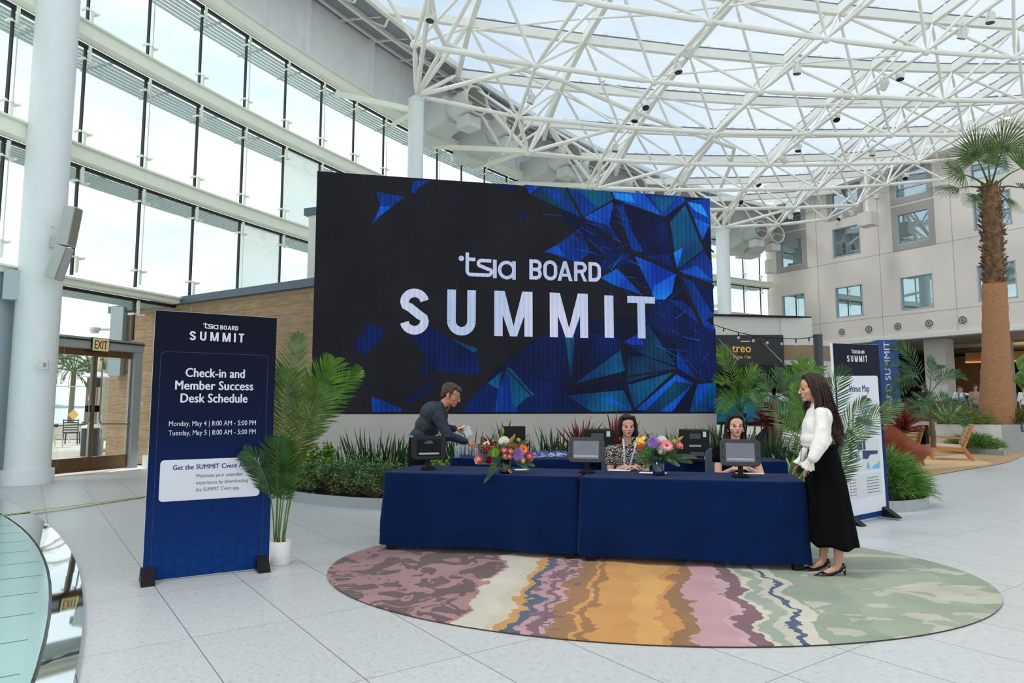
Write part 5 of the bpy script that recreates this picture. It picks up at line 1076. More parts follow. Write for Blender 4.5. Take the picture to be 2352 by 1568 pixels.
def frond(mb, spine, L_, n, w, nrm, start=0.25, ang=55, sag=0.35, mi=0, rs=0.008, stem_mi=None, R=RND):
    sp = bez(spine, 40); nrm = Vector(nrm).normalized()
    tot = len(sp) - 1
    mb.tube(sp[::3] + [sp[-1]], [rs * (1 - 0.75 * i / (len(sp[::3]))) for i in range(len(sp[::3]) + 1)], 5, mi if stem_mi is None else stem_mi)
    for i in range(n):
        f = start + (1 - start) * (i + 0.5) / n; k = f * tot; a = int(min(k, tot - 1)); p = sp[a].lerp(sp[a + 1], k - a); d = (sp[min(a + 2, tot)] - sp[max(a - 1, 0)]).normalized()
        g = (f - start) / (1 - start); prof = (0.45 + 1.1 * sin(pi * min(1, g * 0.9 + 0.12))) / 1.55 * (1 if g < .85 else (1 - (g - .85) * 2.6))
        side = d.cross(nrm).normalized()
        for s in (-1, 1):
            A = radians(ang * (1 - 0.45 * g) + R.uniform(-5, 5)); dr = d * cos(A) + side * s * sin(A) + nrm * (0.28 + R.uniform(-.08, .1))
            leaflet(mb, p, dr, L_ * prof * R.uniform(.9, 1.08), w, sag * R.uniform(.7, 1.3), mi, 4, nrm, d)
def px(u, v, y): return aty(u, v, y)
# potted areca beside the check-in banner
pp = atz(641, 1296, 0); pp = V(pp.x, pp.y + 0.02, 0)
t = thing('potted_palm', 'tall artificial areca palm in a white pot beside the check-in banner', 'potted plant', pp)
mb = MB(); mb.lathe((0, 0, 0), [(0.001, 0.0), (0.088, 0.0), (0.092, 0.01), (0.095, 0.205), (0.088, 0.207), (0.085, 0.19), (0.001, 0.188)], 40); mb.build('pot', MT['pot'], t)
Y = pp.y
FR = [([(634, 1240, Y), (640, 1100, Y), (646, 980, Y - .03), (655, 900, Y - .06), (664, 852, Y - .08)], 0.27, 'palm1', (-.15, -1, .2)),
      ([(638, 1240, Y), (650, 1080, Y + .05), (662, 950, Y + .08), (672, 850, Y + .1), (690, 768, Y + .06)], 0.24, 'palmg', (.1, -1, .2)),
      ([(652, 1245, Y), (668, 1130, Y - .05), (682, 1030, Y - .08), (706, 960, Y - .1), (727, 915, Y - .1), (735, 880, Y - .12)], 0.27, 'palm1', (.25, -1, .15)),
      ([(648, 1240, Y), (672, 1080, Y + .1), (700, 985, Y + .14), (732, 905, Y + .15), (758, 860, Y + .12), (769, 826, Y + .08)], 0.27, 'palmb', (.15, -1, .15)),
      ([(650, 1240, Y), (690, 1050, Y + .2), (735, 960, Y + .25), (785, 890, Y + .26), (830, 850, Y + .22)], 0.20, 'palmb', (.1, -1, .3)),
      ([(632, 1240, Y), (636, 1160, Y - .1), (638, 1100, Y - .15), (637, 1050, Y - .18), (640, 1008, Y - .2)], 0.22, 'palmd', (0, -1, .1)),
      ([(630, 1242, Y), (626, 1170, Y - .14), (612, 1105, Y - .26), (592, 1062, Y - .34), (562, 1036, Y - .38)], 0.17, 'palmd', (-.2, -1, .3)),
      ([(640, 1245, Y), (648, 1170, Y - .08), (655, 1110, Y - .12), (662, 1060, Y - .14), (668, 1015, Y - .12)], 0.20, 'palm1', (.15, -1, .1))]
for sp_, L_, m_, nr in FR:
    mb = MB(); frond(mb, [px(*q) for q in sp_], L_ * 1.12, 42, 0.012, nr, 0.33, 66, 0.5, 0, 0.007, 1); mb.build('frond', [MT[m_], MT['stem']], t, world=True)
mb = MB()
for u in (630, 636, 641, 648, 653): a = px(u, 1258, Y + RND.uniform(-.03, .03)); mb.tube([V(a.x, a.y, .18), a, a + V(0.003, 0, 0.09)], [0.014, 0.011, 0.006], 7)
mb.build('stem_sheath', MT['stembr'], t, world=True)
# potted palm between the woman and the map banner
pb = V(3.42, 7.75, 0); t = thing('potted_palm', 'artificial palm behind the woman in the skirt, fronds across the map banner', 'potted plant', pb)
mb = MB(); mb.lathe((0, 0, 0), [(0.001, 0.0), (0.12, 0.0), (0.13, 0.25), (0.12, 0.25), (0.11, 0.23), (0.001, 0.23)], 32); mb.build('pot', MT['pot'], t)
B0 = (1868, 1180, 7.75)
for sp_, L_, m_, nr in [([B0, (1880, 1060, 7.7), (1900, 960, 7.6), (1918, 890, 7.55), (1936, 842, 7.5)], .24, 'palmd', (.1, -1, .2)), ([B0, (1900, 1100, 7.6), (1930, 1040, 7.5), (1950, 975, 7.4), (1990, 915, 7.35)], .26, 'palmg', (0, -1, .2)),
        ([B0, (1910, 1080, 7.7), (1950, 1005, 7.6), (2010, 960, 7.5), (2068, 925, 7.5)], .24, 'palmg', (.1, -1, .4)), ([B0, (1895, 1130, 7.5), (1915, 1100, 7.4), (1935, 1060, 7.35), (1950, 990, 7.3)], .22, 'palmd', (0, -1, .1)),
        ([B0, (1862, 1080, 7.8), (1835, 1020, 7.8), (1790, 955, 7.8), (1725, 908, 7.8)], .24, 'palmg', (-.1, -1, .3)), ([B0, (1860, 1080, 7.9), (1848, 990, 7.95), (1838, 930, 7.95), (1822, 880, 7.9)], .26, 'palmb', (0, -1, .2))]:
    mb = MB(); frond(mb, [px(*q) for q in sp_], L_ * 1.05, 30, 0.012, nr, 0.30, 64, 0.35, 0, 0.008, 1); mb.build('frond', [MT[m_], MT['stem']], t, world=True)
# garden palms: radiating crowns
def garden_palm(u, v, y, z0, tips, L_, label, m_='palmd', n=26, w=0.019, trunk=0.05, cat='palm'):
    c = px(u, v, y); t = thing('garden_palm', label, cat, V(c.x, c.y, z0), 0, 'palms in the planting beds')
    mb = MB(); mb.tube([V(c.x, c.y, z0), V(c.x + .02, c.y, (z0 + c.z) / 2), c], [trunk * 1.2, trunk, trunk * .8], 8); mb.build('trunk', MT['bark'], t, world=True)
    for tu, tv, dy in tips:
        e = px(tu, tv, y + dy); d = e - c; arch = max(.1, d.length * .22); mid1 = c + d * .4 + V(0, 0, arch); mid2 = c + d * .75 + V(0, 0, arch * .8)
        nr = V(0, -1, .5) if abs(d.x) < .6 * d.length else V(0, -.7, .9)
        mb = MB(); frond(mb, [c, mid1, mid2, e], L_ * .85, n, w, nr, .2, 58, .55, 0, .012); mb.build('frond', MT[m_], t, world=True)
garden_palm(1702, 945, 14.5, 0.1, [(1650, 812, .2), (1692, 868, -.4), (1740, 858, .2), (1652, 880, -.5), (1762, 895, -.3), (1652, 915, 0), (1735, 915, -.8), (1655, 945, -.7)], .42, 'green areca palm under the restaurant sign, right of the screen', 'palmb')
garden_palm(1858, 960, 13.0, 0.1, [(1802, 858, .3), (1835, 838, 0), (1875, 842, .4), (1802, 905, -.3), (1795, 945, -.5), (1815, 985, -.6)], .40, 'bright areca palm behind the head of the woman in the skirt', 'palmb')
garden_palm(2135, 905, 16.5, 0.7, [(2035, 842, 0), (2052, 800, .3), (2210, 868, 0), (2038, 905, -.5), (2150, 838, .5), (2060, 875, -.6), (2030, 940, -.8)], .42, 'dark arching palm in front of the blue hanging banner', 'palmd')
garden_palm(2140, 962, 15.5, 0.5, [(2090, 935, 0), (2245, 945, 0), (2185, 920, .3), (2075, 975, -.3), (2215, 975, -.5), (2120, 915, .3)], .42, 'small low palm beside the red plant by the lounge', 'palmd', 24)
garden_palm(1780, 915, 12.5, 0.1, [(1740, 880, .2), (1860, 880, -.2), (1735, 925, 0), (1800, 868, .4), (1850, 925, -.3)], .4, 'low dark palm between the two areca palms', 'palmd', 22)
# tall fan palm
tb = V(15.75, 22.35, 0.80); tt = px(2275, 432, 21.6); ft = thing('fan_palm', 'tall fan palm with brown trunk rising in the right planter', 'palm', tb)
mb = MB(); n = 40; ring = []
for i in range(n + 1):
    f = i / n; c = V(tb.x + (tt.x - tb.x) * f + .05 * sin(f * 3), tb.y + (tt.y - tb.y) * f, tb.z + (tt.z - tb.z) * f); ring.append((c, 0.33 + 0.20 * (1 - f) ** 3 + 0.012 * sin(i * 2.3)))
mb.tube([c for c, r in ring[:25]], [r for c, r in ring[:25]], 20); mb.build('lower_trunk', MT['trunk'], ft, world=True)
mb = MB(); mb.tube([c for c, r in ring[24:]], [0.27] * len(ring[24:]), 16)
for k in range(520):
    f = .58 + .42 * RND.random(); a = RND.uniform(0, 2 * pi); i = int(f * n); c = ring[i][0]; o_ = V(cos(a), sin(a), 0); p = c + o_ * .25 + V(0, 0, RND.uniform(0, .2)); leaflet(mb, p, o_ * .5 + V(RND.uniform(-.3, .3), RND.uniform(-.3, .3), .9), RND.uniform(.14, .26), .09, RND.uniform(.2, 1.3), 0, 3, o_)
mb.build('shaggy_boots', MT['boots'], ft, world=True)
def fan(c, aim, nr, Rr, spread=115, nb=38, name='fan_leaf'):
    Rr *= 1.36
    mb = MB(); aim = Vector(aim).normalized(); nr = Vector(nr).normalized(); sd_ = aim.cross(nr).normalized(); nr = sd_.cross(aim)
    o_ = c + aim * Rr * 0.80; mb.tube([c, c + aim * Rr * .5 + V(0, 0, .06), o_], [.04, .026, .015], 6)
    for k in range(nb):
        a = radians(-spread + 2 * spread * k / (nb - 1)); d = aim * cos(a) + sd_ * sin(a); l = Rr * (1.0 - .25 * abs(a) / radians(spread)) * RND.uniform(.92, 1.05); e1 = o_ + d * l * .5 + nr * .02 * (-1) ** k; e2 = o_ + d * l - V(0, 0, .12 * l)
        m_ = e1.lerp(e2, .5) - V(0, 0, .01); s_ = d.cross(nr).normalized(); wd = 2 * radians(spread) / nb * l * .52
        mb.ribbon([o_, e1, m_, e2], [.02, wd, wd * .55, .008], [s_] * 4)
    mb.build(name, MT['fan'], ft, world=True)
for au, av, ady, nr, Rr, spd in [(2215, 300, -.7, (-.15, -1, .15), 1.0, 88), (2312, 315, -.9, (.15, -1, .1), 1.05, 92), (2165, 375, -.5, (-.1, -.9, .6), 1.0, 80), (2385, 360, -.2, (.2, -.9, .5), 1.05, 85), (2150, 432, .3, (0, -.6, .9), .85, 70), (2262, 285, .9, (0, -1, .1), .95, 90), (2400, 430, 0, (.2, -.6, .8), .9, 75), (2190, 485, -.3, (-.2, -.9, .4), .5, 60), (2345, 480, -.3, (.2, -.8, .6), .5, 60)]:
    a = px(au, av, 21.6 + ady) - tt; fan(tt, a, nr, Rr, spd)
# strap clumps, cordylines, grasses
def clump(name, c, n, h, spread, w, m_, label, cat, sag=0.35, group=None, tipw=0.1, lean=0.35):
    mb = MB(); R = random.Random(int(c.x * 991 + c.y * 77))
    for k in range(n):
        a = R.uniform(0, 2 * pi); r = spread * sqrt(R.random()); p = V(r * cos(a), r * sin(a), 0); l = h * R.uniform(.55, 1.08); d = V(cos(a) * lean * R.uniform(.1, 1.3), sin(a) * lean * R.uniform(.1, 1.3), 1)
        f = V(R.uniform(-1, 1), R.uniform(-1, 1), 0.1).normalized(); leaflet(mb, p, d, l, w * R.uniform(.7, 1.2), sag * R.uniform(.2, 1.5), 0, 5, f)
    o = mb.build(name, MT[m_]); o.location = c; return tag(o, label, cat, group)
BEDZ = 0.12
k = 0
names = ['leftmost of the row by the low wall', 'second from left along the low wall', 'behind the bending man', 'behind the left tablet', 'left of the computer monitor', 'right of the computer monitor', 'between monitor and first printer', 'behind the first printer', 'right of the short haired woman', 'behind the right bouquet', 'left of the second printer', 'behind the second printer', 'under the right end of the screen', 'behind the seated woman in black', 'right of the seated woman in black', 'near the variegated agave', 'behind the skirted woman', 'at the far right of the bed']
for u, y, n, h in [(805, 11.4, 60, .75), (860, 11.2, 70, .95), (915, 11.3, 70, .8), (985, 11.2, 60, .75), (1075, 11.2, 80, .95), (1235, 11.3, 80, .85), (1290, 11.2, 60, 1.0), (1375, 11.6, 70, .9), (1475, 11.8, 60, .85), (1530, 11.8, 60, .85), (1570, 11.7, 60, 1.0), (1625, 11.6, 80, 1.0), (1665, 11.3, 90, 1.0), (1722, 11.0, 90, .95), (1765, 10.8, 90, .9), (1800, 10.6, 60, .8), (1840, 10.4, 70, .8), (1895, 10.2, 60, .7)]:
    p = aty(u, 935, y); clump('strap_leaf_clump', V(p.x, p.y, BEDZ), n, h, .30, .026, 'blade', 'dark green strap leaf clump ' + names[k], 'plant', group='strap leaf clumps in the bed'); k += 1
for i, (u, y, h) in enumerate([(1158, 11.3, .85), (1332, 11.5, .95), (1412, 11.6, 1.0), (2072, 15.2, .62), (1765, 14.2, .6)]):
    p = aty(u, 935, y); z0 = .30 if i < 3 else (.75 if i == 3 else .9)
    mb = MB(); R = random.Random(i); c0 = V(0, 0, z0 + .08)
    for q in range(110): a = R.uniform(0, 2 * pi); el = R.uniform(-.1, 1.5); leaflet(mb, c0 + V(0, 0, R.uniform(0, .18)), V(cos(a) * cos(el), sin(a) * cos(el), sin(el) + .1), h * R.uniform(.55, .85), .03, R.uniform(.1, .6), 0, 4, V(R.uniform(-1, 1), R.uniform(-1, 1), .3).normalized())
    t = thing('cordyline', 'red cordyline ' + ['behind the computer monitor', 'left behind the first printer', 'behind the short haired woman', 'beside the wicker chairs under the map banner side', 'under the restaurant sign palms'][i], 'plant', V(p.x, p.y, 0), 0, 'red spiky cordylines'); mb.build('foliage', MT['red'], t)
    mb = MB(); mb.tube([(0, 0, .0), (0.01, 0, z0 + .15)], .03, 7); mb.build('stem', MT['bark'], t)
def shrub(c, r, h, n, m_, label, leaf=.022, group='low round shrubs in the bed'):
    t = thing('round_shrub', label, 'shrub', c, 0, group); R = random.Random(int(c.x * 57 + c.y * 13)); mb = MB(); tw = MB(); tips = []
    for k in range(46):
        a = R.uniform(0, 2 * pi); el = R.uniform(.15, 1.45); d = V(cos(a) * cos(el) * r, sin(a) * cos(el) * r, .06 + sin(el) * h * .9) * R.uniform(.72, 1); tw.tube([V(0, 0, 0), d * .55 + V(R.uniform(-.03, .03), R.uniform(-.03, .03), .02), d], [.010, .006, .003], 4); tips.append(d)
    tw.build('twigs', MT['bark'], t)
    for k in range(n):
        b = R.choice(tips); p = b * R.uniform(.72, 1.06) + V(R.gauss(0, .04), R.gauss(0, .04), R.gauss(0, .03)); p.z = max(p.z, .03); a = R.uniform(0, 2 * pi); d = V(cos(a), sin(a), R.uniform(-.2, .8)).normalized(); s = d.cross(V(R.uniform(-1, 1), R.uniform(-1, 1), 1).normalized()).normalized() * leaf * .42; l = leaf * R.uniform(.8, 1.3)
        mb.add([p, p + d * l * .5 + s, p + d * l, p + d * l * .5 - s], [(0, 1, 2, 3)])
    o = mb.build('leaves', MT[m_], t); return t
for i, (u, v, y, r, h, lab) in enumerate([(690, 0, 11.0, .42, .55, 'leftmost low shrub behind the potted palm fronds'), (725, 0, 10.55, .42, .5, 'low green shrub second from the left behind the kerb'), (775, 0, 10.3, .45, .55, 'low green shrub in the middle above the floor socket'), (822, 0, 10.05, .42, .55, 'low green shrub just left of the blue table'), (868, 0, 9.8, .42, .55, 'low green shrub touching the corner of the blue table'), (925, 0, 10.2, .42, .5, 'low shrub behind the left tablet'), (745, 0, 11.0, .4, .75, 'taller glossy shrub at the back left of the bed'), (655, 0, 11.4, .4, .6, 'shrub hidden behind the potted palm')]):
    p = aty(u, 935, y); shrub(V(p.x, p.y, BEDZ), r, h, 1500 if i != 6 else 700, 'shrub' if i != 6 else 'shrubb', lab, .034 if i != 6 else .075)
for i, (u, y) in enumerate([(1000, 10.6), (1100, 10.3), (1250, 10.3), (1450, 10.3), (1560, 10.2), (1700, 10.0)]):
    p = aty(u, 935, y); shrub(V(p.x, p.y, BEDZ), .40, .5, 800, 'shrubb', 'bright leafed low shrub behind the back tables, ' + ['first', 'second', 'third', 'fourth', 'fifth', 'sixth'][i] + ' from left', .05)
def agave(c, r, label, n=16):
    t = thing('agave', label, 'plant', c, 0, 'variegated agaves'); R = random.Random(int(c.x * 9)); mb = MB()
    for k in range(n):
        a = k * 2.4; el = .35 + .9 * k / n; d = V(cos(a) * cos(el), sin(a) * cos(el), sin(el)); s = d.cross(V(0, 0, 1)).normalized(); pts = [d * r * f + V(0, 0, .04 - .12 * f * f * (1 - el / 1.4)) for f in (0, .25, .55, .8, 1)]
        mb.ribbon(pts, [.07, .09, .085, .05, .004], [s] * 5, 0); up = V(0, 0, .002)
        for q in (-1, 1): mb.ribbon([p + s * q * w / 2 + up for p, w in zip(pts, [.07, .09, .085, .05, .004])], [.016, .016, .014, .01, .002], [s] * 5, 1)
    mb.build('rosette', [MT['agave'], MT['cream']], t)
p = aty(1808, 935, 9.3); agave(V(p.x, p.y, .18), .62, 'variegated agave left of the woman in the skirt')
p = aty(1770, 935, 9.5); agave(V(p.x, p.y, .15), .5, 'variegated agave behind the right end of the back table')
p = aty(2175, 935, 20.5); agave(V(p.x, p.y, .85), .9, 'pale striped agave on top of the white planter')
def mound(c, rx, h, n, m_, label, l=.35, kind='grass'):
    mb = MB(); R = random.Random(int(c.x * 31 + 5))
    for k in range(n):
        a = R.uniform(0, 2 * pi); r = sqrt(R.random()); p = V(rx * r * cos(a), rx * r * sin(a), h * .55 * (1 - r * r)); d = V(cos(a) * r + R.uniform(-.4, .4), sin(a) * r + R.uniform(-.4, .4), 1.1); leaflet(mb, p, d, l * R.uniform(.6, 1.1), .008 + .006 * (c.y > 14), R.uniform(.8, 2.2), 0, 4, V(R.uniform(-1, 1), R.uniform(-1, 1), .2).normalized())
    o = mb.build('grass_mound', MT[m_]); o.location = c; return tag(o, label, 'grass', 'grass mounds')
mound(V(5.42, 10.05, .1), .38, .8, 2400, 'grass', 'soft green grass mound right of the map banner foot', .40)
mound(V(5.3, 10.7, .1), .38, .95, 1500, 'grass', 'grass mound behind the map banner edge', .42)
mound(V(3.55, 9.35 + .5, .1), .42, .4, 1200, 'grass', 'grass mound left behind the skirted woman', .4)
mound(V(14.2, 21.15, .12), .55, .35, 1500, 'grass', 'green grass mound in front of the white planter wall', .42)
mound(V(10.8, 21.9, .02), .6, .5, 1500, 'grass', 'green grass mound behind the black round chair', .6)
mound(V(9.0, 21.0, .12), .9, .6, 1400, 'grass', 'green grass mound behind the left wicker chair', .6)
for i, (x, y) in enumerate([(12.6, 22.8), (14.4, 22.4), (16.6, 22.6), (18.6, 22.6), (10.6, 23.4)]): mound(V(x, y, .82), .8, .3, 1300, 'ygrass', 'olive feather grass on the raised planter, ' + ['behind the wicker chair', 'left of the palm trunk', 'right of the palm trunk', 'at the right picture edge', 'at its left end'][i], .6)
# planting bed and kerbs
bed = [V(-4.6, 12.9, 0), V(-4.0, 11.6, 0), V(-3.55, 10.75, 0), V(-3.1, 10.25, 0), V(-2.5, 9.85, 0), V(-1.9, 9.6, 0), V(-1.2, 9.55, 0), V(0, 9.6, 0), V(2.0, 9.5, 0), V(3.6, 9.3, 0), V(4.4, 9.38, 0), V(5.15, 9.3, 0), V(5.8, 9.7, 0), V(6.08, 10.4, 0), V(6.0, 11.2, 0), V(6.9, 12.6, 0), V(8.2, 14.6, 0)]
sm = bez(bed, 70); mb = MB(); back = [V(7.5, 22, 0), V(4.3, 22, 0), V(4.3, 13.45, 0), V(-3.4, 11.8, 0)]
mb.add([V(p.x, p.y, 0.11) for p in sm + back], [tuple(range(len(sm) + 4))]); tag(mb.build('garden_soil', MT['soil']), 'dark mulch of the planting bed under the screen', 'soil', kind='stuff')
MT['kerb'] = mat('grey metal planter kerb', (158, 166, 168), 0.45, metal=.3)
mb = MB()
for a, b in zip(sm[:-1], sm[1:]): mb.bar(a + V(0, 0, .075), b + V(0, 0, .075), .03, .15)
kb = struct(mb.build('trim_10', MT['kerb']), 'low grey metal kerb around the planting bed')
# floor socket and cable at the kerb
p = atz(748, 1154, 0); t = thing('floor_socket', 'open floor socket plate with a plug by the planting bed kerb', 'floor socket', p, radians(20))
mb = MB(); mb.box((0, 0, .004), (.22, .12, .008)); mb.build('plate', MT['steel'], t); mb = MB(); mb.box((0, .02, .03), (.06, .05, .045)); mb.build('plug', MT['pot'], t, bevel=.006)
mb = MB()
for o_ in (0, .03): mb.tube(bez([p + V(.02, .02, .05), p + V(.10, .05, .09 + o_), p + V(.25, .0, .03), p + V(.45, -.12, .012), p + V(.75, -.45, .012), p + V(1.25, -.75, .012)], 24), .008, 6)
tag(mb.build('power_cable', MT['black']), 'black power cable running from the floor socket to the blue table', 'cable')
# ------------------------------------------------------------------ bouquets
FM = {}
def fm(k, a, b): FM[k] = leafmat('petal ' + k, a, b, .5, .15); return FM[k]
for k, a, b in (('white', (222, 222, 214), (242, 240, 234)), ('pink', (222, 120, 116), (238, 166, 156)), ('rose', (206, 96, 110), (226, 140, 140)), ('red', (120, 16, 24), (164, 28, 34)), ('lime', (126, 158, 22), (164, 196, 46)), ('purple', (142, 96, 176), (184, 142, 212)), ('orange', (222, 108, 20), (242, 148, 40)), ('salmon', (206, 112, 76), (228, 146, 104)), ('yellow', (226, 178, 26), (244, 208, 60)), ('cream', (226, 204, 120), (240, 224, 160)), ('coral', (232, 110, 76), (246, 150, 110)), ('gpink', (228, 120, 128), (244, 164, 164)), ('bud', (128, 152, 66), (168, 184, 96)), ('core', (110, 30, 34), (160, 60, 50))): fm(k, a, b)
def flower(p, kind, r, key, aim, label, grp, basep):
    t = thing({'mum': 'chrysanthemum', 'rose': 'rose', 'gerb': 'gerbera', 'lily': 'lily_bud', 'carn': 'carnation', 'alst': 'alstroemeria'}[kind], label, 'flower', p, 0, grp); R = random.Random(int(p.x * 999 + p.z * 777)); aim = Vector(aim).normalized(); x = aim.cross(V(0, 0, 1)).normalized(); y = aim.cross(x); mb = MB()
    if kind in ('mum', 'carn'):
        n = 150 if kind == 'mum' else 90
        for k in range(n):
            el = math.acos(1 - 1.35 * (k + .5) / n); a = k * 2.3999; d = aim * cos(el) + (x * cos(a) + y * sin(a)) * sin(el); w = r * (.14 if kind == 'mum' else .3); leaflet(mb, d * r * .2, d, r * (.8 + .2 * sin(el)) , w, .15 * (el / 1.5), 0, 3, (x * sin(a) - y * cos(a)) if kind == 'carn' else aim)
        mb.ball((0, 0, 0), r * .55, 10, 7)
    elif kind == 'rose':
        mb.ball(aim * r * .05, (r * .6, r * .6, r * .6), 10, 8)
        for lay, (n, rr, tl) in enumerate(((3, .45, .15), (4, .62, .35), (5, .80, .60), (6, .95, 1.0))):
            for k in range(n):
                a = 2 * pi * k / n + lay * .7; o_ = x * cos(a) + y * sin(a); s_ = (x * -sin(a) + y * cos(a)); rows = []
                for i in range(5):
                    f = i / 4; c = o_ * r * (rr * (.55 + .45 * f) + .12 * tl * f * f) + aim * r * (-.45 + 1.15 * f * (1 - .28 * tl)); w = r * (.5 + .25 * sin(pi * min(f + .2, 1))) * rr; rows.append([c - s_ * w - o_ * r * .12, c - s_ * w * .5, c + o_ * r * .04, c + s_ * w * .5, c + s_ * w - o_ * r * .12])
                mb.grid(rows)
    elif kind == 'gerb':
        for lay in range(2):
            for k in range(24): a = 2 * pi * (k + lay * .5) / 24; d = (x * cos(a) + y * sin(a)) + aim * (.15 + .2 * lay); leaflet(mb, d * r * .15, d, r * (.85 - .18 * lay), r * .16, .05, 0, 3, aim)
    elif kind == 'lily': mb.tube([aim * -r, aim * -.4 * r, aim * .3 * r, aim * r], [r * .14, r * .3, r * .28, r * .04], 10)
    elif kind == 'alst':
        for q in range(4):
            c = V(R.uniform(-1, 1), R.uniform(-1, .3), R.uniform(-1, 1)) * r * .6
            for k in range(6): a = 2 * pi * k / 6; d = (x * cos(a) + y * sin(a)) + aim * .5; leaflet(mb, c, d, r * .55, r * .3, .3, 0, 3, aim)
    mb.build('petals', FM[key], t)
    if kind == 'gerb': m = MB(); m.ball(aim * r * .05, (r * .2, r * .2, r * .2), 12, 8); m.build('flower_centre', FM['core'], t)
    m = MB(); q = Vector(basep) - p; m.tube([V(0, 0, 0), q * .5 + V(0, .01, .01), q], .003, 5); m.build('stem', MT['stem'], t)
def bouquet(vp, uvs, y, lab, grp, greens, vase_h, vm):
    t = thing('flower_vase', lab, 'vase', vp); mb = MB(); mb.lathe((0, 0, 0), [(.001, 0), (.052, 0), (.055, .01), (.056, vase_h), (.050, vase_h), (.048, .012), (.001, .012)], 28); mb.build('vase_body', vm, t)
    top_ = V(vp.x, vp.y, vp.z + vase_h); g = MB(); R = random.Random(3)
    for (u, v, dy, m_, n, L_) in greens:
        e = px(u, v, y + dy); m = MB(); b = top_ + V(0, 0, -.02); mid = b.lerp(e, .5) + V(0, 0, .03); frond(m, [b, mid, e], L_ * .9, n + 8, .0042, V(.1, -1, .4), .25, 62, .3, 0, .002); o = m.build('fern_foliage', MT[m_], t, world=True)
    m = MB()
    for k in range(1700):
        a = R.uniform(0, 2 * pi); el = R.uniform(-.2, 1.4); d = V(cos(a) * cos(el) * 1.25, sin(a) * cos(el) * .7, sin(el) * .8) * R.uniform(.04, .135); p = top_ + V(0, 0, .045) + d; leaflet(m, p, d + V(0, 0, .02), R.uniform(.014, .036), .009, .3, 0, 3, V(R.uniform(-1, 1), -1, R.uniform(-.5, 1)).normalized())
    m.build('leaf_filler', MT['shrub'], t, world=True)
    for u, v, dy, kind, r, key, l in uvs:
        p = px(u, v, y + dy); aim = (p - (top_ + V(0, .03, -.03))).normalized() + V(0, -.9, .1); flower(p, kind, r, key, aim, l, grp, top_)
MT['darkvase'] = mat('dark glass vase', (18, 20, 24), .1, spec=.7); MT['bluevase'] = mat('dark blue glass vase', (24, 42, 70), .08, spec=.8)
v1 = atz(1160, 1086, TZ); y1 = v1.y
bouquet(v1, [(1158, 1014, 0, 'mum', .050, 'white', 'white chrysanthemum at the top of the left bouquet'), (1139, 1039, -.06, 'mum', .040, 'lime', 'lime green pompom in the left bouquet'), (1190, 1044, -.05, 'mum', .058, 'purple', 'purple chrysanthemum in the left bouquet'), (1158, 1035, -.08, 'rose', .030, 'pink', 'pink spray rose, upper left of the four in the left bouquet'), (1172, 1037, -.08, 'rose', .029, 'pink', 'pink spray rose, upper right of the four in the left bouquet'), (1160, 1047, -.09, 'rose', .027, 'pink', 'pink spray rose, lower left of the four in the left bouquet'), (1170, 1048, -.09, 'rose', .026, 'pink', 'pink spray rose, lower right of the four in the left bouquet'),
    (1101, 1054, -.03, 'rose', .048, 'pink', 'large pink rose leaning out at the left of the left bouquet'), (1214, 1048, -.04, 'rose', .048, 'rose', 'large rose pink bloom at the right side of the left bouquet'), (1123, 1026, -.02, 'alst', .045, 'red', 'dark red blossom at the upper left of the left bouquet'), (1136, 1021, -.0, 'rose', .030, 'red', 'deep red rose beside the white chrysanthemum'), (1123, 1056, -.06, 'carn', .036, 'red', 'red carnation low in the left bouquet'), (1116, 1036, 0, 'rose', .028, 'red', 'small dark red rose at the left rim of the left bouquet'), (1119, 1017, .02, 'alst', .034, 'cream', 'pale yellow blossom at the top left of the left bouquet'),
    (1202, 1031, -.01, 'gerb', .055, 'orange', 'orange gerbera seen side on in the left bouquet'), (1172, 1024, -.03, 'carn', .034, 'salmon', 'salmon carnation behind the pink spray roses'), (1183, 1026, -.02, 'carn', .030, 'salmon', 'salmon carnation next to the orange gerbera'), (1174, 1012, 0, 'lily', .060, 'bud', 'green lily bud right of the white chrysanthemum'), (1155, 988, .02, 'lily', .048, 'bud', 'tall green lily bud above the left bouquet'), (1180, 1004, .02, 'lily', .05, 'bud', 'pale green lily bud at the upper right of the left bouquet'), (1200, 1057, -.07, 'rose', .026, 'cream', 'cream yellow bud low on the right of the left bouquet'), (1162, 1052, -.11, 'carn', .018, 'cream', 'tiny cream bloom under the pink spray roses'), (1172, 1080, -.08, 'alst', .026, 'orange', 'orange blossom lying at the foot of the left vase'), (1191, 1010, .0, 'carn', .020, 'cream', 'small cream bloom at the upper right of the left bouquet')],
    y1, 'dark vase of mixed red, white and pink flowers on the left table', 'flowers of the left bouquet', [(1112, 1108, -.24, 'palmd', 22, .045), (1122, 1080, -.15, 'palmd', 18, .05), (1228, 1070, -.08, 'palmd', 20, .05), (1105, 1020, .05, 'palmg', 16, .04), (1150, 985, .05, 'palmg', 16, .04), (1212, 1010, .06, 'palmg', 16, .04), (1135, 1000, .1, 'palmg', 14, .05), (1215, 1078, -.10, 'palmd', 18, .045)], .13, MT['darkvase'])
v2 = atz(1513, 1090, TZ); y2 = v2.y
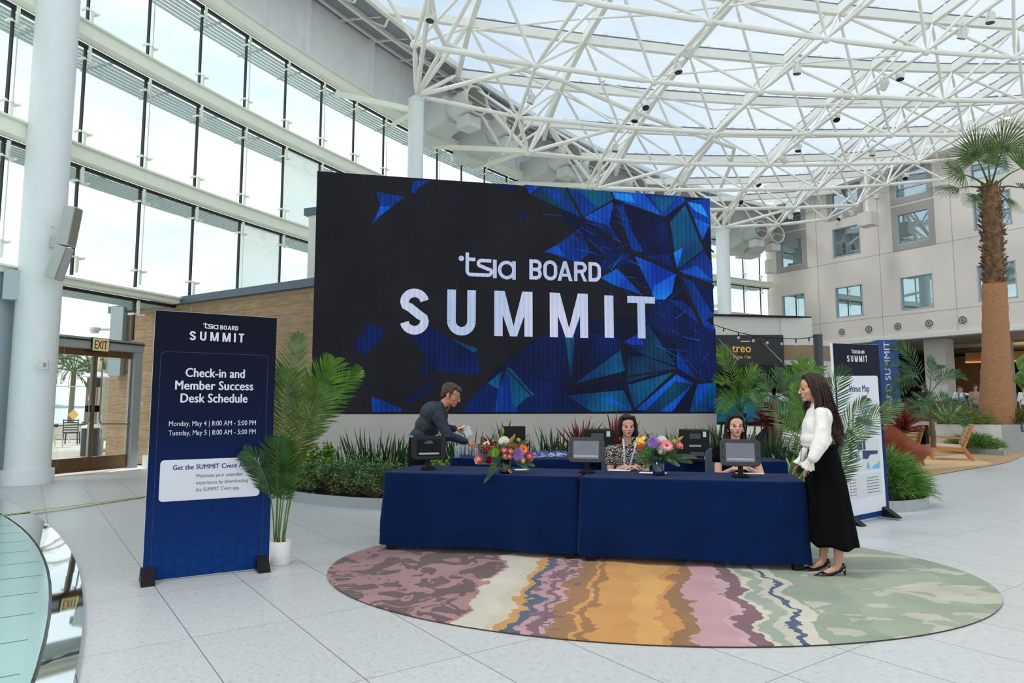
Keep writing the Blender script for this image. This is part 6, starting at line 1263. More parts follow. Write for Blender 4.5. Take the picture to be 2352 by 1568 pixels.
bouquet(v2, [(1531, 1023, -.08, 'gerb', .068, 'gpink', 'pink gerbera facing forward in the right bouquet'), (1501, 1017, -.03, 'mum', .056, 'purple', 'purple chrysanthemum in the right bouquet'), (1520, 1012, .02, 'mum', .045, 'white', 'white chrysanthemum behind the purple one in the right bouquet'), (1520, 1033, -.05, 'mum', .045, 'white', 'white daisy bloom below the pink gerbera'), (1472, 1010, 0, 'alst', .050, 'yellow', 'yellow blossom cluster at the upper left of the right bouquet'), (1472, 1025, -.05, 'carn', .036, 'coral', 'coral carnation at the left of the right bouquet'), (1559, 1023, -.03, 'rose', .040, 'pink', 'peach pink rose at the right of the right bouquet'), (1463, 1018, .02, 'alst', .034, 'yellow', 'small yellow blossom at the left edge of the right bouquet'), (1549, 1015, .02, 'carn', .026, 'cream', 'cream bloom between the gerbera and the peach rose'), (1562, 1008, .05, 'lily', .05, 'bud', 'yellow green bud at the right top of the right bouquet'), (1483, 1003, .03, 'lily', .04, 'bud', 'green bud at the left top of the right bouquet')],
    y2, 'blue glass vase of yellow, purple and pink flowers on the right table', 'flowers of the right bouquet', [(1455, 1050, .0, 'palmg', 18, .05), (1590, 1062, .0, 'palmd', 24, .055), (1575, 1052, -.1, 'palmd', 22, .05), (1560, 1070, -.16, 'palmd', 20, .05), (1480, 1075, -.14, 'palmd', 20, .05), (1460, 1062, -.05, 'palmd', 18, .05), (1545, 1000, .08, 'palmb', 16, .045), (1600, 1050, .08, 'palmg', 18, .045), (1515, 1055, -.15, 'palmd', 18, .05), (1540, 1060, -.15, 'palmd', 18, .05)], .14, MT['bluevase'])
# ------------------------------------------------------------------ people
def union_mesh(prims, voxel, smooth=4, name='u', noise=None):
    mb = MB()
    for p in prims:
        if p[0] == 'c':
            _, a, b, ra, rb = p; a, b = Vector(a), Vector(b); d = b - a; L_ = max(d.length, 1e-5); d.normalize(); n = 5; pts = []; rr = []
            for i in range(n): t = -cos(pi / 2 * i / n) ; pts.append(a + d * ra * t); rr.append(max(ra * sqrt(max(0, 1 - t * t)), ra * .05))
            for i in range(n + 1):
                t = sin(pi / 2 * i / n); pts.append(b + d * rb * t); rr.append(max(rb * sqrt(max(0, 1 - t * t)), rb * .05))
            mb.tube(pts, rr, 16)
        else:
            _, c, r = p[:3]; mb.ball(c, r, 20, 14, 0, p[3] if len(p) > 3 else None)
    me = bpy.data.meshes.new(name); me.from_pydata(mb.v, [], mb.f); o = bpy.data.objects.new(name, me); COL.objects.link(o)
    r = o.modifiers.new('r', 'REMESH'); r.mode = 'VOXEL'; r.voxel_size = voxel
    if smooth: s = o.modifiers.new('s', 'SMOOTH'); s.iterations = smooth; s.factor = .6
    if noise:
        tex = bpy.data.textures.new(name, 'CLOUDS'); tex.noise_scale = noise[0]; dmod = o.modifiers.new('d', 'DISPLACE'); dmod.texture = tex; dmod.strength = noise[1]; dmod.mid_level = .5
    dg = bpy.context.evaluated_depsgraph_get(); out = bpy.data.meshes.new_from_object(o.evaluated_get(dg)); bpy.data.objects.remove(o); bpy.data.meshes.remove(me)
    out.polygons.foreach_set('use_smooth', [True] * len(out.polygons)); return out
def put(me, name, m, parent):
    Mi = basis(parent).inverted(); me.transform(Mi); me.materials.clear(); me.materials.append(m); return link(name, me, parent)
def skinmat(name, rgb, lip=(150, 78, 70)):
    m = mat(name, rgb, .5, spec=.35, sub=.06, var=.05, vscale=20); nt = m.node_tree; N = nt.nodes; L = nt.links; b = N['Principled BSDF']; src = b.inputs['Base Color'].links[0].from_socket
    at = N.new('ShaderNodeVertexColor'); at.layer_name = 'Lips'; mx = N.new('ShaderNodeMixRGB'); mx.inputs['Color2'].default_value = lin(lip); L.new(at.outputs['Color'], mx.inputs['Fac']); L.new(src, mx.inputs['Color1']); L.new(mx.outputs[0], b.inputs['Base Color']); return m
def fmat(origin, fwd, up, s=1.0):
    f = Vector(fwd).normalized(); u = Vector(up); u = (u - f * u.dot(f)).normalized(); r = f.cross(u)
    return Matrix(((r.x * s, f.x * s, u.x * s, origin.x), (r.y * s, f.y * s, u.y * s, origin.y), (r.z * s, f.z * s, u.z * s, origin.z), (0, 0, 0, 1)))
def tp(M, s, prims):
    R = M.to_3x3().normalized(); out = []
    for p in prims:
        if p[0] == 'c': out.append(('c', M @ V(*p[1]), M @ V(*p[2]), p[3] * s, p[4] * s))
        else: out.append(('e', M @ V(*p[1]), V(*p[2]) * s, R))
    return out
def head_prims(M, s, male=False, w=1.0, smile=0):
    j = 1.06 if male else .97
    P = [('e', (0, -.018, .145), (.074 * w, .095, .083)), ('e', (0, .042, .143), (.058 * w, .043, .055)), ('e', (0, .034, .085), (.060 * w, .055, .066)), ('e', (0, .026, .045), (.049 * j, .052, .042)), ('e', (0, .066, .019), (.022 * j, .020, .017)),
         ('e', (.037 * w, .056, .082), (.022, .020, .019)), ('e', (-.037 * w, .056, .082), (.022, .020, .019)), ('c', (-.028, .083, .117), (.028, .083, .117), .0105, .0105), ('c', (0, .087, .112), (0, .107, .078), .0082, .0100), ('e', (.0105, .100, .0745), (.0075, .009, .0065)), ('e', (-.0105, .100, .0745), (.0075, .009, .0065)),
         ('e', (0, .079, .048), (.027, .014, .018)), ('c', (-.019, .0885, .050 + smile), (0, .0955, .0525), .0038, .005), ('c', (.019, .0885, .050 + smile), (0, .0955, .0525), .0038, .005), ('c', (-.015, .088, .0445 + smile * .5), (.015, .088, .0445 + smile * .5), .005, .005), ('c', (-.008, .091, .0435), (.008, .091, .0435), .005, .005),
         ('e', (.075 * w, -.004, .090), (.008, .017, .030)), ('e', (-.075 * w, -.004, .090), (.008, .017, .030))]
    return tp(M, s, P)
def sculpt_face(me, M, smile=0):
    """hollow the eye sockets and mark the lips"""
    Mi = M.inverted(); R = M.to_3x3(); ca = me.color_attributes.new('Lips', 'FLOAT_COLOR', 'POINT')
    for i, v in enumerate(me.vertices):
        p = Mi @ v.co; lip = 0.0
        if -.05 < p.x < .05 and .05 < p.y < .13 and 0 < p.z < .14:
            for sx in (-1, 1):
                g = math.exp(-(((abs(p.x) * (1 if p.x * sx > 0 else -1) - .031) ** 2) / .00016 + ((p.z - .1025) ** 2) / .00006)) if p.x * sx > 0 else 0
                v.co = v.co - R @ V(0, 1, 0) * .0088 * g
            g2 = math.exp(-((p.z - .048 - smile * .5 * abs(p.x) / .02) ** 2) / .0000022) * (1 if abs(p.x) < .021 else 0)
            v.co = v.co - R @ V(0, 1, 0) * .0028 * g2
            dz = abs(p.z - .0478 - smile * abs(p.x) / .022); wd = .0085 * (1 - (abs(p.x) / .0235) ** 2) if abs(p.x) < .0235 else 0
            if p.y > .082 and dz < wd: lip = .85
        ca.data[i].color = (lip, lip, lip, 1)
MT['eyew'] = mat('eye white', (142, 116, 102), .6); MT['iris'] = mat('dark iris', (38, 24, 18), .15); MT['brow'] = mat('dark brow', (44, 30, 24), .8); MT['shadow'] = mat('lash line', (36, 24, 22), .8)
def face_parts(t, M, s, brow='brow', lidcol=None, smile=0):
    e = MB(); ir = MB(); b = MB(); R = M.to_3x3().normalized()
    for sx in (-1, 1):
        c = M @ V(sx * .030, .0722, .1022); e.ball(c, (.0100 * s, .0108 * s, .0100 * s), 12, 8); ir.ball(M @ V(sx * .030, .0764, .1024), (.0078 * s, .0074 * s, .0074 * s), 10, 7)
        b.tube([M @ V(sx * x, y, z) for x, y, z in ((.014, .0935, .1195), (.026, .0935, .1245), (.038, .0885, .1235), (.048, .078, .1175))], [.0022 * s, .0030 * s, .0026 * s, .001 * s], 6)
        b.tube([M @ V(sx * x, y, z) for x, y, z in ((.0195, .0825, .1035), (.025, .0862, .1082), (.033, .0862, .1090), (.0415, .0800, .1045))], [.0008 * s, .0016 * s, .0016 * s, .0008 * s], 5)
    e.build('eye', MT['eyew'], t, world=True); ir.build('iris', MT['iris'], t, world=True); b.build('eyebrow', MT[brow] if brow in MT else brow, t, world=True)
def hand_prims(wrist, d, nrm, thumb, curl=.3, spread=.16, s=1.0):
    """wrist point, finger direction, back-of-hand normal, thumb side +-1"""
    d = Vector(d).normalized(); nrm = Vector(nrm); nrm = (nrm - d * nrm.dot(d)).normalized(); sd_ = d.cross(nrm) * thumb; P = []
    pal = wrist + d * .045 * s
    for q in (-.028, -.010, .010, .027): P.append(('c', wrist + d * .012 * s + sd_ * q * .7 * s, wrist + d * .085 * s + sd_ * q * s, .0135 * s, .0105 * s))
    for i, (q, L_) in enumerate(((.028, .068), (.010, .078), (-.009, .072), (-.027, .056))):
        p = wrist + d * (.088 - .004 * (i == 3)) * s + sd_ * q * s; dd = (d + sd_ * spread * (1.5 - i)).normalized(); c = curl * (1 + .12 * i)
        for k, (f, r0, r1) in enumerate(((.44, .0092, .0082), (.32, .0082, .0075), (.24, .0075, .0066))):
            dd = (dd * cos(c * .8) - nrm * sin(c * .8)).normalized(); e = p + dd * L_ * f * s; P.append(('c', p, e, r0 * s, r1 * s)); p = e
    p = wrist + d * .022 * s + sd_ * .026 * s; dd = (d * .72 + sd_ * .72 - nrm * .25).normalized()
    for f, r0, r1 in ((.036, .0125, .0105), (.030, .0100, .0088), (.022, .0088, .0075)): e = p + dd * f * s; P.append(('c', p, e, r0 * s, r1 * s)); p = e; dd = (dd + d * .30 - nrm * .1).normalized()
    return P
def hairmat(name, a, b):
    m = mat(name, a, .5, spec=.35, var=.3, vscale=9, rgb2=b, stretch=(6, 6, .8), bump=.6, bscale=30); return m
MT['hairdk'] = hairmat('near black brown hair', (22, 15, 14), (44, 30, 26)); MT['hairbr'] = hairmat('dark brown wavy hair', (30, 17, 15), (66, 40, 31)); MT['hairman'] = hairmat('grey brown short hair', (44, 32, 25), (82, 66, 50)); MT['hairbk'] = hairmat('dark hair', (20, 14, 13), (40, 28, 25))
def strands(guides, n, r, R, wob=.012, spread=.02):
    """thin locks following interpolated guide curves"""
    mb = MB()
    for k in range(n):
        f = R.random() * (len(guides) - 1); i = int(f); g = f - i; a, b = guides[i], guides[min(i + 1, len(guides) - 1)]; m = min(len(a), len(b)); off = V(R.gauss(0, spread), R.gauss(0, spread), 0) * .5; ph = R.uniform(0, 6)
        pts = [a[q].lerp(b[q], g) + off * (q / m) + V(sin(ph + q * 1.6) * wob, cos(ph * 1.3 + q * 1.4) * wob, 0) * (q / m) for q in range(m)]; pts = bez(pts, 14); l = int(R.uniform(.72, 1) * 14); mb.tube(pts[:max(l, 6)], [r * (1 - .7 * (q / 14) ** 2) for q in range(max(l, 6))], 5)
    return mb
def curve(M, pts): return [M @ V(*p) for p in pts]
# ---------- woman standing in profile at the table end
def standing_woman():
    Y = 5.88; t = thing('person', 'woman in white blouse and long black skirt standing at the table end', 'person', V(2.72, Y, 0)); P = lambda u, v, y=Y: px(u, v, y)
    M = fmat(P(1867, 921, Y), (-.985, .10, -.06), (-.05, 0, 1), 1.0); skin = skinmat('olive skin', (196, 146, 122), (158, 70, 66))
    wr_n, wr_f = P(1857, 1066, 5.74), P(1838, 1062, 6.10)
    hd_n = (V(2.497, 5.93, .790) - wr_n); hd_f = (V(2.50, 6.22, .795) - wr_f)
    prims = head_prims(M, 1.0, w=.95) + [('c', M @ V(0, -.025, .05), M @ V(0, -.05, -.10), .049, .052)]
    prims += [('e', P(1880, 968), (.070, .125, .13)), ('e', P(1880, 1010), (.07, .10, .12)), ('e', P(1882, 1060), (.07, .10, .14))]
    prims += [('c', P(1885, 955, 5.76), P(1887, 1018, 5.69), .032, .030), ('c', P(1887, 1018, 5.69), wr_n, .030, .023), ('c', P(1882, 955, 6.02), P(1872, 1010, 6.12), .034, .032), ('c', P(1872, 1010, 6.12), wr_f, .030, .022)]
    prims += hand_prims(wr_n, hd_n, (-.55, -.2, .8), -1, .16, .18, .92) + hand_prims(wr_f, hd_f, (-.55, .1, .8), 1, .16, .18, .92)
    an, af = V(2.70, 5.80, .105), V(2.655, 5.98, .105)
    prims += [('c', V(2.68, 5.83, .85), V(2.71, 5.82, .46), .085, .056), ('c', V(2.71, 5.82, .46), V(2.72, 5.81, .34), .052, .054), ('c', V(2.72, 5.81, .34), an, .054, .030), ('c', an, an + V(-.02, 0, -.03), .030, .03), ('c', V(2.67, 5.98, .85), V(2.68, 5.98, .46), .085, .056), ('c', V(2.68, 5.98, .46), V(2.685, 5.98, .34), .052, .054), ('c', V(2.685, 5.98, .34), af, .054, .030)]
    for a in (an, af): prims += [('c', a, a + V(-.03, 0, -.035), .028, .028), ('c', a + V(-.02, 0, -.03), a + V(-.14, 0, -.085), .030, .022), ('c', a + V(.02, 0, -.02), a + V(.03, 0, -.03), .026, .026)]
    me = union_mesh(prims, .0038, 2, 'w'); sculpt_face(me, M); put(me, 'body', skin, t); face_parts(t, M, 1.0)
    # hair
    hp = tp(M, 1, [('e', (0, -.028, .153), (.085, .100, .090)), ('e', (0, .022, .212), (.056, .046, .026)), ('c', (.048, .040, .196), (.078, .010, .12), .018, .022), ('c', (-.048, .040, .196), (-.078, .010, .12), .018, .022), ('e', (0, -.075, .10), (.080, .060, .10)), ('c', (.070, .012, .125), (.078, -.02, .02), .028, .034), ('c', (-.070, .012, .125), (-.078, -.02, .02), .028, .034), ('c', (.078, -.02, .02), (.085, .010, -.10), .034, .024), ('c', (-.078, -.02, .02), (-.085, .0, -.10), .034, .024), ('c', (0, -.09, .08), (0, -.11, -.12), .075, .070), ('c', (.02, -.11, -.12), (0, -.175, -.27), .070, .055), ('c', (0, -.175, -.27), (0, -.185, -.36), .055, .035)])
    hm = union_mesh(hp, .007, 3, 'h', (.03, .012)); put(hm, 'hair', MT['hairbr'], t); R = random.Random(5)
    G = [curve(M, g) for g in ([(.03, .020, .236), (.086, .018, .15), (.100, .02, .05), (.098, .045, -.05), (.092, .03, -.16)], [(.02, .01, .238), (.092, -.01, .15), (.108, -.03, .03), (.10, .00, -.10), (.095, -.02, -.22)], [(.01, -.03, .240), (.085, -.07, .15), (.095, -.10, .0), (.085, -.13, -.18), (.07, -.19, -.33)], [(.0, -.06, .235), (.04, -.125, .13), (.05, -.165, -.02), (.04, -.20, -.2), (.03, -.225, -.37)], [(-.01, -.03, .240), (-.06, -.10, .15), (-.07, -.14, .0), (-.06, -.18, -.18), (-.05, -.21, -.34)], [(-.02, .02, .236), (-.09, .01, .15), (-.10, .0, .03), (-.09, .02, -.10), (-.09, .0, -.2)])]
    s_ = strands(G, 210, .0052, R, .012, .022).build('hair_locks', MT['hairbr'], t, world=True)
    # blouse
    MT['blouse'] = mat('white satin blouse', (226, 222, 216), .55, sheen=.3, var=.03, vscale=6)
    bp_ = [('e', P(1881, 960), (.098, .155, .120)), ('c', P(1878, 962), P(1874, 1005), .092, .112), ('e', P(1875, 985), (.112, .150, .15)), ('e', P(1874, 1008), (.124, .152, .080)), ('e', P(1874, 1022), (.112, .142, .04)), ('c', P(1884, 948, 5.77), P(1884, 948, 6.01), .052, .052), ('c', P(1882, 938), P(1877, 930), .062, .054),
           ('c', P(1885, 949, 5.74), P(1888, 1020, 5.68), .054, .056), ('c', P(1888, 1020, 5.68), P(1868, 1050, 5.69), .056, .048), ('c', P(1887, 985, 5.70), P(1868, 1050, 5.69), .052, .046), ('c', P(1868, 1050, 5.69), P(1860, 1060, 5.73), .044, .030),
           ('c', P(1882, 948, 6.04), P(1872, 1010, 6.12), .064, .058), ('c', P(1872, 1010, 6.12), P(1846, 1045, 6.11), .056, .044), ('c', P(1846, 1045, 6.11), P(1842, 1052, 6.10), .036, .030)]
    put(union_mesh(bp_, .006, 34, 'b', (.05, .007)), 'blouse', MT['blouse'], t)
    def ruffle(a, d, r0, r1, L_):
        d = d.normalized(); x = d.cross(V(0, 0, 1)).normalized(); y = d.cross(x); rows = []
        for i in range(7):
            f = i / 6; rows.append([a + d * L_ * f + (x * cos(q) + y * sin(q)) * (r0 + (r1 - r0) * f * f) * (1 + .10 * f * sin(9 * q)) for q in [2 * pi * k / 54 for k in range(55)]])
        m = MB(); m.grid(rows); o = m.build('cuff_ruffle', MT['blouse'], t, world=True); s = o.modifiers.new('s', 'SOLIDIFY'); s.thickness = .002
    ruffle(P(1862, 1056, 5.72), wr_n - P(1864, 1052, 5.71) + hd_n * .15, .034, .056, .075); ruffle(P(1843, 1050, 6.10), wr_f - P(1846, 1045, 6.11) + hd_f * .15, .032, .052, .075)
    # skirt
    MT['skirt'] = mat('black crepe skirt', (7, 7, 8), .9, spec=.1); rows = []
    zt_, zb_ = P(1880, 1026).z, P(1900, 1250).z
    for i in range(26):
        f = i / 25; z = zt_ + (zb_ - zt_) * f; cxw = 2.655 + .042 * f; rx = .104 + .020 * min(1, f * 3.2) + .070 * f; ry = .135 + .035 * min(1, f * 3) + .085 * f
        rows.append([V(max(cxw + rx * cos(q) * (1 + .045 * f * sin(8 * q + 1) + .025 * f * sin(13 * q)), 2.545 - .05 * (Y > 9)), Y + .02 + ry * sin(q) * (1 + .05 * f * sin(8 * q + 2)), z + .012 * f * sin(5 * q)) for q in [2 * pi * k / 96 for k in range(97)]])
    m = MB(); m.grid(rows); o = m.build('skirt', MT['skirt'], t, world=True); s = o.modifiers.new('s', 'SOLIDIFY'); s.thickness = .003
    m = MB(); m.tube([V(2.665 + .100 * cos(q), Y + .02 + .128 * sin(q), zt_ + .004) for q in [2 * pi * k / 40 for k in range(41)]], .016, 8, flat=1.0); m.build('waistband', MT['skirt'], t, world=True)
    # shoes
    MT['pump'] = mat('black patent pump', (14, 13, 14), .25)
    for n_, a in enumerate((an, af)):
        sp = [('c', a + V(-.14, 0, -.090), a + V(-.19, 0, -.093), .030, .016), ('c', a + V(-.08, 0, -.072), a + V(-.14, 0, -.088), .026, .032), ('c', a + V(.0, 0, -.040), a + V(-.08, 0, -.075), .026, .027), ('c', a + V(.03, 0, -.015), a + V(.0, 0, -.040), .031, .028)]
        sm_ = union_mesh(sp, .004, 4, 's'); mi = min(v.co.z for v in sm_.vertices)
        for v in sm_.vertices:
            if v.co.z < .018: v.co.z = .018 + (v.co.z - .018) * .15
        o = put(sm_, 'pump', MT['pump'], t); m = MB(); m.tube([a + V(.045, 0, -.035), a + V(.050, 0, -.06), V(a.x + .052, a.y, .0165)], [.018, .008, .0045], 8); m.build('stiletto_heel', MT['pump'], o); 
        h = [c for c in COL.objects if c.parent == o][0]; h.data.transform(basis(t).inverted())
    # bracelet, ring, lanyard badge
    MT['goldj'] = mat('gold jewellery', (212, 170, 96), .25, metal=1); m = MB(); dN = hd_n.normalized(); x = dN.cross(V(0, 0, 1)).normalized(); y = dN.cross(x)
    m.tube([wr_n + dN * .012 + (x * cos(q) + y * sin(q)) * .030 for q in [2 * pi * k / 24 for k in range(25)]], .003, 6); m.build('bracelet', MT['goldj'], t, world=True)
    m = MB(); m.ribbon([P(1841, 1030, 5.82), P(1840, 1045, 5.82), P(1839, 1060, 5.84)], [.013] * 3, [V(1, 0, 0)] * 3); m.build('lanyard_ribbon', MT['lanyblue'], t, world=True)
MT['lanyblue'] = mat('pale blue lanyard', (150, 176, 196), .6)
standing_woman()
# ---------- man bending over the back table
def bending_man():
    Y = 7.86; P = lambda u, v, y=Y: px(u, v, y); t = thing('person', 'man in navy pinstripe shirt and glasses bending over the back table', 'person', V(P(960, 1000).x, Y, 0)); S = 1.10
    M = fmat(P(1028, 930), (.90, -.26, -.33), (.30, 0, .95), S); skin = skinmat('ruddy skin', (188, 128, 104), (150, 84, 76))
    wn_, wf_ = P(1072, 1014, 7.74), P(1046, 983, 8.10); tipn = P(1099, 1022, 7.86) - wn_; tipf = P(1062, 981, 8.12) - wf_
    prims = head_prims(M, S, True) + [('c', M @ V(0, -.02, .05), M @ V(0, -.045, -.09), .056 * S, .062 * S)]
    prims += [('e', P(998, 955), (.12, .17, .12)), ('e', P(980, 985), (.10, .13, .11)), ('e', P(967, 1012), (.09, .12, .11)), ('c', P(1001, 944, 7.66), P(1028, 1000, 7.60), .052, .042), ('c', P(1028, 1000, 7.60), wn_, .04, .027), ('c', P(1006, 940, 8.04), P(1022, 985, 8.14), .052, .042), ('c', P(1022, 985, 8.14), wf_, .04, .027)]
    prims += hand_prims(wn_, tipn, (.25, -.55, .8), 1, .10, .22, 1.05) + hand_prims(wf_, tipf, (0, -.9, .4), 1, .5, .08, 1.05)
    me = union_mesh(prims, .0042, 2, 'm'); sculpt_face(me, M); put(me, 'body', skin, t); face_parts(t, M, S)
    hp = tp(M, S, [('e', (0, -.028, .158), (.080, .096, .082)), ('e', (0, -.06, .115), (.076, .052, .070)), ('e', (0, .030, .198), (.062, .062, .030)), ('e', (.012, .070, .183), (.045, .026, .020)), ('c', (.074, .020, .150), (.076, .012, .105), .013, .010), ('c', (-.074, .020, .150), (-.076, .012, .105), .013, .010), ('c', (-.045, -.075, .075), (.045, -.075, .075), .024, .024)])
    put(union_mesh(hp, .005, 3, 'h', (.02, .005)), 'hair', MT['hairman'], t)
    m = MB(); 
    for sx in (-1, 1):
        m.tube([M @ V(sx * .031 + .020 * cos(q) * 1.05, .098 - .006 * abs(cos(q)) * (1 if cos(q) * sx > 0 else 0), .102 + .014 * sin(q)) for q in [2 * pi * k / 18 for k in range(19)]], .0016 * S, 5); m.tube([M @ V(sx * .053, .090, .106), M @ V(sx * .076, .05, .108), M @ V(sx * .082, -.005, .106)], .0018 * S, 5)
    m.tube([M @ V(-.011, .1, .105), M @ V(0, .102, .107), M @ V(.011, .1, .105)], .0016 * S, 5); m.build('glasses', MT['chrome'], t, world=True)
    ms = bpy.data.materials.new('navy pinstripe shirt'); ms.use_nodes = True; nt = ms.node_tree; N = nt.nodes; L = nt.links; b = N['Principled BSDF']; b.inputs['Roughness'].default_value = .75
    tc = N.new('ShaderNodeTexCoord'); mp = N.new('ShaderNodeMapping'); mp.inputs['Rotation'].default_value = (0, radians(-32), 0); w = N.new('ShaderNodeTexWave'); w.inputs['Scale'].default_value = 13; w.inputs['Distortion'].default_value = 0; L.new(tc.outputs['Object'], mp.inputs[0]); L.new(mp.outputs[0], w.inputs[0])
    cr = N.new('ShaderNodeValToRGB'); e = cr.color_ramp.elements; e[0].position = .93; e[0].color = lin((14, 26, 42)); e[1].position = .99; e[1].color = lin((66, 88, 110)); L.new(w.outputs['Fac'], cr.inputs[0]); L.new(cr.outputs[0], b.inputs['Base Color'])
    sp = [('e', P(997, 952), (.165, .21, .15), Matrix.Rotation(radians(30), 3, 'Y')), ('e', P(982, 978), (.145, .175, .14)), ('e', P(968, 1000), (.138, .168, .10)), ('c', P(1001, 942, 7.68), P(1001, 942, 8.03), .082, .082), ('c', M @ V(0, -.04, -.02), M @ V(0, -.07, -.12), .072, .09),
          ('c', P(1001, 944, 7.66), P(1028, 1000, 7.60), .078, .060), ('c', P(1028, 1000, 7.60), P(1068, 1013, 7.72), .060, .040), ('c', P(1006, 940, 8.04), P(1022, 985, 8.14), .078, .060), ('c', P(1022, 985, 8.14), P(1043, 984, 8.10), .058, .040)]
    put(union_mesh(sp, .007, 5, 'sh', (.05, .018)), 'shirt', ms, t)
    MT['trous'] = mat('charcoal trousers', (16, 17, 20), .9, spec=.1); hp_ = P(962, 1012)
    tr = [('c', hp_ + V(.01, -.05, 0), hp_ + V(.01, .05, 0), .122, .122), ('c', hp_ + V(0, -.09, -.06), V(hp_.x - .03, Y - .12, .52), .115, .078), ('c', V(hp_.x - .03, Y - .12, .52), V(hp_.x - .06, Y - .12, .08), .076, .062), ('c', hp_ + V(0, .09, -.06), V(hp_.x - .08, Y + .14, .52), .115, .078), ('c', V(hp_.x - .08, Y + .14, .52), V(hp_.x - .14, Y + .14, .08), .076, .062)]
    put(union_mesh(tr, .009, 4, 'tr', (.08, .012)), 'trousers', MT['trous'], t)
    m = MB(); m.tube([P(966, 1006) + V(.137 * cos(q), .155 * sin(q), -.035 * cos(q)) for q in [2 * pi * k / 36 for k in range(37)]], .014, 8); m.build('belt', mat('grey blue belt', (110, 130, 142), .6), t, world=True)
    for o_ in (-.12, .14): m = MB(); c = V(hp_.x - .02 + (-.04 if o_ < 0 else -.12), Y + o_, .04); m.ball(c, (.14, .05, .04), 16, 8); m.build('shoe', MT['black'], t, world=True)
    c = P(1063, 984, 8.10); m = MB(); R_ = Matrix.Rotation(radians(70), 3, 'Y'); prof = [(.001, -.05), (.034, -.05), (.040, .05)]; m.tube([c + R_ @ V(0, 0, -.05), c + R_ @ V(0, 0, .05)], [.034, .040], 18, cap=False); o = m.build('held_glass', MT['cupglass']); tag(o, 'glass of amber snack held in the bending man\'s far hand', 'cup')
    m = MB(); m.ball(c + R_ @ V(0, 0, -.005), (.030, .030, .036), 12, 8); m.build('snack', mat('amber snack', (190, 140, 52), .6, var=.3, vscale=40), o)
    m = MB(); pc = P(1074, 990, 8.08); m.box((0, 0, 0), (.085, .004, .11), rot=(0, radians(-24), 0)); o = m.build('held_card', MT['paper']); o.location = pc; tag(o, 'white card held behind the glass by the bending man', 'paper')
bending_man()
# ---------- two seated women
def seated(lab, u0, v0, Y, fwd, s, skinrgb, hairkind, topm, arms, sleeve, smile=0, up=(0, 0, 1)):
    P = lambda u, v, y=Y: px(u, v, y); t = thing('person', lab, 'person', V(P(u0, v0).x, Y, 0)); M = fmat(P(u0, v0) + V(0, .0, 0), fwd, up, s); skin = skinmat('skin of ' + hairkind, skinrgb, (150, 82, 76)); c = P(u0, v0); cx = c.x; cz = c.z
    sh = cz - .125; prims = head_prims(M, s, w=1.07, smile=smile) + [('c', M @ V(0, -.02, .05), V(cx, Y + .04, sh + .02), .047, .052), ('c', V(cx - .13, Y + .05, sh), V(cx + .13, Y + .05, sh), .045, .045), ('e', V(cx, Y + .05, sh - .12), (.15, .095, .17)), ('e', V(cx, Y + .06, sh - .32), (.13, .10, .16)), ('e', V(cx, Y + .08, sh - .48), (.17, .13, .12))]
    for a in arms:
        q = [Vector(x) for x in a[:3]]; prims += [('c', q[0], q[1], .044, .037), ('c', q[1], q[2], .036, .025)] + hand_prims(q[2], a[3], a[4], a[5], .35, .10, .92)
    for sx in (-1, 1): prims += [('c', V(cx + sx * .09, Y + .06, .50), V(cx + sx * .11, Y - .36, .50), .075, .06), ('c', V(cx + sx * .11, Y - .36, .50), V(cx + sx * .11, Y - .32, .06), .055, .04)]
    me = union_mesh(prims, .0036, 2, 'p'); sculpt_face(me, M, smile); put(me, 'body', skin, t); face_parts(t, M, s)
    tops = [('c', V(cx - .145, Y + .05, sh - .012), V(cx + .145, Y + .05, sh - .012), .060, .060), ('e', V(cx, Y + .045, sh - .11), (.168, .118, .15)), ('e', V(cx, Y + .05, sh - .20), (.160, .125, .14)), ('e', V(cx, Y + .06, sh - .36), (.160, .13, .17)), ('c', V(cx, Y + .05, sh + .0), V(cx, Y + .05, sh + .02), .075, .07)]
    for a in arms:
        q0, q1 = Vector(a[0]), Vector(a[1]); d = (q1 - q0); tops.append(('c', q0, q0 + d * sleeve, .064, .062))
    put(union_mesh(tops, .006, 4, 'tp', (.05, .012)), 'top', topm, t)
    MT['chairfab'] = MT.get('chairfab') or mat('slate chair mesh', (74, 92, 110), .7)
    ch = thing('desk_chair', 'blue grey office chair under the ' + ('short haired seated woman' if hairkind == 'bob' else 'seated woman in black'), 'chair', V(cx, Y + .12, 0), 0, 'chairs behind the front tables'); mb = MB(); mb.box((0, -.05, .42), (.46, .46, .06)); mb.build('seat', MT['chairfab'], ch, bevel=.02); mb = MB(); rbox(mb, .46 if hairkind == 'bob' else .50, .46, .03, .08, Matrix.Translation(V(.0 if hairkind == 'bob' else .03, .20, .74))); mb.build('backrest', MT['chairfab'], ch)
    for sx in (-1, 1):
        for sy in (-1, 1): mb = MB(); mb.tube([(sx * .2, sy * .18, .42), (sx * .22, sy * .22, 0)], .014, 6); mb.build('leg', MT['chrome'], ch)
    return t, M, cx, cz, sh, P
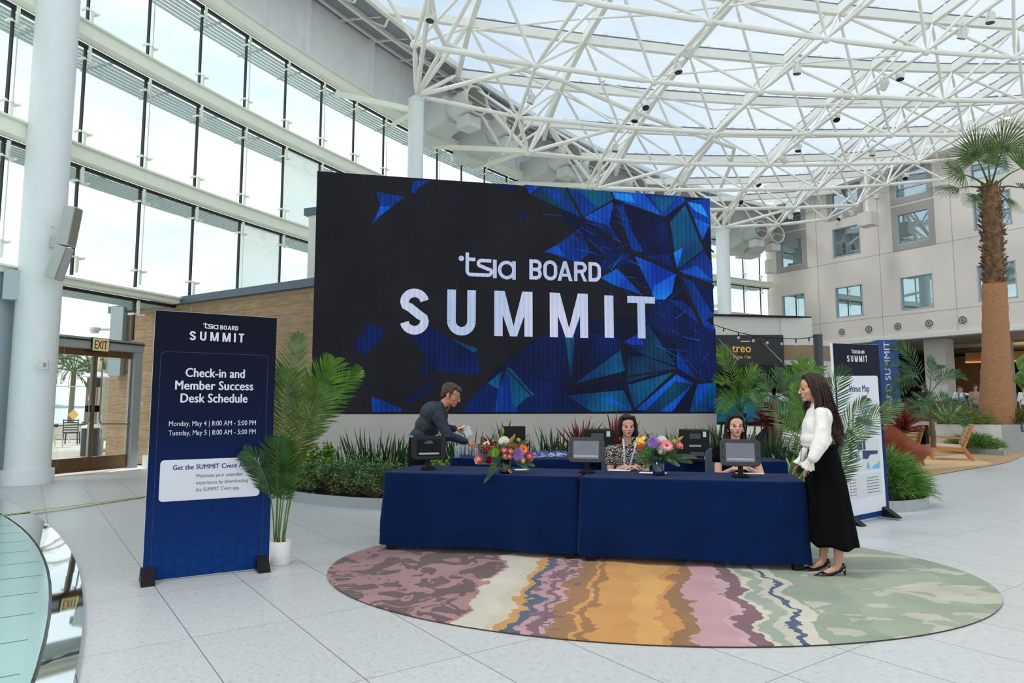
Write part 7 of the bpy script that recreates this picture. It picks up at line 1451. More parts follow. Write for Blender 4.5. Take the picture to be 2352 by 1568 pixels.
# short haired woman
Y1 = 7.24; x1 = px(1441, 1003, Y1).x; z1 = px(1441, 1003, Y1).z - .125
def leafprint():
    m = bpy.data.materials.new('black blouse with cream palms'); m.use_nodes = True; nt = m.node_tree; N = nt.nodes; L = nt.links; b = N['Principled BSDF']; b.inputs['Roughness'].default_value = .7
    tc = N.new('ShaderNodeTexCoord'); w = N.new('ShaderNodeTexWave'); w.wave_type = 'RINGS'; w.inputs['Scale'].default_value = 9; w.inputs['Distortion'].default_value = 14; w.inputs['Detail'].default_value = 2; w.inputs['Detail Scale'].default_value = 2.2; L.new(tc.outputs['Object'], w.inputs[0])
    cr = N.new('ShaderNodeValToRGB'); e = cr.color_ramp.elements; e[0].position = .60; e[0].color = lin((24, 22, 28)); e[1].position = .72; e[1].color = lin((168, 156, 146)); L.new(w.outputs['Fac'], cr.inputs[0]); L.new(cr.outputs[0], b.inputs['Base Color']); return m
armsB = [[(x1 - .17, Y1 + .04, z1 - .02), (x1 - .185, Y1 - .02, z1 - .27), (x1 - .06, Y1 - .20, .80), (.9, -.35, 0), (0, 0, 1), 1], [(x1 + .17, Y1 + .04, z1 - .02), (x1 + .19, Y1 - .02, z1 - .27), (x1 + .05, Y1 - .20, .80), (-.9, -.3, 0), (0, 0, 1), -1]]
t, M, cx, cz, sh, P = seated('seated woman with dark bob, leaf print blouse and white lanyard', 1441, 1003, Y1, (.03, -1, 0), 1.0, (198, 150, 128), 'bob', leafprint(), armsB, .42)
hp = tp(M, 1, [('e', (0, -.026, .155), (.087, .102, .086)), ('e', (0, -.065, .09), (.084, .055, .10)), ('c', (.058, .048, .192), (.086, .020, .110), .022, .022), ('c', (.086, .020, .110), (.094, .010, .022), .022, .022), ('c', (-.060, .050, .190), (-.086, .020, .110), .022, .022), ('c', (-.086, .020, .110), (-.094, .010, .022), .022, .022), ('c', (.045, .066, .204), (-.055, .058, .202), .022, .022), ('c', (-.07, -.05, .03), (.07, -.05, .03), .036, .036)])
put(union_mesh(hp, .005, 3, 'h', (.02, .006)), 'hair', MT['hairdk'], t)
def lany(t, pts, w=.017):
    m = MB(); p2 = bez(pts, 16); m.ribbon(p2, [w] * 16, [V(1, -.1, 0).normalized()] * 16); o = m.build('lanyard', MT['lany'], t, world=True)
    m = MB()
    for i in range(2, 15, 1): a = p2[i]; m.bar(a + V(-w * .22, -.0018, 0), a + V(w * .22, -.0018, 0), .002, .010, up=(0, 0, 1))
    m.build('lanyard_print', MT['greytxt'], t, world=True)
fy = Y1 - .085
lany(t, [P(1431, 1008, Y1 - .02), P(1433, 1025, fy), P(1434, 1050, fy - .02), P(1434, 1078, fy - .02)]); lany(t, [P(1463, 1004, Y1 - .01), P(1459, 1025, fy), P(1452, 1050, fy - .02), P(1444, 1078, fy - .02)])
m = MB(); m.ball(P(1432, 989, Y1 - .0), .004, 8, 6); m.ball(P(1464, 990, Y1 - .0), .004, 8, 6); m.build('earring', MT['goldj'], t, world=True)
m = MB(); m.hexa([P(1444, 1014, fy - .012), P(1455, 1014, fy - .012), P(1455, 1014, fy + .03), P(1444, 1014, fy + .03)], [P(1440, 1006, fy + .03), P(1458, 1006, fy + .03), P(1458, 1006, fy + .05), P(1440, 1006, fy + .05)])
# woman in black
Y2 = 6.98; x2_ = px(1690, 1003, Y2).x; z2_ = px(1690, 1003, Y2).z - .125
armsD = [[(x2_ - .17, Y2 + .04, z2_ - .02), (x2_ - .20, Y2 - .04, z2_ - .27), (x2_ - .10, Y2 - .22, .80), (.8, -.3, .12), (-.1, 0, 1), 1], [(x2_ + .18, Y2 + .04, z2_ - .02), (x2_ + .23, Y2 - .04, z2_ - .26), (x2_ + .03, Y2 - .20, .81), (-.95, -.1, .05), (0, 0, 1), -1]]
MT['blacktop'] = mat('black knit top', (8, 8, 10), .9, spec=.1)
t, M, cx, cz, sh, P = seated('seated woman in black top with long dark hair and pearl earrings', 1690, 1003, Y2, (-.08, -1, .03), 1.0, (208, 160, 140), 'long', MT['blacktop'], armsD, .30, .0035)
hp = tp(M, 1, [('e', (0, -.026, .155), (.085, .101, .085)), ('e', (0, -.065, .09), (.082, .055, .10)), ('c', (.052, .052, .196), (.084, .000, .10), .020, .020), ('c', (-.052, .052, .196), (-.084, .000, .10), .020, .020), ('c', (.04, .060, .207), (-.04, .060, .207), .018, .018), ('c', (.086, -.012, .10), (.094, -.015, -.02), .020, .030), ('c', (-.086, -.012, .10), (-.090, -.022, -.02), .020, .026), ('c', (.088, -.01, -.02), (.125, .0, -.13), .034, .030), ('c', (-.084, -.02, -.02), (-.10, -.03, -.12), .030, .024), ('c', (-.06, -.06, .0), (.07, -.06, .0), .045, .045)])
put(union_mesh(hp, .005, 3, 'h', (.02, .007)), 'hair', MT['hairbk'], t)
G = [curve(M, g) for g in ([(.01, .05, .228), (.075, .02, .17), (.096, .01, .06), (.108, .015, -.05), (.135, .02, -.16)], [(.01, .0, .236), (.085, -.03, .16), (.105, -.03, .04), (.12, -.02, -.08), (.15, -.02, -.15)])]
strands(G, 50, .004, random.Random(2), .006, .012).build('hair_locks', MT['hairbk'], t, world=True)
G = [curve(M, g) for g in ([(-.01, .05, .228), (-.075, .02, .17), (-.094, .005, .06), (-.10, .0, -.05), (-.115, .0, -.14)], [(-.01, .0, .236), (-.085, -.03, .16), (-.10, -.03, .04), (-.11, -.03, -.07), (-.12, -.02, -.13)])]
strands(G, 40, .004, random.Random(3), .006, .012).build('hair_locks', MT['hairbk'], t, world=True)
m = MB(); m.ball(M @ V(-.077, .010, .058), .0065, 10, 7); m.ball(M @ V(.077, .010, .058), .0065, 10, 7); m.build('earring', mat('pearl', (236, 230, 222), .25), t, world=True)
m = MB(); m.lathe((cx, Y2 + .035, sh + .035), [(.066, 0), (.056, .03), (.052, .045), (.050, .03)], 28); m.build('collar', MT['blacktop'], t, world=True)
fy = Y2 - .10; lany(t, [P(1679, 1020, fy), P(1680, 1045, fy - .02), P(1683, 1062, fy - .03), P(1686, 1084, fy - .03)]); lany(t, [P(1700, 1020, fy), P(1700, 1045, fy - .02), P(1694, 1062, fy - .03), P(1690, 1080, fy - .03)])
# ---------- people far behind
def far_person(u, vtop, Y, h, rz, top_rgb, leg_rgb, hair_rgb, label, floor, sleeves=False, arms='down', hat=False, skinrgb=(184, 130, 106)):
    p = px(u, vtop, Y); t = thing('person', label, 'person', V(p.x, Y, floor), rz, 'people in the lobby and restaurant'); zt_ = h; s = h / 1.75
    body = [('e', V(0, 0, h - .11 * s), (.078 * s, .095 * s, .115 * s)), ('e', V(0, -.095 * s, h - .13 * s), (.014, .016, .02)), ('c', V(0, 0, h - .2 * s), V(0, 0, h - .32 * s), .055 * s, .06 * s), ('e', V(0, 0, h - .50 * s), (.17 * s, .11 * s, .2 * s)), ('e', V(0, 0, h - .78 * s), (.15 * s, .11 * s, .16 * s))]
    A = []
    for sx in (-1, 1):
        a = V(sx * .19 * s, 0, h - .34 * s)
        if arms == 'out' and sx == 1: b = a + V(.24 * s, -.02, -.04); c = b + V(.22 * s, -.05, -.02)
        elif arms == 'front': b = a + V(sx * .04, -.04, -.27 * s); c = b + V(-sx * .12, -.2 * s, .02)
        else: b = a + V(sx * .05, .02, -.28 * s); c = b + V(-sx * .0, -.08, -.25 * s)
        A.append((a, b, c)); body += [('c', a, b, .046 * s, .038 * s), ('c', b, c, .036 * s, .026 * s)] + hand_prims(c, (c - b), V(0, -1, .3), sx, .3, .1, .95 * s)
    for sx in (-1, 1): body += [('c', V(sx * .09 * s, 0, h - .88 * s), V(sx * .10 * s, -.01, .48 * s), .08 * s, .055 * s), ('c', V(sx * .10 * s, -.01, .48 * s), V(sx * .11 * s, .02, .07), .052 * s, .035 * s), ('c', V(sx * .11 * s, .03, .04), V(sx * .12 * s, -.14, .035), .035, .03)]
    me = union_mesh(body, .012, 2, 'f'); me.materials.append(mat('skin far', skinrgb, .55)); link('body', me, t)
    tp_ = [('c', V(-.17 * s, 0, h - .35 * s), V(.17 * s, 0, h - .35 * s), .068 * s, .068 * s), ('e', V(0, 0, h - .52 * s), (.19 * s, .135 * s, .2 * s)), ('e', V(0, 0, h - .74 * s), (.175 * s, .135 * s, .2 * s))] + [('c', a, (b if not sleeves else b), .064 * s, .055 * s) if not sleeves else ('c', a, b, .064 * s, .055 * s) for a, b, c in A] + ([('c', b, c, .052 * s, .04 * s) for a, b, c in A] if sleeves else [])
    me = union_mesh(tp_, .014, 3, 'f'); me.materials.append(mat('top far', top_rgb, .8)); link('shirt', me, t)
    lg = [('c', V(-.08 * s, 0, h - .88 * s), V(.08 * s, 0, h - .88 * s), .125 * s, .125 * s)] + [x for sx in (-1, 1) for x in (('c', V(sx * .09 * s, 0, h - .9 * s), V(sx * .10 * s, -.01, .48 * s), .10 * s, .07 * s), ('c', V(sx * .10 * s, -.01, .48 * s), V(sx * .11 * s, .02, .10), .068 * s, .055 * s))]
    me = union_mesh(lg, .014, 3, 'f'); me.materials.append(mat('legs far', leg_rgb, .8)); link('trousers', me, t)
    hr = [('e', V(0, .020, h - .070 * s), (.092 * s, .108 * s, .086 * s)), ('e', V(0, .05, h - .12 * s), (.088 * s, .070 * s, .085 * s))]
    me = union_mesh(hr, .010, 2, 'f'); me.materials.append(mat('hair far', hair_rgb, .7)); link('hair', me, t); return t
far_person(2203, 893, 30.0, 1.78, 0, (214, 214, 216), (30, 32, 40), (30, 24, 22), 'man in white shirt with backpack straps, one arm stretched sideways in the lobby', .55, True, 'out')
t = CH(SC.objects['person'] if False else [o for o in COL.objects if o.name.startswith('person')][-1])
m = MB()
for sx in (-1, 1): m.bar((sx * .12, -.13, 1.48), (sx * .13, -.15, 1.12), .06, .02, up=(0, -1, 0))
m.build('backpack_strap', MT['cap'], [o for o in COL.objects if o.name.startswith('person')][-1])
far_person(2206, 881, 33.0, 1.80, .3, (52, 50, 56), (34, 34, 40), (28, 22, 20), 'partly hidden person behind the man in the white shirt', .55)
far_person(2240, 889, 29.0, 1.80, -.1, (140, 128, 104), (26, 32, 46), (52, 36, 28), 'bearded man in khaki short sleeved shirt in the lobby', .55)
far_person(2268, 892, 31.0, 1.70, .4, (22, 22, 26), (36, 46, 66), (26, 22, 22), 'person in black top left of the palm trunk', .55)
far_person(2121, 893, 25.5, 1.72, -1.2, (24, 30, 40), (150, 160, 178), (24, 20, 20), 'person in dark jacket facing left near the burgundy booth', .55, True, 'front')
far_person(1757, 882, 21.0, 1.36, 2.4, (150, 148, 130), (60, 56, 60), (60, 50, 40), 'seated diner in pale olive shirt behind the garden palms', .72, False, 'front')
far_person(1794, 893, 20.0, 1.30, 2.0, (196, 190, 206), (90, 90, 110), (40, 32, 30), 'diner in pale striped shirt beside the red cordyline', .72, False, 'front')
far_person(2352, 893, 28.0, 1.74, 0, (220, 216, 214), (40, 40, 46), (40, 30, 26), 'person in white top at the right edge beyond the palm trunk', .55)
# ------------------------------------------------------------------ restaurant front right of the screen
YR = 29.0
def RX(u, v=935, y=YR): return aty(u, v, y)
x0, x1, x2 = RX(1560).x, RX(1828).x, RX(1872).x
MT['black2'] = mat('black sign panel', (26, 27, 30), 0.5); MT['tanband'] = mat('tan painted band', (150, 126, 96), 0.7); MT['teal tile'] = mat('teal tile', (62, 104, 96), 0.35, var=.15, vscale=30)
zt = 5.2
mb = MB(); mb.hexa([V(x0, YR, 4.35), V(x1, YR, 4.35), V(x1 + .9, YR + 12, 4.35), V(x0, YR + 12, 4.35)], [V(x0, YR, zt + .12), V(x1, YR, zt), V(x1 + .9, YR + 12, zt), V(x0, YR + 12, zt + .12)])
mb.hexa([V(RX(1800).x, YR - .05, 0.3), V(x2, YR - .05, 0.3), V(x2 + .3, YR + 6, 0.3), V(RX(1800).x, YR + 6, 0.3)], [V(RX(1800).x, YR - .05, zt), V(x2, YR - .05, zt), V(x2 + .3, YR + 6, zt), V(RX(1800).x, YR + 6, zt)])
mb.hexa([V(RX(1800).x, YR + .3, 0.3), V(RX(1960).x, YR + .3, 0.3), V(RX(1960).x, YR + 6, 0.3), V(RX(1800).x, YR + 6, 0.3)], [V(RX(1800).x, YR + .3, 4.25), V(RX(1960).x, YR + .3, 4.25), V(RX(1960).x, YR + 6, 4.25), V(RX(1800).x, YR + 6, 4.25)])
W = struct(mb.build('wall_restaurant', MT['offwhite']), 'white parapet wall above the restaurant sign')
mb = MB(); mb.bar(V(x0, YR - .02, zt + .16), V(x1, YR - .02, zt + .04), .3, .07); mb.bar(V(x1, YR - .02, zt + .04), V(x2, YR + .2, zt + .03), .3, .07); mb.build('cap', MT['black'], W)
mb = MB(); mb.box(((RX(1798).x + x2) / 2, YR - .06, 3.72), (x2 - RX(1798).x + .04, .06, .62)); mb.box(((RX(1798).x + x2) / 2, YR - .06, 2.55), (x2 - RX(1798).x + .04, .06, .25)); mb.box(((x2 + RX(1960).x) / 2, YR + .27, 3.72), (RX(1960).x - x2, .06, .62)); mb.box(((x2 + RX(1960).x) / 2, YR + .27, 2.55), (RX(1960).x - x2, .06, .25)); mb.build('tan_band', MT['tanband'], W)
mb = MB(); mb.box(((RX(1798).x + x2) / 2, YR - .06, 1.5), (x2 - RX(1798).x + .04, .06, 1.8)); mb.build('teal_tiles', MT['teal tile'], W)
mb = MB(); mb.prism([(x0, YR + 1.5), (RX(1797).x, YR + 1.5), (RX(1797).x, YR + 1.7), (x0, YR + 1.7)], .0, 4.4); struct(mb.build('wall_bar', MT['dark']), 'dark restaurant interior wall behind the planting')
t = thing('restaurant_sign', 'black canopy sign reading treo kitchen + bar in gold', 'sign', V((x0 + RX(1797).x) / 2, YR - .4, 3), 0)
xs0, xs1 = x0, RX(1795).x; ys = YR - .5
mb = MB(); mb.box(((xs0 + xs1) / 2, YR - .25, 3.75), (xs1 - xs0, .45, 1.35)); mb.build('panel', MT['black2'], t, world=True)
mb = MB(); mb.box(((xs0 + xs1) / 2 + .1, YR - 1.1, 2.92), (xs1 - xs0 + .3, 2.0, .28)); mb.build('canopy', MT['black'], t, world=True)
MT['gold'] = mat('gold sign letters', (214, 168, 82), 0.4, metal=.3, emit=.12)
mb = MB(); c = RX(1703, 800, ys); place2(mb, text2('treo', .78, .36, .02), V(c.x, ys, c.z - .16), V(1, 0, 0), V(0, 0, 1)); mb.bar(V(c.x - .03, ys, c.z + .30), V(c.x + .37, ys, c.z + .30), .02, .04); place2(mb, text2('kitchen + bar', .76, .13, .01), V(c.x + .02, ys, c.z - .42), V(1, 0, 0), V(0, 0, 1)); mb.build('lettering', MT['gold'], t, world=True)
for a, b in (((1650, 778), (1697, 828)), ((1750, 784), (1797, 832))): mb = MB(); mb.tube([RX(a[0], a[1], YR - .5), RX(b[0], b[1], YR - 2.0)], .02, 6); mb.build('stay_rod', MT['chrome'], t, world=True)
# festoon lights
q = aty(1878, 770, 18.0); t = thing('light_pole', 'dark grey round pole holding the string lights', 'pole', V(q.x, q.y, 0.1)); mb = MB(); mb.tube([V(q.x, q.y, .1), V(q.x, q.y, q.z)], .115, 14); mb.tube([V(q.x, q.y, q.z), V(q.x, q.y, q.z + .02)], .125, 14); mb.build('shaft', mat('pole paint', (52, 58, 64), .5), t, world=True)
pts = [aty(u, v, 18.0 - .1) for u, v in [(1560, 712), (1610, 735), (1662, 753), (1696, 763), (1730, 770), (1762, 775), (1795, 777), (1828, 778), (1860, 775), (1872, 771)]]
t = thing('string_lights', 'festoon string lights hanging across the restaurant front', 'string lights', pts[0]); mb = MB(); mb.tube(bez(pts, 40), .011, 5); mb.build('wire', MT['black'], t, world=True)
MT['bulb'] = glass('clear bulb', (.9, .92, .94), .25, milk=.35, milkc=(.9, .92, .95))
for u, v in [(1662, 753), (1696, 763), (1730, 770), (1762, 775), (1795, 777), (1828, 778), (1858, 775)]:
    p = aty(u, v, 17.9); mb = MB(); mb.tube([p, p - V(0, 0, .10)], .016, 7); s = mb.build('bulb_socket', MT['black'], t, world=True); mb = MB(); mb.ball(p - V(0, 0, .14), (.034, .034, .045), 12, 8); o = mb.build('bulb', MT['bulb'], t, world=True)
# hanging blue square banner column in the lobby
q = aty(2040, 780, 26.0); t = thing('column_banner', 'blue wrapped column with vertical BOARD SUMMIT lettering', 'banner', V(q.x, q.y, .5), radians(-8)); MT['bwrap'] = mat('blue wrap print', (12, 44, 110), .4, var=.5, vscale=2, rgb2=(20, 84, 170)); MT['bwrap2'] = mat('navy wrap print', (12, 28, 72), .4)
h = q.z - .5; mb = MB(); mb.box((-.02, .35, h / 2), (.72, .7, h)); mb.build('blue_face', MT['bwrap'], t); mb = MB(); mb.box((.345, .33, h / 2), (.012, .72, h + .01)); mb.build('navy_face', MT['bwrap2'], t)
mb = MB(); place2(mb, text2('BOARD SUMMIT', 3.0, .20, .02), V(.02, -.006, 1.9), V(0, 0, 1), V(-1, 0, 0)); mb.build('side_lettering', MT['print'], t)
mb = MB(); place2(mb, text2('WELCOME', 2.2, .26, .0), V(.355, .35, 2.2), V(0, 0, 1), V(0, -1, 0)); mb.build('front_lettering', MT['print'], t)
# ------------------------------------------------------------------ lounge on the right
wood_pts = bez([V(6.7, 13.0, 0), V(7.84, 13.6, 0), V(9.93, 15.3, 0), V(12.3, 17.3, 0), V(15.0, 20.2, 0), V(17.0, 22.6, 0)], 30)
MT['woodfl'] = mat('oak lounge floor', (186, 152, 112), 0.5, var=.12, vscale=3, stretch=(1, 6, 1)); mb = MB(); P = wood_pts + [V(17, 24, 0), V(7.5, 24, 0)]; mb.add([V(p.x, p.y, .012) for p in P], [tuple(range(len(P)))]); wf = struct(mb.build('floor_lounge', MT['woodfl']), 'curved wood plank floor of the lounge')
q = [atz(2120, 1078, .014), atz(2281, 1065, .014), atz(2210, 1044, .014), atz(2100, 1050, .014)]
mb = MB(); mb.prism([(p.x, p.y) for p in q], .012, .022); tag(mb.build('lounge_rug', mat('sand rug', (214, 178, 134), .9)), 'sand coloured flat rug under the wicker chair', 'rug')
# planter walls
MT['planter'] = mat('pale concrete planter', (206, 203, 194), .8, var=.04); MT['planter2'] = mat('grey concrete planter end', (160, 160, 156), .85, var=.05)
A_, B_, C_ = V(9.6, 23.6, 0), V(15.15, 21.3, 0), V(24, 21.3, 0)
mb = MB(); wallbox(mb, A_, (B_ - A_).normalized(), (B_ - A_).length, -.25, 0, 0, .86); struct(mb.build('wall_planter', MT['planter']), 'pale raised planter wall behind the lounge chairs')
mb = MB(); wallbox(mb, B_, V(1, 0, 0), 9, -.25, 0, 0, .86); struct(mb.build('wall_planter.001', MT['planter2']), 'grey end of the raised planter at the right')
mb = MB(); mb.prism([(9.7, 23.7), (15.2, 21.5), (24, 21.5), (24, 24.2), (9.9, 25.6)], .0, .82); tag(mb.build('planter_soil', MT['soil']), 'dark soil filling the raised planter', 'soil', kind='stuff')
mb = MB(); mb.bar(atz(2110, 1026, .08), atz(2309, 1041, .08), .06, .16); struct(mb.build('trim_11', MT['kerb']), 'low grey kerb in front of the pale planter')
q0, q1 = aty(2075, 972, 19.5), aty(2152, 972, 19.5); MT['mosaic'] = mat('teal mosaic edge', (96, 158, 150), .4, var=.5, vscale=8, rgb2=(196, 130, 110), stretch=(1, 1, .1))
t = thing('bar_table', 'long high table with teal and coral mosaic edge behind the wicker chairs', 'table', V((q0.x + q1.x) / 2, 19.7, 0)); mb = MB(); mb.box(((q0.x + q1.x) / 2, 19.75, q0.z), (q1.x - q0.x, .5, .10)); mb.build('top', MT['mosaic'], t, world=True); mb = MB(); mb.box((q0.x + .2, 19.8, q0.z / 2), (.1, .3, q0.z - .1)); mb.build('leg', MT['black'], t, world=True); mb = MB(); mb.box((q1.x - .2, 19.8, q0.z / 2), (.1, .3, q0.z - .1)); mb.build('leg', MT['black'], t, world=True)
MT['oak'] = mat('honey oak', (190, 120, 58), .45, var=.12, vscale=9); MT['cush'] = mat('pink cushion', (222, 186, 168), .85)
def wicker():
    m = bpy.data.materials.new('herringbone wicker'); m.use_nodes = True; nt = m.node_tree; N = nt.nodes; L = nt.links; b = N['Principled BSDF']; b.inputs['Roughness'].default_value = .8
    tc = N.new('ShaderNodeTexCoord'); w = N.new('ShaderNodeTexWave'); w.bands_direction = 'Z'; w.inputs['Scale'].default_value = 9; w.inputs['Distortion'].default_value = 1.2; w.inputs['Detail Scale'].default_value = 8; L.new(tc.outputs['Object'], w.inputs['Vector'])
    cr = N.new('ShaderNodeValToRGB'); e = cr.color_ramp.elements; e[0].position = .3; e[0].color = lin((86, 64, 42)); e[1].position = .55; e[1].color = lin((206, 184, 146)); L.new(w.outputs['Fac'], cr.inputs['Fac']); L.new(cr.outputs[0], b.inputs['Base Color']); return m
MT['wicker'] = wicker()
def wchair(p, rz, label):
    """faces +Y locally; back at -Y"""
    t = thing('lounge_chair', label, 'chair', p, rz, 'wicker back lounge chairs'); W2 = .36
    for sx in (-1, 1):
        mb = MB(); mb.bar((sx * W2, .38, 0), (sx * W2, .36, .60), .045, .06); mb.build('leg', MT['oak'], t)
        mb = MB(); mb.bar((sx * W2, -.52, 0), (sx * W2, -.32, .34), .045, .07); mb.bar((sx * W2, -.32, .32), (sx * W2 * .95, -.56, .94), .04, .06); mb.build('leg', MT['oak'], t)
        mb = MB(); mb.bar((sx * W2, .40, .60), (sx * W2, -.42, .56), .07, .03); mb.build('armrest', MT['oak'], t)
    mb = MB(); mb.bar((-W2, .36, .30), (W2, .36, .30), .03, .08); mb.bar((-W2, -.30, .28), (W2, -.30, .28), .03, .08)
    for sx in (-1, 1): mb.bar((sx * W2, .36, .30), (sx * W2, -.32, .27), .035, .09)
    mb.build('seat_frame', MT['oak'], t)
    mb = MB(); mb.box((0, .04, .36), (.66, .68, .09), rot=(radians(3), 0, 0)); mb.build('cushion', MT['cush'], t, bevel=.03)
    mb = MB(); P = [(W2 * 1.12 * cos(a) * (1 if abs(cos(a)) < .9 else 1), .36 + .36 * sin(a)) for a in [2 * pi * i / 28 for i in range(28)]]; P = rrect(.80, .62, .16, 6)
    def bp(x, y, o): f = (y + .31) / .62; return V(x, -.335 - .21 * f + .10 * (x / .4) ** 2 + o, .33 + .60 * f)
    a = [bp(x, y, 0) for x, y in P]; b = [bp(x, y, -.03) for x, y in P]; ca = bp(0, 0, -.01); cb = bp(0, 0, -.04); n = len(P)
    gr = 7; rows = []
    mb.add(a + [ca], [(i, (i + 1) % n, n) for i in range(n)], 0, True); mb.add(b + [cb], [((i + 1) % n, i, n) for i in range(n)], 0, True); mb.add(a + b, [(i, n + i, n + (i + 1) % n, (i + 1) % n) for i in range(n)])
    mb.build('backrest', MT['wicker'], t); return t
wchair(V(11.6, 18.35, .022), radians(62), 'wicker back lounge chair with pink cushion on the sand rug')
wchair(V(9.35, 16.9, .012), radians(20), 'wicker back lounge chair seen from behind, right of the map banner')
MT['leather'] = mat('cognac leather', (138, 66, 36), .38, var=.12, vscale=5)
t = thing('leather_armchair', 'brown leather shell armchair right of the map banner', 'chair', V(8.55, 15.1, .012), radians(-48)); mb = MB(); rows = []
for i in range(13):
    f = i / 12; row = []
    for j in range(33):
        a = radians(-30 + 240 * j / 32 - 90 + 90); c_ = cos(a); s_ = sin(a)
        top_h = .42 + .46 * max(0, sin(radians(j / 32 * 180))) ** 1.5 if True else 0
        mm = max(0, 1 - abs(j / 32 - .45) / .30); top_h = .48 + .40 * mm * mm * (3 - 2 * mm); aa = radians(150 + 240 * j / 32); r = (.30 + .17 * min(1, f * 1.6)); zz = .18 + (top_h - .06) * f; row.append(V(r * 1.15 * cos(aa), r * sin(aa) * .95, zz))
    rows.append(row)
inner = [[p + V(-p.x * .12, -p.y * .12, .0) for p in r] for r in rows]
mb.grid(rows, flip=True); mb.grid(inner); n_ = 33; e0, e1 = rows[-1], inner[-1]; mb.grid([e0, e1]); mb.grid([[r[0] for r in rows], [r[0] for r in inner]]); mb.grid([[r[-1] for r in rows], [r[-1] for r in inner]]); mb.ball((0, 0, .22), (.36, .30, .10), 24, 10); mb.build('shell', MT['leather'], t)
mb = MB(); mb.box((0, .05, .36), (.52, .50, .12)); mb.build('seat_pad', MT['leather'], t, bevel=.04)
for sx in (-1, 1):
    for sy in (-1, 1): mb = MB(); mb.tube([(sx * .2, sy * .18, .2), (sx * .3, sy * .27, 0)], [.02, .013], 7); mb.build('leg', MT['oak'], t)
def tubchair(p, rz, label, m_outer, m_in, s=1.0, grp=None, name='tub_chair'):
    t = thing(name, label, 'chair', p, rz, grp); mb = MB(); inn = MB(); rows = []; r2 = []
    for i in range(9):
        f = i / 8; row = []; rr = []
        for j in range(25):
            q = j / 24; aa = radians(180 + 180 * q); hgt = (.30 + .48 * sin(pi * q)) * s; r = .40 * s * (.85 + .15 * f); row.append(V(r * cos(aa), r * .9 * sin(aa), .30 * s + (hgt - .06) * f)); rr.append(row[-1] * 1.0 + V(-.05 * cos(aa), -.05 * sin(aa), 0))
        rows.append(row); r2.append(rr)
    mb.grid(rows, flip=True); mb.grid([rows[-1], r2[-1]]); mb.build('back_shell', m_outer, t); inn.grid(r2); inn.build('inner_back', m_in, t)
    mb = MB(); mb.cyl((0, -.02, .34 * s), .38 * s, .10 * s, 24); mb.build('seat', m_outer, t, bevel=.02)
    for q in range(4): a = pi / 4 + q * pi / 2; mb = MB(); mb.tube([(.25 * s * cos(a), .25 * s * sin(a), .36 * s), (.30 * s * cos(a), .30 * s * sin(a), 0)], [.02, .012], 6); mb.build('leg', MT['black'], t)
    return t
MT['blackl'] = mat('black leather', (30, 28, 28), .5); MT['tanin'] = mat('tan inner shell', (140, 100, 62), .6); MT['tealf'] = mat('teal velvet', (16, 106, 122), .8); MT['burg'] = mat('burgundy velvet', (86, 22, 44), .8)
tubchair(V(11.55, 20.2, .012), radians(200), 'black and tan round tub chair behind the wicker chair', MT['blackl'], MT['tanin'], 1.12, 'black tub chairs')
tubchair(V(9.0, 19.6, .012), radians(170), 'black and tan round tub chair behind the map banner edge', MT['blackl'], MT['tanin'], 1.1, 'black tub chairs')
tubchair(V(5.35, 14.6, .11), radians(30), 'black and tan tub chair glimpsed between the green blades', MT['blackl'], MT['tanin'], 1.0, 'black tub chairs')
for i, (u, v, y) in enumerate([(1675, 940, 16.5), (1740, 945, 16.5), (1800, 935, 19)]):
    p = aty(u, v, y); tubchair(V(p.x, p.y, .72), radians(160 + 30 * i), 'teal velvet restaurant chair, ' + ['nearest the right screen edge', 'second from the screen edge', 'behind the agave'][i], MT['tealf'], MT['tealf'], 1.0, 'teal restaurant chairs')
mb = MB(); mb.prism([(4.4, 15.6), (6.9, 15.6), (8.4, 19.0), (9.0, 27), (4.4, 27)], 0.0, .72); struct(mb.build('floor_deck', mat('pale deck edge', (206, 202, 192), .7)), 'raised restaurant deck behind the plants')
for i, (u, w_, lab) in enumerate([(2142, 2.6, 'long burgundy velvet booth behind the arching palm'), (2200, 1.5, 'low burgundy velvet seat left of the palm trunk')]):
    p = aty(u, 935, 26.5 - i * 1.5); t = thing('velvet_booth', lab, 'sofa', V(p.x, p.y, .55), radians(-10)); mb = MB(); mb.box((0, .35, .55 - .1 * i), (w_, .18, 1.1 - .3 * i)); mb.build('back', MT['burg'], t, bevel=.04); mb = MB(); mb.box((0, 0, .22), (w_, .7, .44)); mb.build('seat', MT['burg'], t, bevel=.04)
# banana leaves at the right edge
t = thing('banana_plant', 'broad green banana leaves right of the palm trunk', 'plant', V(17.5, 23.2, .82)); R = random.Random(4)
for u, v, l in [(2345, 868, .9), (2338, 905, .8), (2352, 900, 1.0), (2368, 880, 1.1)]:
    e = px(u, v - 30, 23.0); b = V(17.5, 23.2, .9); mb = MB(); pts = bez([b, b.lerp(e, .6) + V(0, 0, .2), e + V(0, 0, .1), e + V(.1, 0, .35)], 14); mb.ribbon(pts, [.02] * 6 + [.12, .22, .27, .28, .26, .2, .12, .01], [V(.7, -.6, .2).normalized()] * 14); mb.build('leaf', MT['grass'], t, world=True)
# picnic sign bracket at right edge
p = aty(2348, 990, 20.9); t = thing('metal_bracket', 'dark metal bracket on the planter end at the right edge', 'bracket', p); mb = MB()
for a, b in (((0, 0, -.0), (.5, 0, 0)), ((0, 0, .25), (.5, 0, .25)), ((0, 0, 0), (0, 0, .25))): mb.bar(a, b, .05, .05)
mb.build('bar', mat('bracket paint', (70, 74, 76), .5), t)
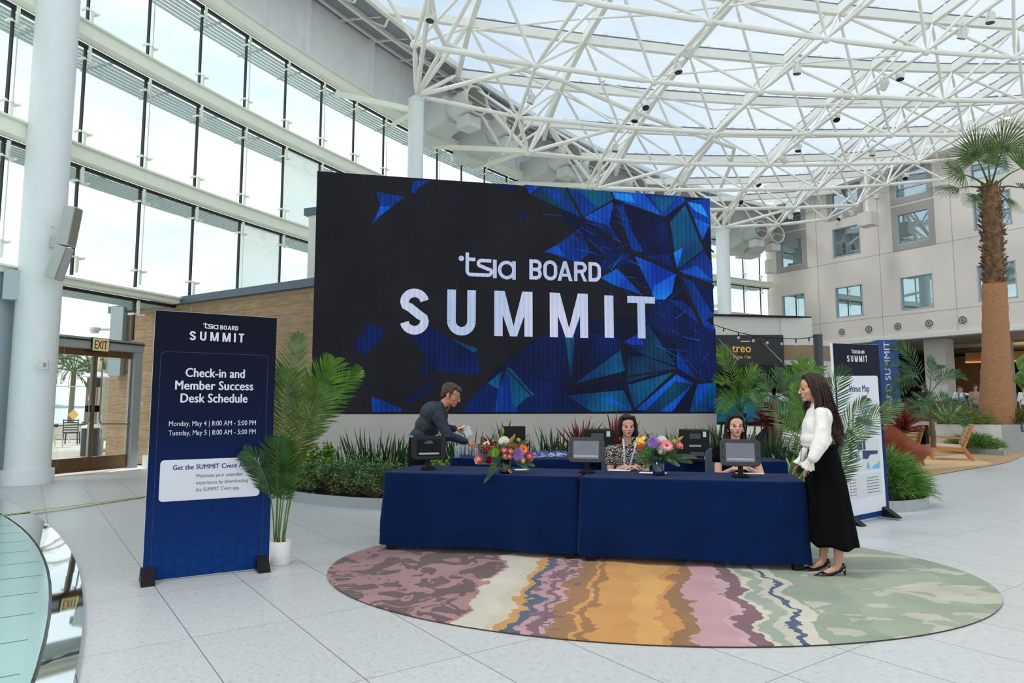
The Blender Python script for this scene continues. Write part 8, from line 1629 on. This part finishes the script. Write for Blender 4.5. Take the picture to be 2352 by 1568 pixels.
# facade box light and white box
p = aty(2003, 507, 37.2); t = thing('projector_box', 'beige wall mounted box high on the hotel facade', 'wall box', p, atan2(FD.y, FD.x)); mb = MB(); mb.box((0, -.40, 0), (.78, .8, .72)); mb.build('housing', MT['beige'], t); mb = MB(); mb.tube([(0, -.4, .42), (0, -.4, 3.6)], .1, 10); mb.build('drop_pipe', MT['white'], t)
p = aty(1770, 612, 43.2); t = thing('wall_unit', 'small white box on the corner beside the far windows', 'wall box', p); mb = MB(); mb.box((0, 0, 0), (.55, .5, .85)); mb.build('housing', MT['offwhite'], t)
# ------------------------------------------------------------------ left side: clad portal, speaker, exit sign, call box
MT['clad'] = mat('blue grey metal cladding', (176, 190, 196), .5, metal=.1)
mb = MB(); q = [V(-9.42, 12.0, 0), V(-9.42, 12.9, 0), V(-11.5, 12.2, 0), V(-11.5, 10.5, 0)]; mb.prism([(p.x, p.y) for p in q], 0, 3.95); w = struct(mb.build('wall_portal', MT['clad']), 'blue grey metal clad block at the far left edge')
mb = MB(); mb.bar(V(-9.42, 12.5, 3.65), V(-9.1, 12.7, 3.65), .35, .55); mb.build('bracket', MT['clad'], w)
MT['spk'] = mat('grey speaker shell', (176, 178, 176), .5); MT['grille'] = mat('taupe speaker grille', (138, 132, 118), .7, bump=.4, bscale=400)
y = 12.35
t = thing('column_speaker', 'grey two part line speaker tilted on the left white column', 'speaker', px(148, 560, y)); pts = [((172, 473), (150, 480)), ((160, 565), (137, 565)), ((128, 643), (112, 630))]
for a, b in (((168, 476), (150, 566)), ((149, 566), (121, 642))):
    A1, B1 = px(a[0], a[1], y), px(b[0], b[1], y); d = (B1 - A1).normalized(); s = d.cross(V(0, -1, 0)).normalized(); mb = MB(); mb.bar(A1, B1 - d * .01, .24, .21, up=(0, 1, 0)); mb.build('cabinet', MT['spk'], t, world=True, bevel=.015)
    mb = MB(); o_ = s * (-.11) if s.x < 0 else s * .11; o_ = V(.112, 0, 0) - d * V(.112, 0, 0).dot(d); mb.bar(A1 + o_ + d * .02, B1 + o_ - d * .03, .22, .02, up=(1, 0, 0)); mb.build('grille', MT['grille'], t, world=True)
mb = MB(); mb.bar(px(118, 555, 12.6), px(140, 555, y), .05, .22); mb.bar(px(118, 520, 12.6), px(150, 528, y), .015, .015); mb.build('bracket', MT['spk'], t, world=True)
t = thing('exit_sign', 'green edged sign with red EXIT letters above the glass doors', 'sign', DP(LW - .12, .14, 2.84)); mb = MB(); dbox(mb, LW - .21, LW + .21, .14, .17, 2.62, 2.92); mb.build('frame', MT['gasket'], t, world=True); mb = MB(); dbox(mb, LW - .195, LW + .195, .165, .174, 2.635, 2.905); mb.build('face', mat('glow green face', (206, 214, 150), .5, emit=.15), t, world=True)
mb = MB(); place2(mb, text2('EXIT', .30, .19, .03), DP(LW, .178, 2.675), dx, V(0, 0, 1)); mb.build('lettering', mat('red exit letters', (176, 30, 30), .5), t, world=True)
t = thing('call_point', 'small white call point box on the left white column', 'wall box', px(101, 838, 12.45)); mb = MB(); mb.box((0, 0, 0), (.16, .06, .17)); mb.build('box', MT['pot'], t, bevel=.01); mb = MB(); mb.box((.035, -.035, 0), (.05, .02, .08)); mb.build('button', MT['steel'], t)
t = thing('wall_sign', 'small pale plate on the tan wall right of the doors', 'sign', px(318, 926, 16.3)); mb = MB(); mb.box((0, 0, 0), (.26, .03, .10)); mb.build('plate', MT['pot'], t)
# pale downlight box outside on the wall end
mb = MB(); mb.box((-10.15, 17.55, 3.3), (.32, .32, 1.35)); mb.hexa([V(-10.3, 17.4, 2.2), V(-10.0, 17.4, 2.2), V(-10.0, 17.7, 2.2), V(-10.3, 17.7, 2.2)], [V(-10.31, 17.39, 2.62), V(-9.99, 17.39, 2.62), V(-9.99, 17.71, 2.62), V(-10.31, 17.71, 2.62)]); tag(mb.build('outdoor_heater', MT['clad']), 'pale blue grey box mounted outside on the tan wall end', 'heater')
t = thing('security_camera', 'small white camera outside beside the pale box', 'camera', V(-10.7, 17.4, 3.35)); mb = MB(); mb.cyl((0, 0, 0), .13, .08, 16); mb.cyl((0, 0, -.06), .09, .06, 16); mb.build('dome', MT['pot'], t); mb = MB(); mb.bar((0, 0, .04), (.45, .1, .04), .05, .05); mb.build('arm', MT['pot'], t)
# ------------------------------------------------------------------ patio outside the doors
MT['canvas'] = mat('sand umbrella canvas', (206, 196, 178), .9, var=.06, vscale=8); MT['furn'] = mat('dark patio metal', (44, 46, 52), .5); MT['bluef'] = mat('blue outdoor fabric', (112, 138, 168), .9); MT['lwood'] = mat('pale teak', (214, 206, 192), .8)
p = atz(234, 1034, 0); t = thing('closed_umbrella', 'closed sand coloured patio umbrella seen through the right door', 'umbrella', V(p.x, p.y, 0)); mb = MB(); mb.tube([(0, 0, 0), (0, 0, 3.3)], .035, 8); mb.cyl((0, 0, 0), .3, .06, 20); mb.build('pole', MT['lwood'], t)
mb = MB(); prof = [(.05, 3.35), (.14, 3.2), (.24, 2.9), (.33, 2.3), (.42, 1.65), (.30, 1.38), (.24, 1.3), (.30, 1.1), (.38, .8), (.30, .68), (.05, .75)]; n = 36; vs = [V(r * (1 + .13 * sin(9 * 2 * pi * j / n)) * cos(2 * pi * j / n), r * (1 + .13 * sin(9 * 2 * pi * j / n)) * sin(2 * pi * j / n), z) for r, z in prof for j in range(n)]; mb.add(vs, [(i * n + j, i * n + (j + 1) % n, (i + 1) * n + (j + 1) % n, (i + 1) * n + j) for i in range(len(prof) - 1) for j in range(n)], 0, True); mb.build('canopy', MT['canvas'], t)
p = atz(214, 1044, 0); t = thing('patio_heater', 'mushroom patio heater seen through the door gap', 'heater', V(p.x, p.y, 0)); mb = MB(); mb.tube([(0, 0, 0), (0, 0, 2.1)], .04, 8); mb.cyl((0, 0, 0), .25, .5, 16); mb.build('post', MT['steel'], t); mb = MB(); mb.lathe((0, 0, 2.3), [(.48, 0), (.32, .09), (.05, .15), (.001, .16)], 28); mb.build('reflector', MT['bwhite'], t); mb = MB(); mb.cyl((0, 0, 2.0), .10, .28, 14); mb.build('burner', MT['furn'], t)
p = atz(205, 1047, 0); t = thing('litter_bin', 'black round litter bin with pale lid outside the doors', 'bin', V(p.x, p.y, 0)); mb = MB(); mb.cyl((0, 0, 0), .23, .80, 24); mb.build('body', MT['furn'], t); mb = MB(); mb.lathe((0, 0, .80), [(.24, 0), (.24, .05), (.15, .10), (.001, .11)], 24); mb.build('lid', MT['bwhite'], t)
def pchair(u, v, lab, m, rz):
    p = atz(u, v, 0); t = thing('patio_chair', lab, 'chair', V(p.x, p.y, 0), rz, 'patio chairs outside'); mb = MB()
    mb.box((0, 0, .44), (.5, .5, .05)); mb.build('seat', m, t); mb = MB()
    for i in range(5): mb.bar((-.24, -.24, .55 + .09 * i), (.24, -.24, .55 + .09 * i), .03, .04)
    mb.bar((-.24, -.24, .44), (-.24, -.26, .95), .03, .03); mb.bar((.24, -.24, .44), (.24, -.26, .95), .03, .03); mb.build('backrest', m, t)
    for sx in (-1, 1):
        for sy in (-1, 1): mb = MB(); mb.bar((sx * .22, sy * .22, .44), (sx * .24, sy * .24, 0), .03, .03); mb.build('leg', m, t)
pchair(163, 1020, 'dark slatted patio chair seen through the left door', MT['furn'], .4); pchair(118, 1026, 'pale woven patio chair seen through the left door', MT['lwood'], -.5)
for u, v, w_, h_, m, nm, lab in [(140, 1015, 1.2, .74, 'lwood', 'patio_table', 'pale patio table left of the dark chair'), (222, 1010, .9, .76, 'furn', 'patio_table', 'dark patio table near the tan wall end')]:
    p = atz(u, v, 0); t = thing(nm, lab, 'table', V(p.x, p.y, 0), 0, 'patio tables outside'); mb = MB(); mb.box((0, 0, h_), (w_, .8, .04)); mb.build('top', MT[m], t)
    for sx in (-1, 1):
        for sy in (-1, 1): mb = MB(); mb.box((sx * w_ * .45, sy * .35, h_ / 2), (.04, .04, h_)); mb.build('leg', MT[m], t)
p = atz(222, 1004, 0); t = thing('patio_sofa', 'blue cushioned patio sofa under the closed umbrella', 'sofa', V(p.x - .4, p.y + 1.6, 0)); mb = MB(); mb.box((0, 0, .2), (2.4, .9, .3)); mb.build('base', MT['lwood'], t); mb = MB(); mb.box((0, 0, .42), (2.3, .85, .16)); mb.build('cushion', MT['bluef'], t, bevel=.04); mb = MB(); mb.box((0, .42, .65), (2.4, .14, .6)); mb.build('back', MT['canvas'], t, bevel=.04)
mb = MB(); mb.prism([(-40, 30.2), (-9, 30.2), (-9, 30.5), (-40, 30.5)], 0, .62); tag(mb.build('patio_wall', mat('patio seat wall', (196, 192, 182), .9)), 'low pale wall at the patio edge', 'wall')
t = thing('glass_railing', 'glass wind screen with thin top rail at the patio edge', 'railing', V(-24, 30.4, .6)); mb = MB(); mb.prism([(-40, 30.33), (-9, 30.33), (-9, 30.36), (-40, 30.36)], .62, 2.3); mb.build('glass_panel', MT['glass'], t, world=True); mb = MB(); mb.bar((-40, 30.35, 2.32), (-9, 30.35, 2.32), .05, .04); mb.build('top_rail', MT['louver'], t, world=True)
mb = MB(); mb.add([(-60, 30.6, .0), (20, 30.6, .0), (20, 60, -.9), (-60, 60, -.9)], [(0, 1, 2, 3)]); tag(mb.build('shore_lawn', mat('shore lawn', (112, 126, 74), .95, var=.3, vscale=1)), 'green brown shore planting between patio and bay', 'lawn', kind='stuff')
def dpalm(u, y, zc, r, lab, nf=26, z0=-.3, emax=1.3):
    c = aty(u, 935, y); t = thing('date_palm', lab, 'palm', V(c.x, c.y, z0), 0, 'date palms outside'); mb = MB(); mb.tube([(0, 0, 0), (.05, 0, zc - z0)], [.17, .13], 9); mb.build('trunk', MT['bark'], t); mb = MB(); R = random.Random(int(u))
    for k in range(nf):
        a = k * 2.4; el = R.uniform(-.3, emax); d = V(cos(a) * cos(el), sin(a) * cos(el), sin(el)); o_ = V(.05, 0, zc - z0); frond(mb, [o_, o_ + d * r * .5 + V(0, 0, .1 * r), o_ + d * r * .9 - V(0, 0, .12 * r), o_ + d * r - V(0, 0, .35 * r)], r * .26, 34, .022, V(0, 0, 1) if el < .9 else V(0, -1, 0), .12, 60, .4, 0, .03)
    mb.build('crown', MT['palmg'], t)
dpalm(163, 42, 3.6, 1.9, 'date palm beside the bay seen through the left door'); dpalm(200, 50, 4.4, 2.0, 'farther date palm seen beside the door stiles'); dpalm(66, 21.0, 2.75, 2.0, 'near date palm whose fronds droop over the left door view', 11, 0, .35)
p = aty(170, 952, 38); t = thing('road_sign', 'yellow diamond road sign beyond the patio', 'sign', V(p.x, p.y, -.2)); mb = MB(); mb.tube([(0, 0, 0), (0, 0, p.z + .2)], .04, 6); mb.build('post', MT['steel'], t); mb = MB(); mb.box((0, -.05, p.z + .2), (.42, .03, .42), rot=(0, pi / 4, 0)); mb.build('plate', mat('yellow sign', (230, 170, 30), .5), t)
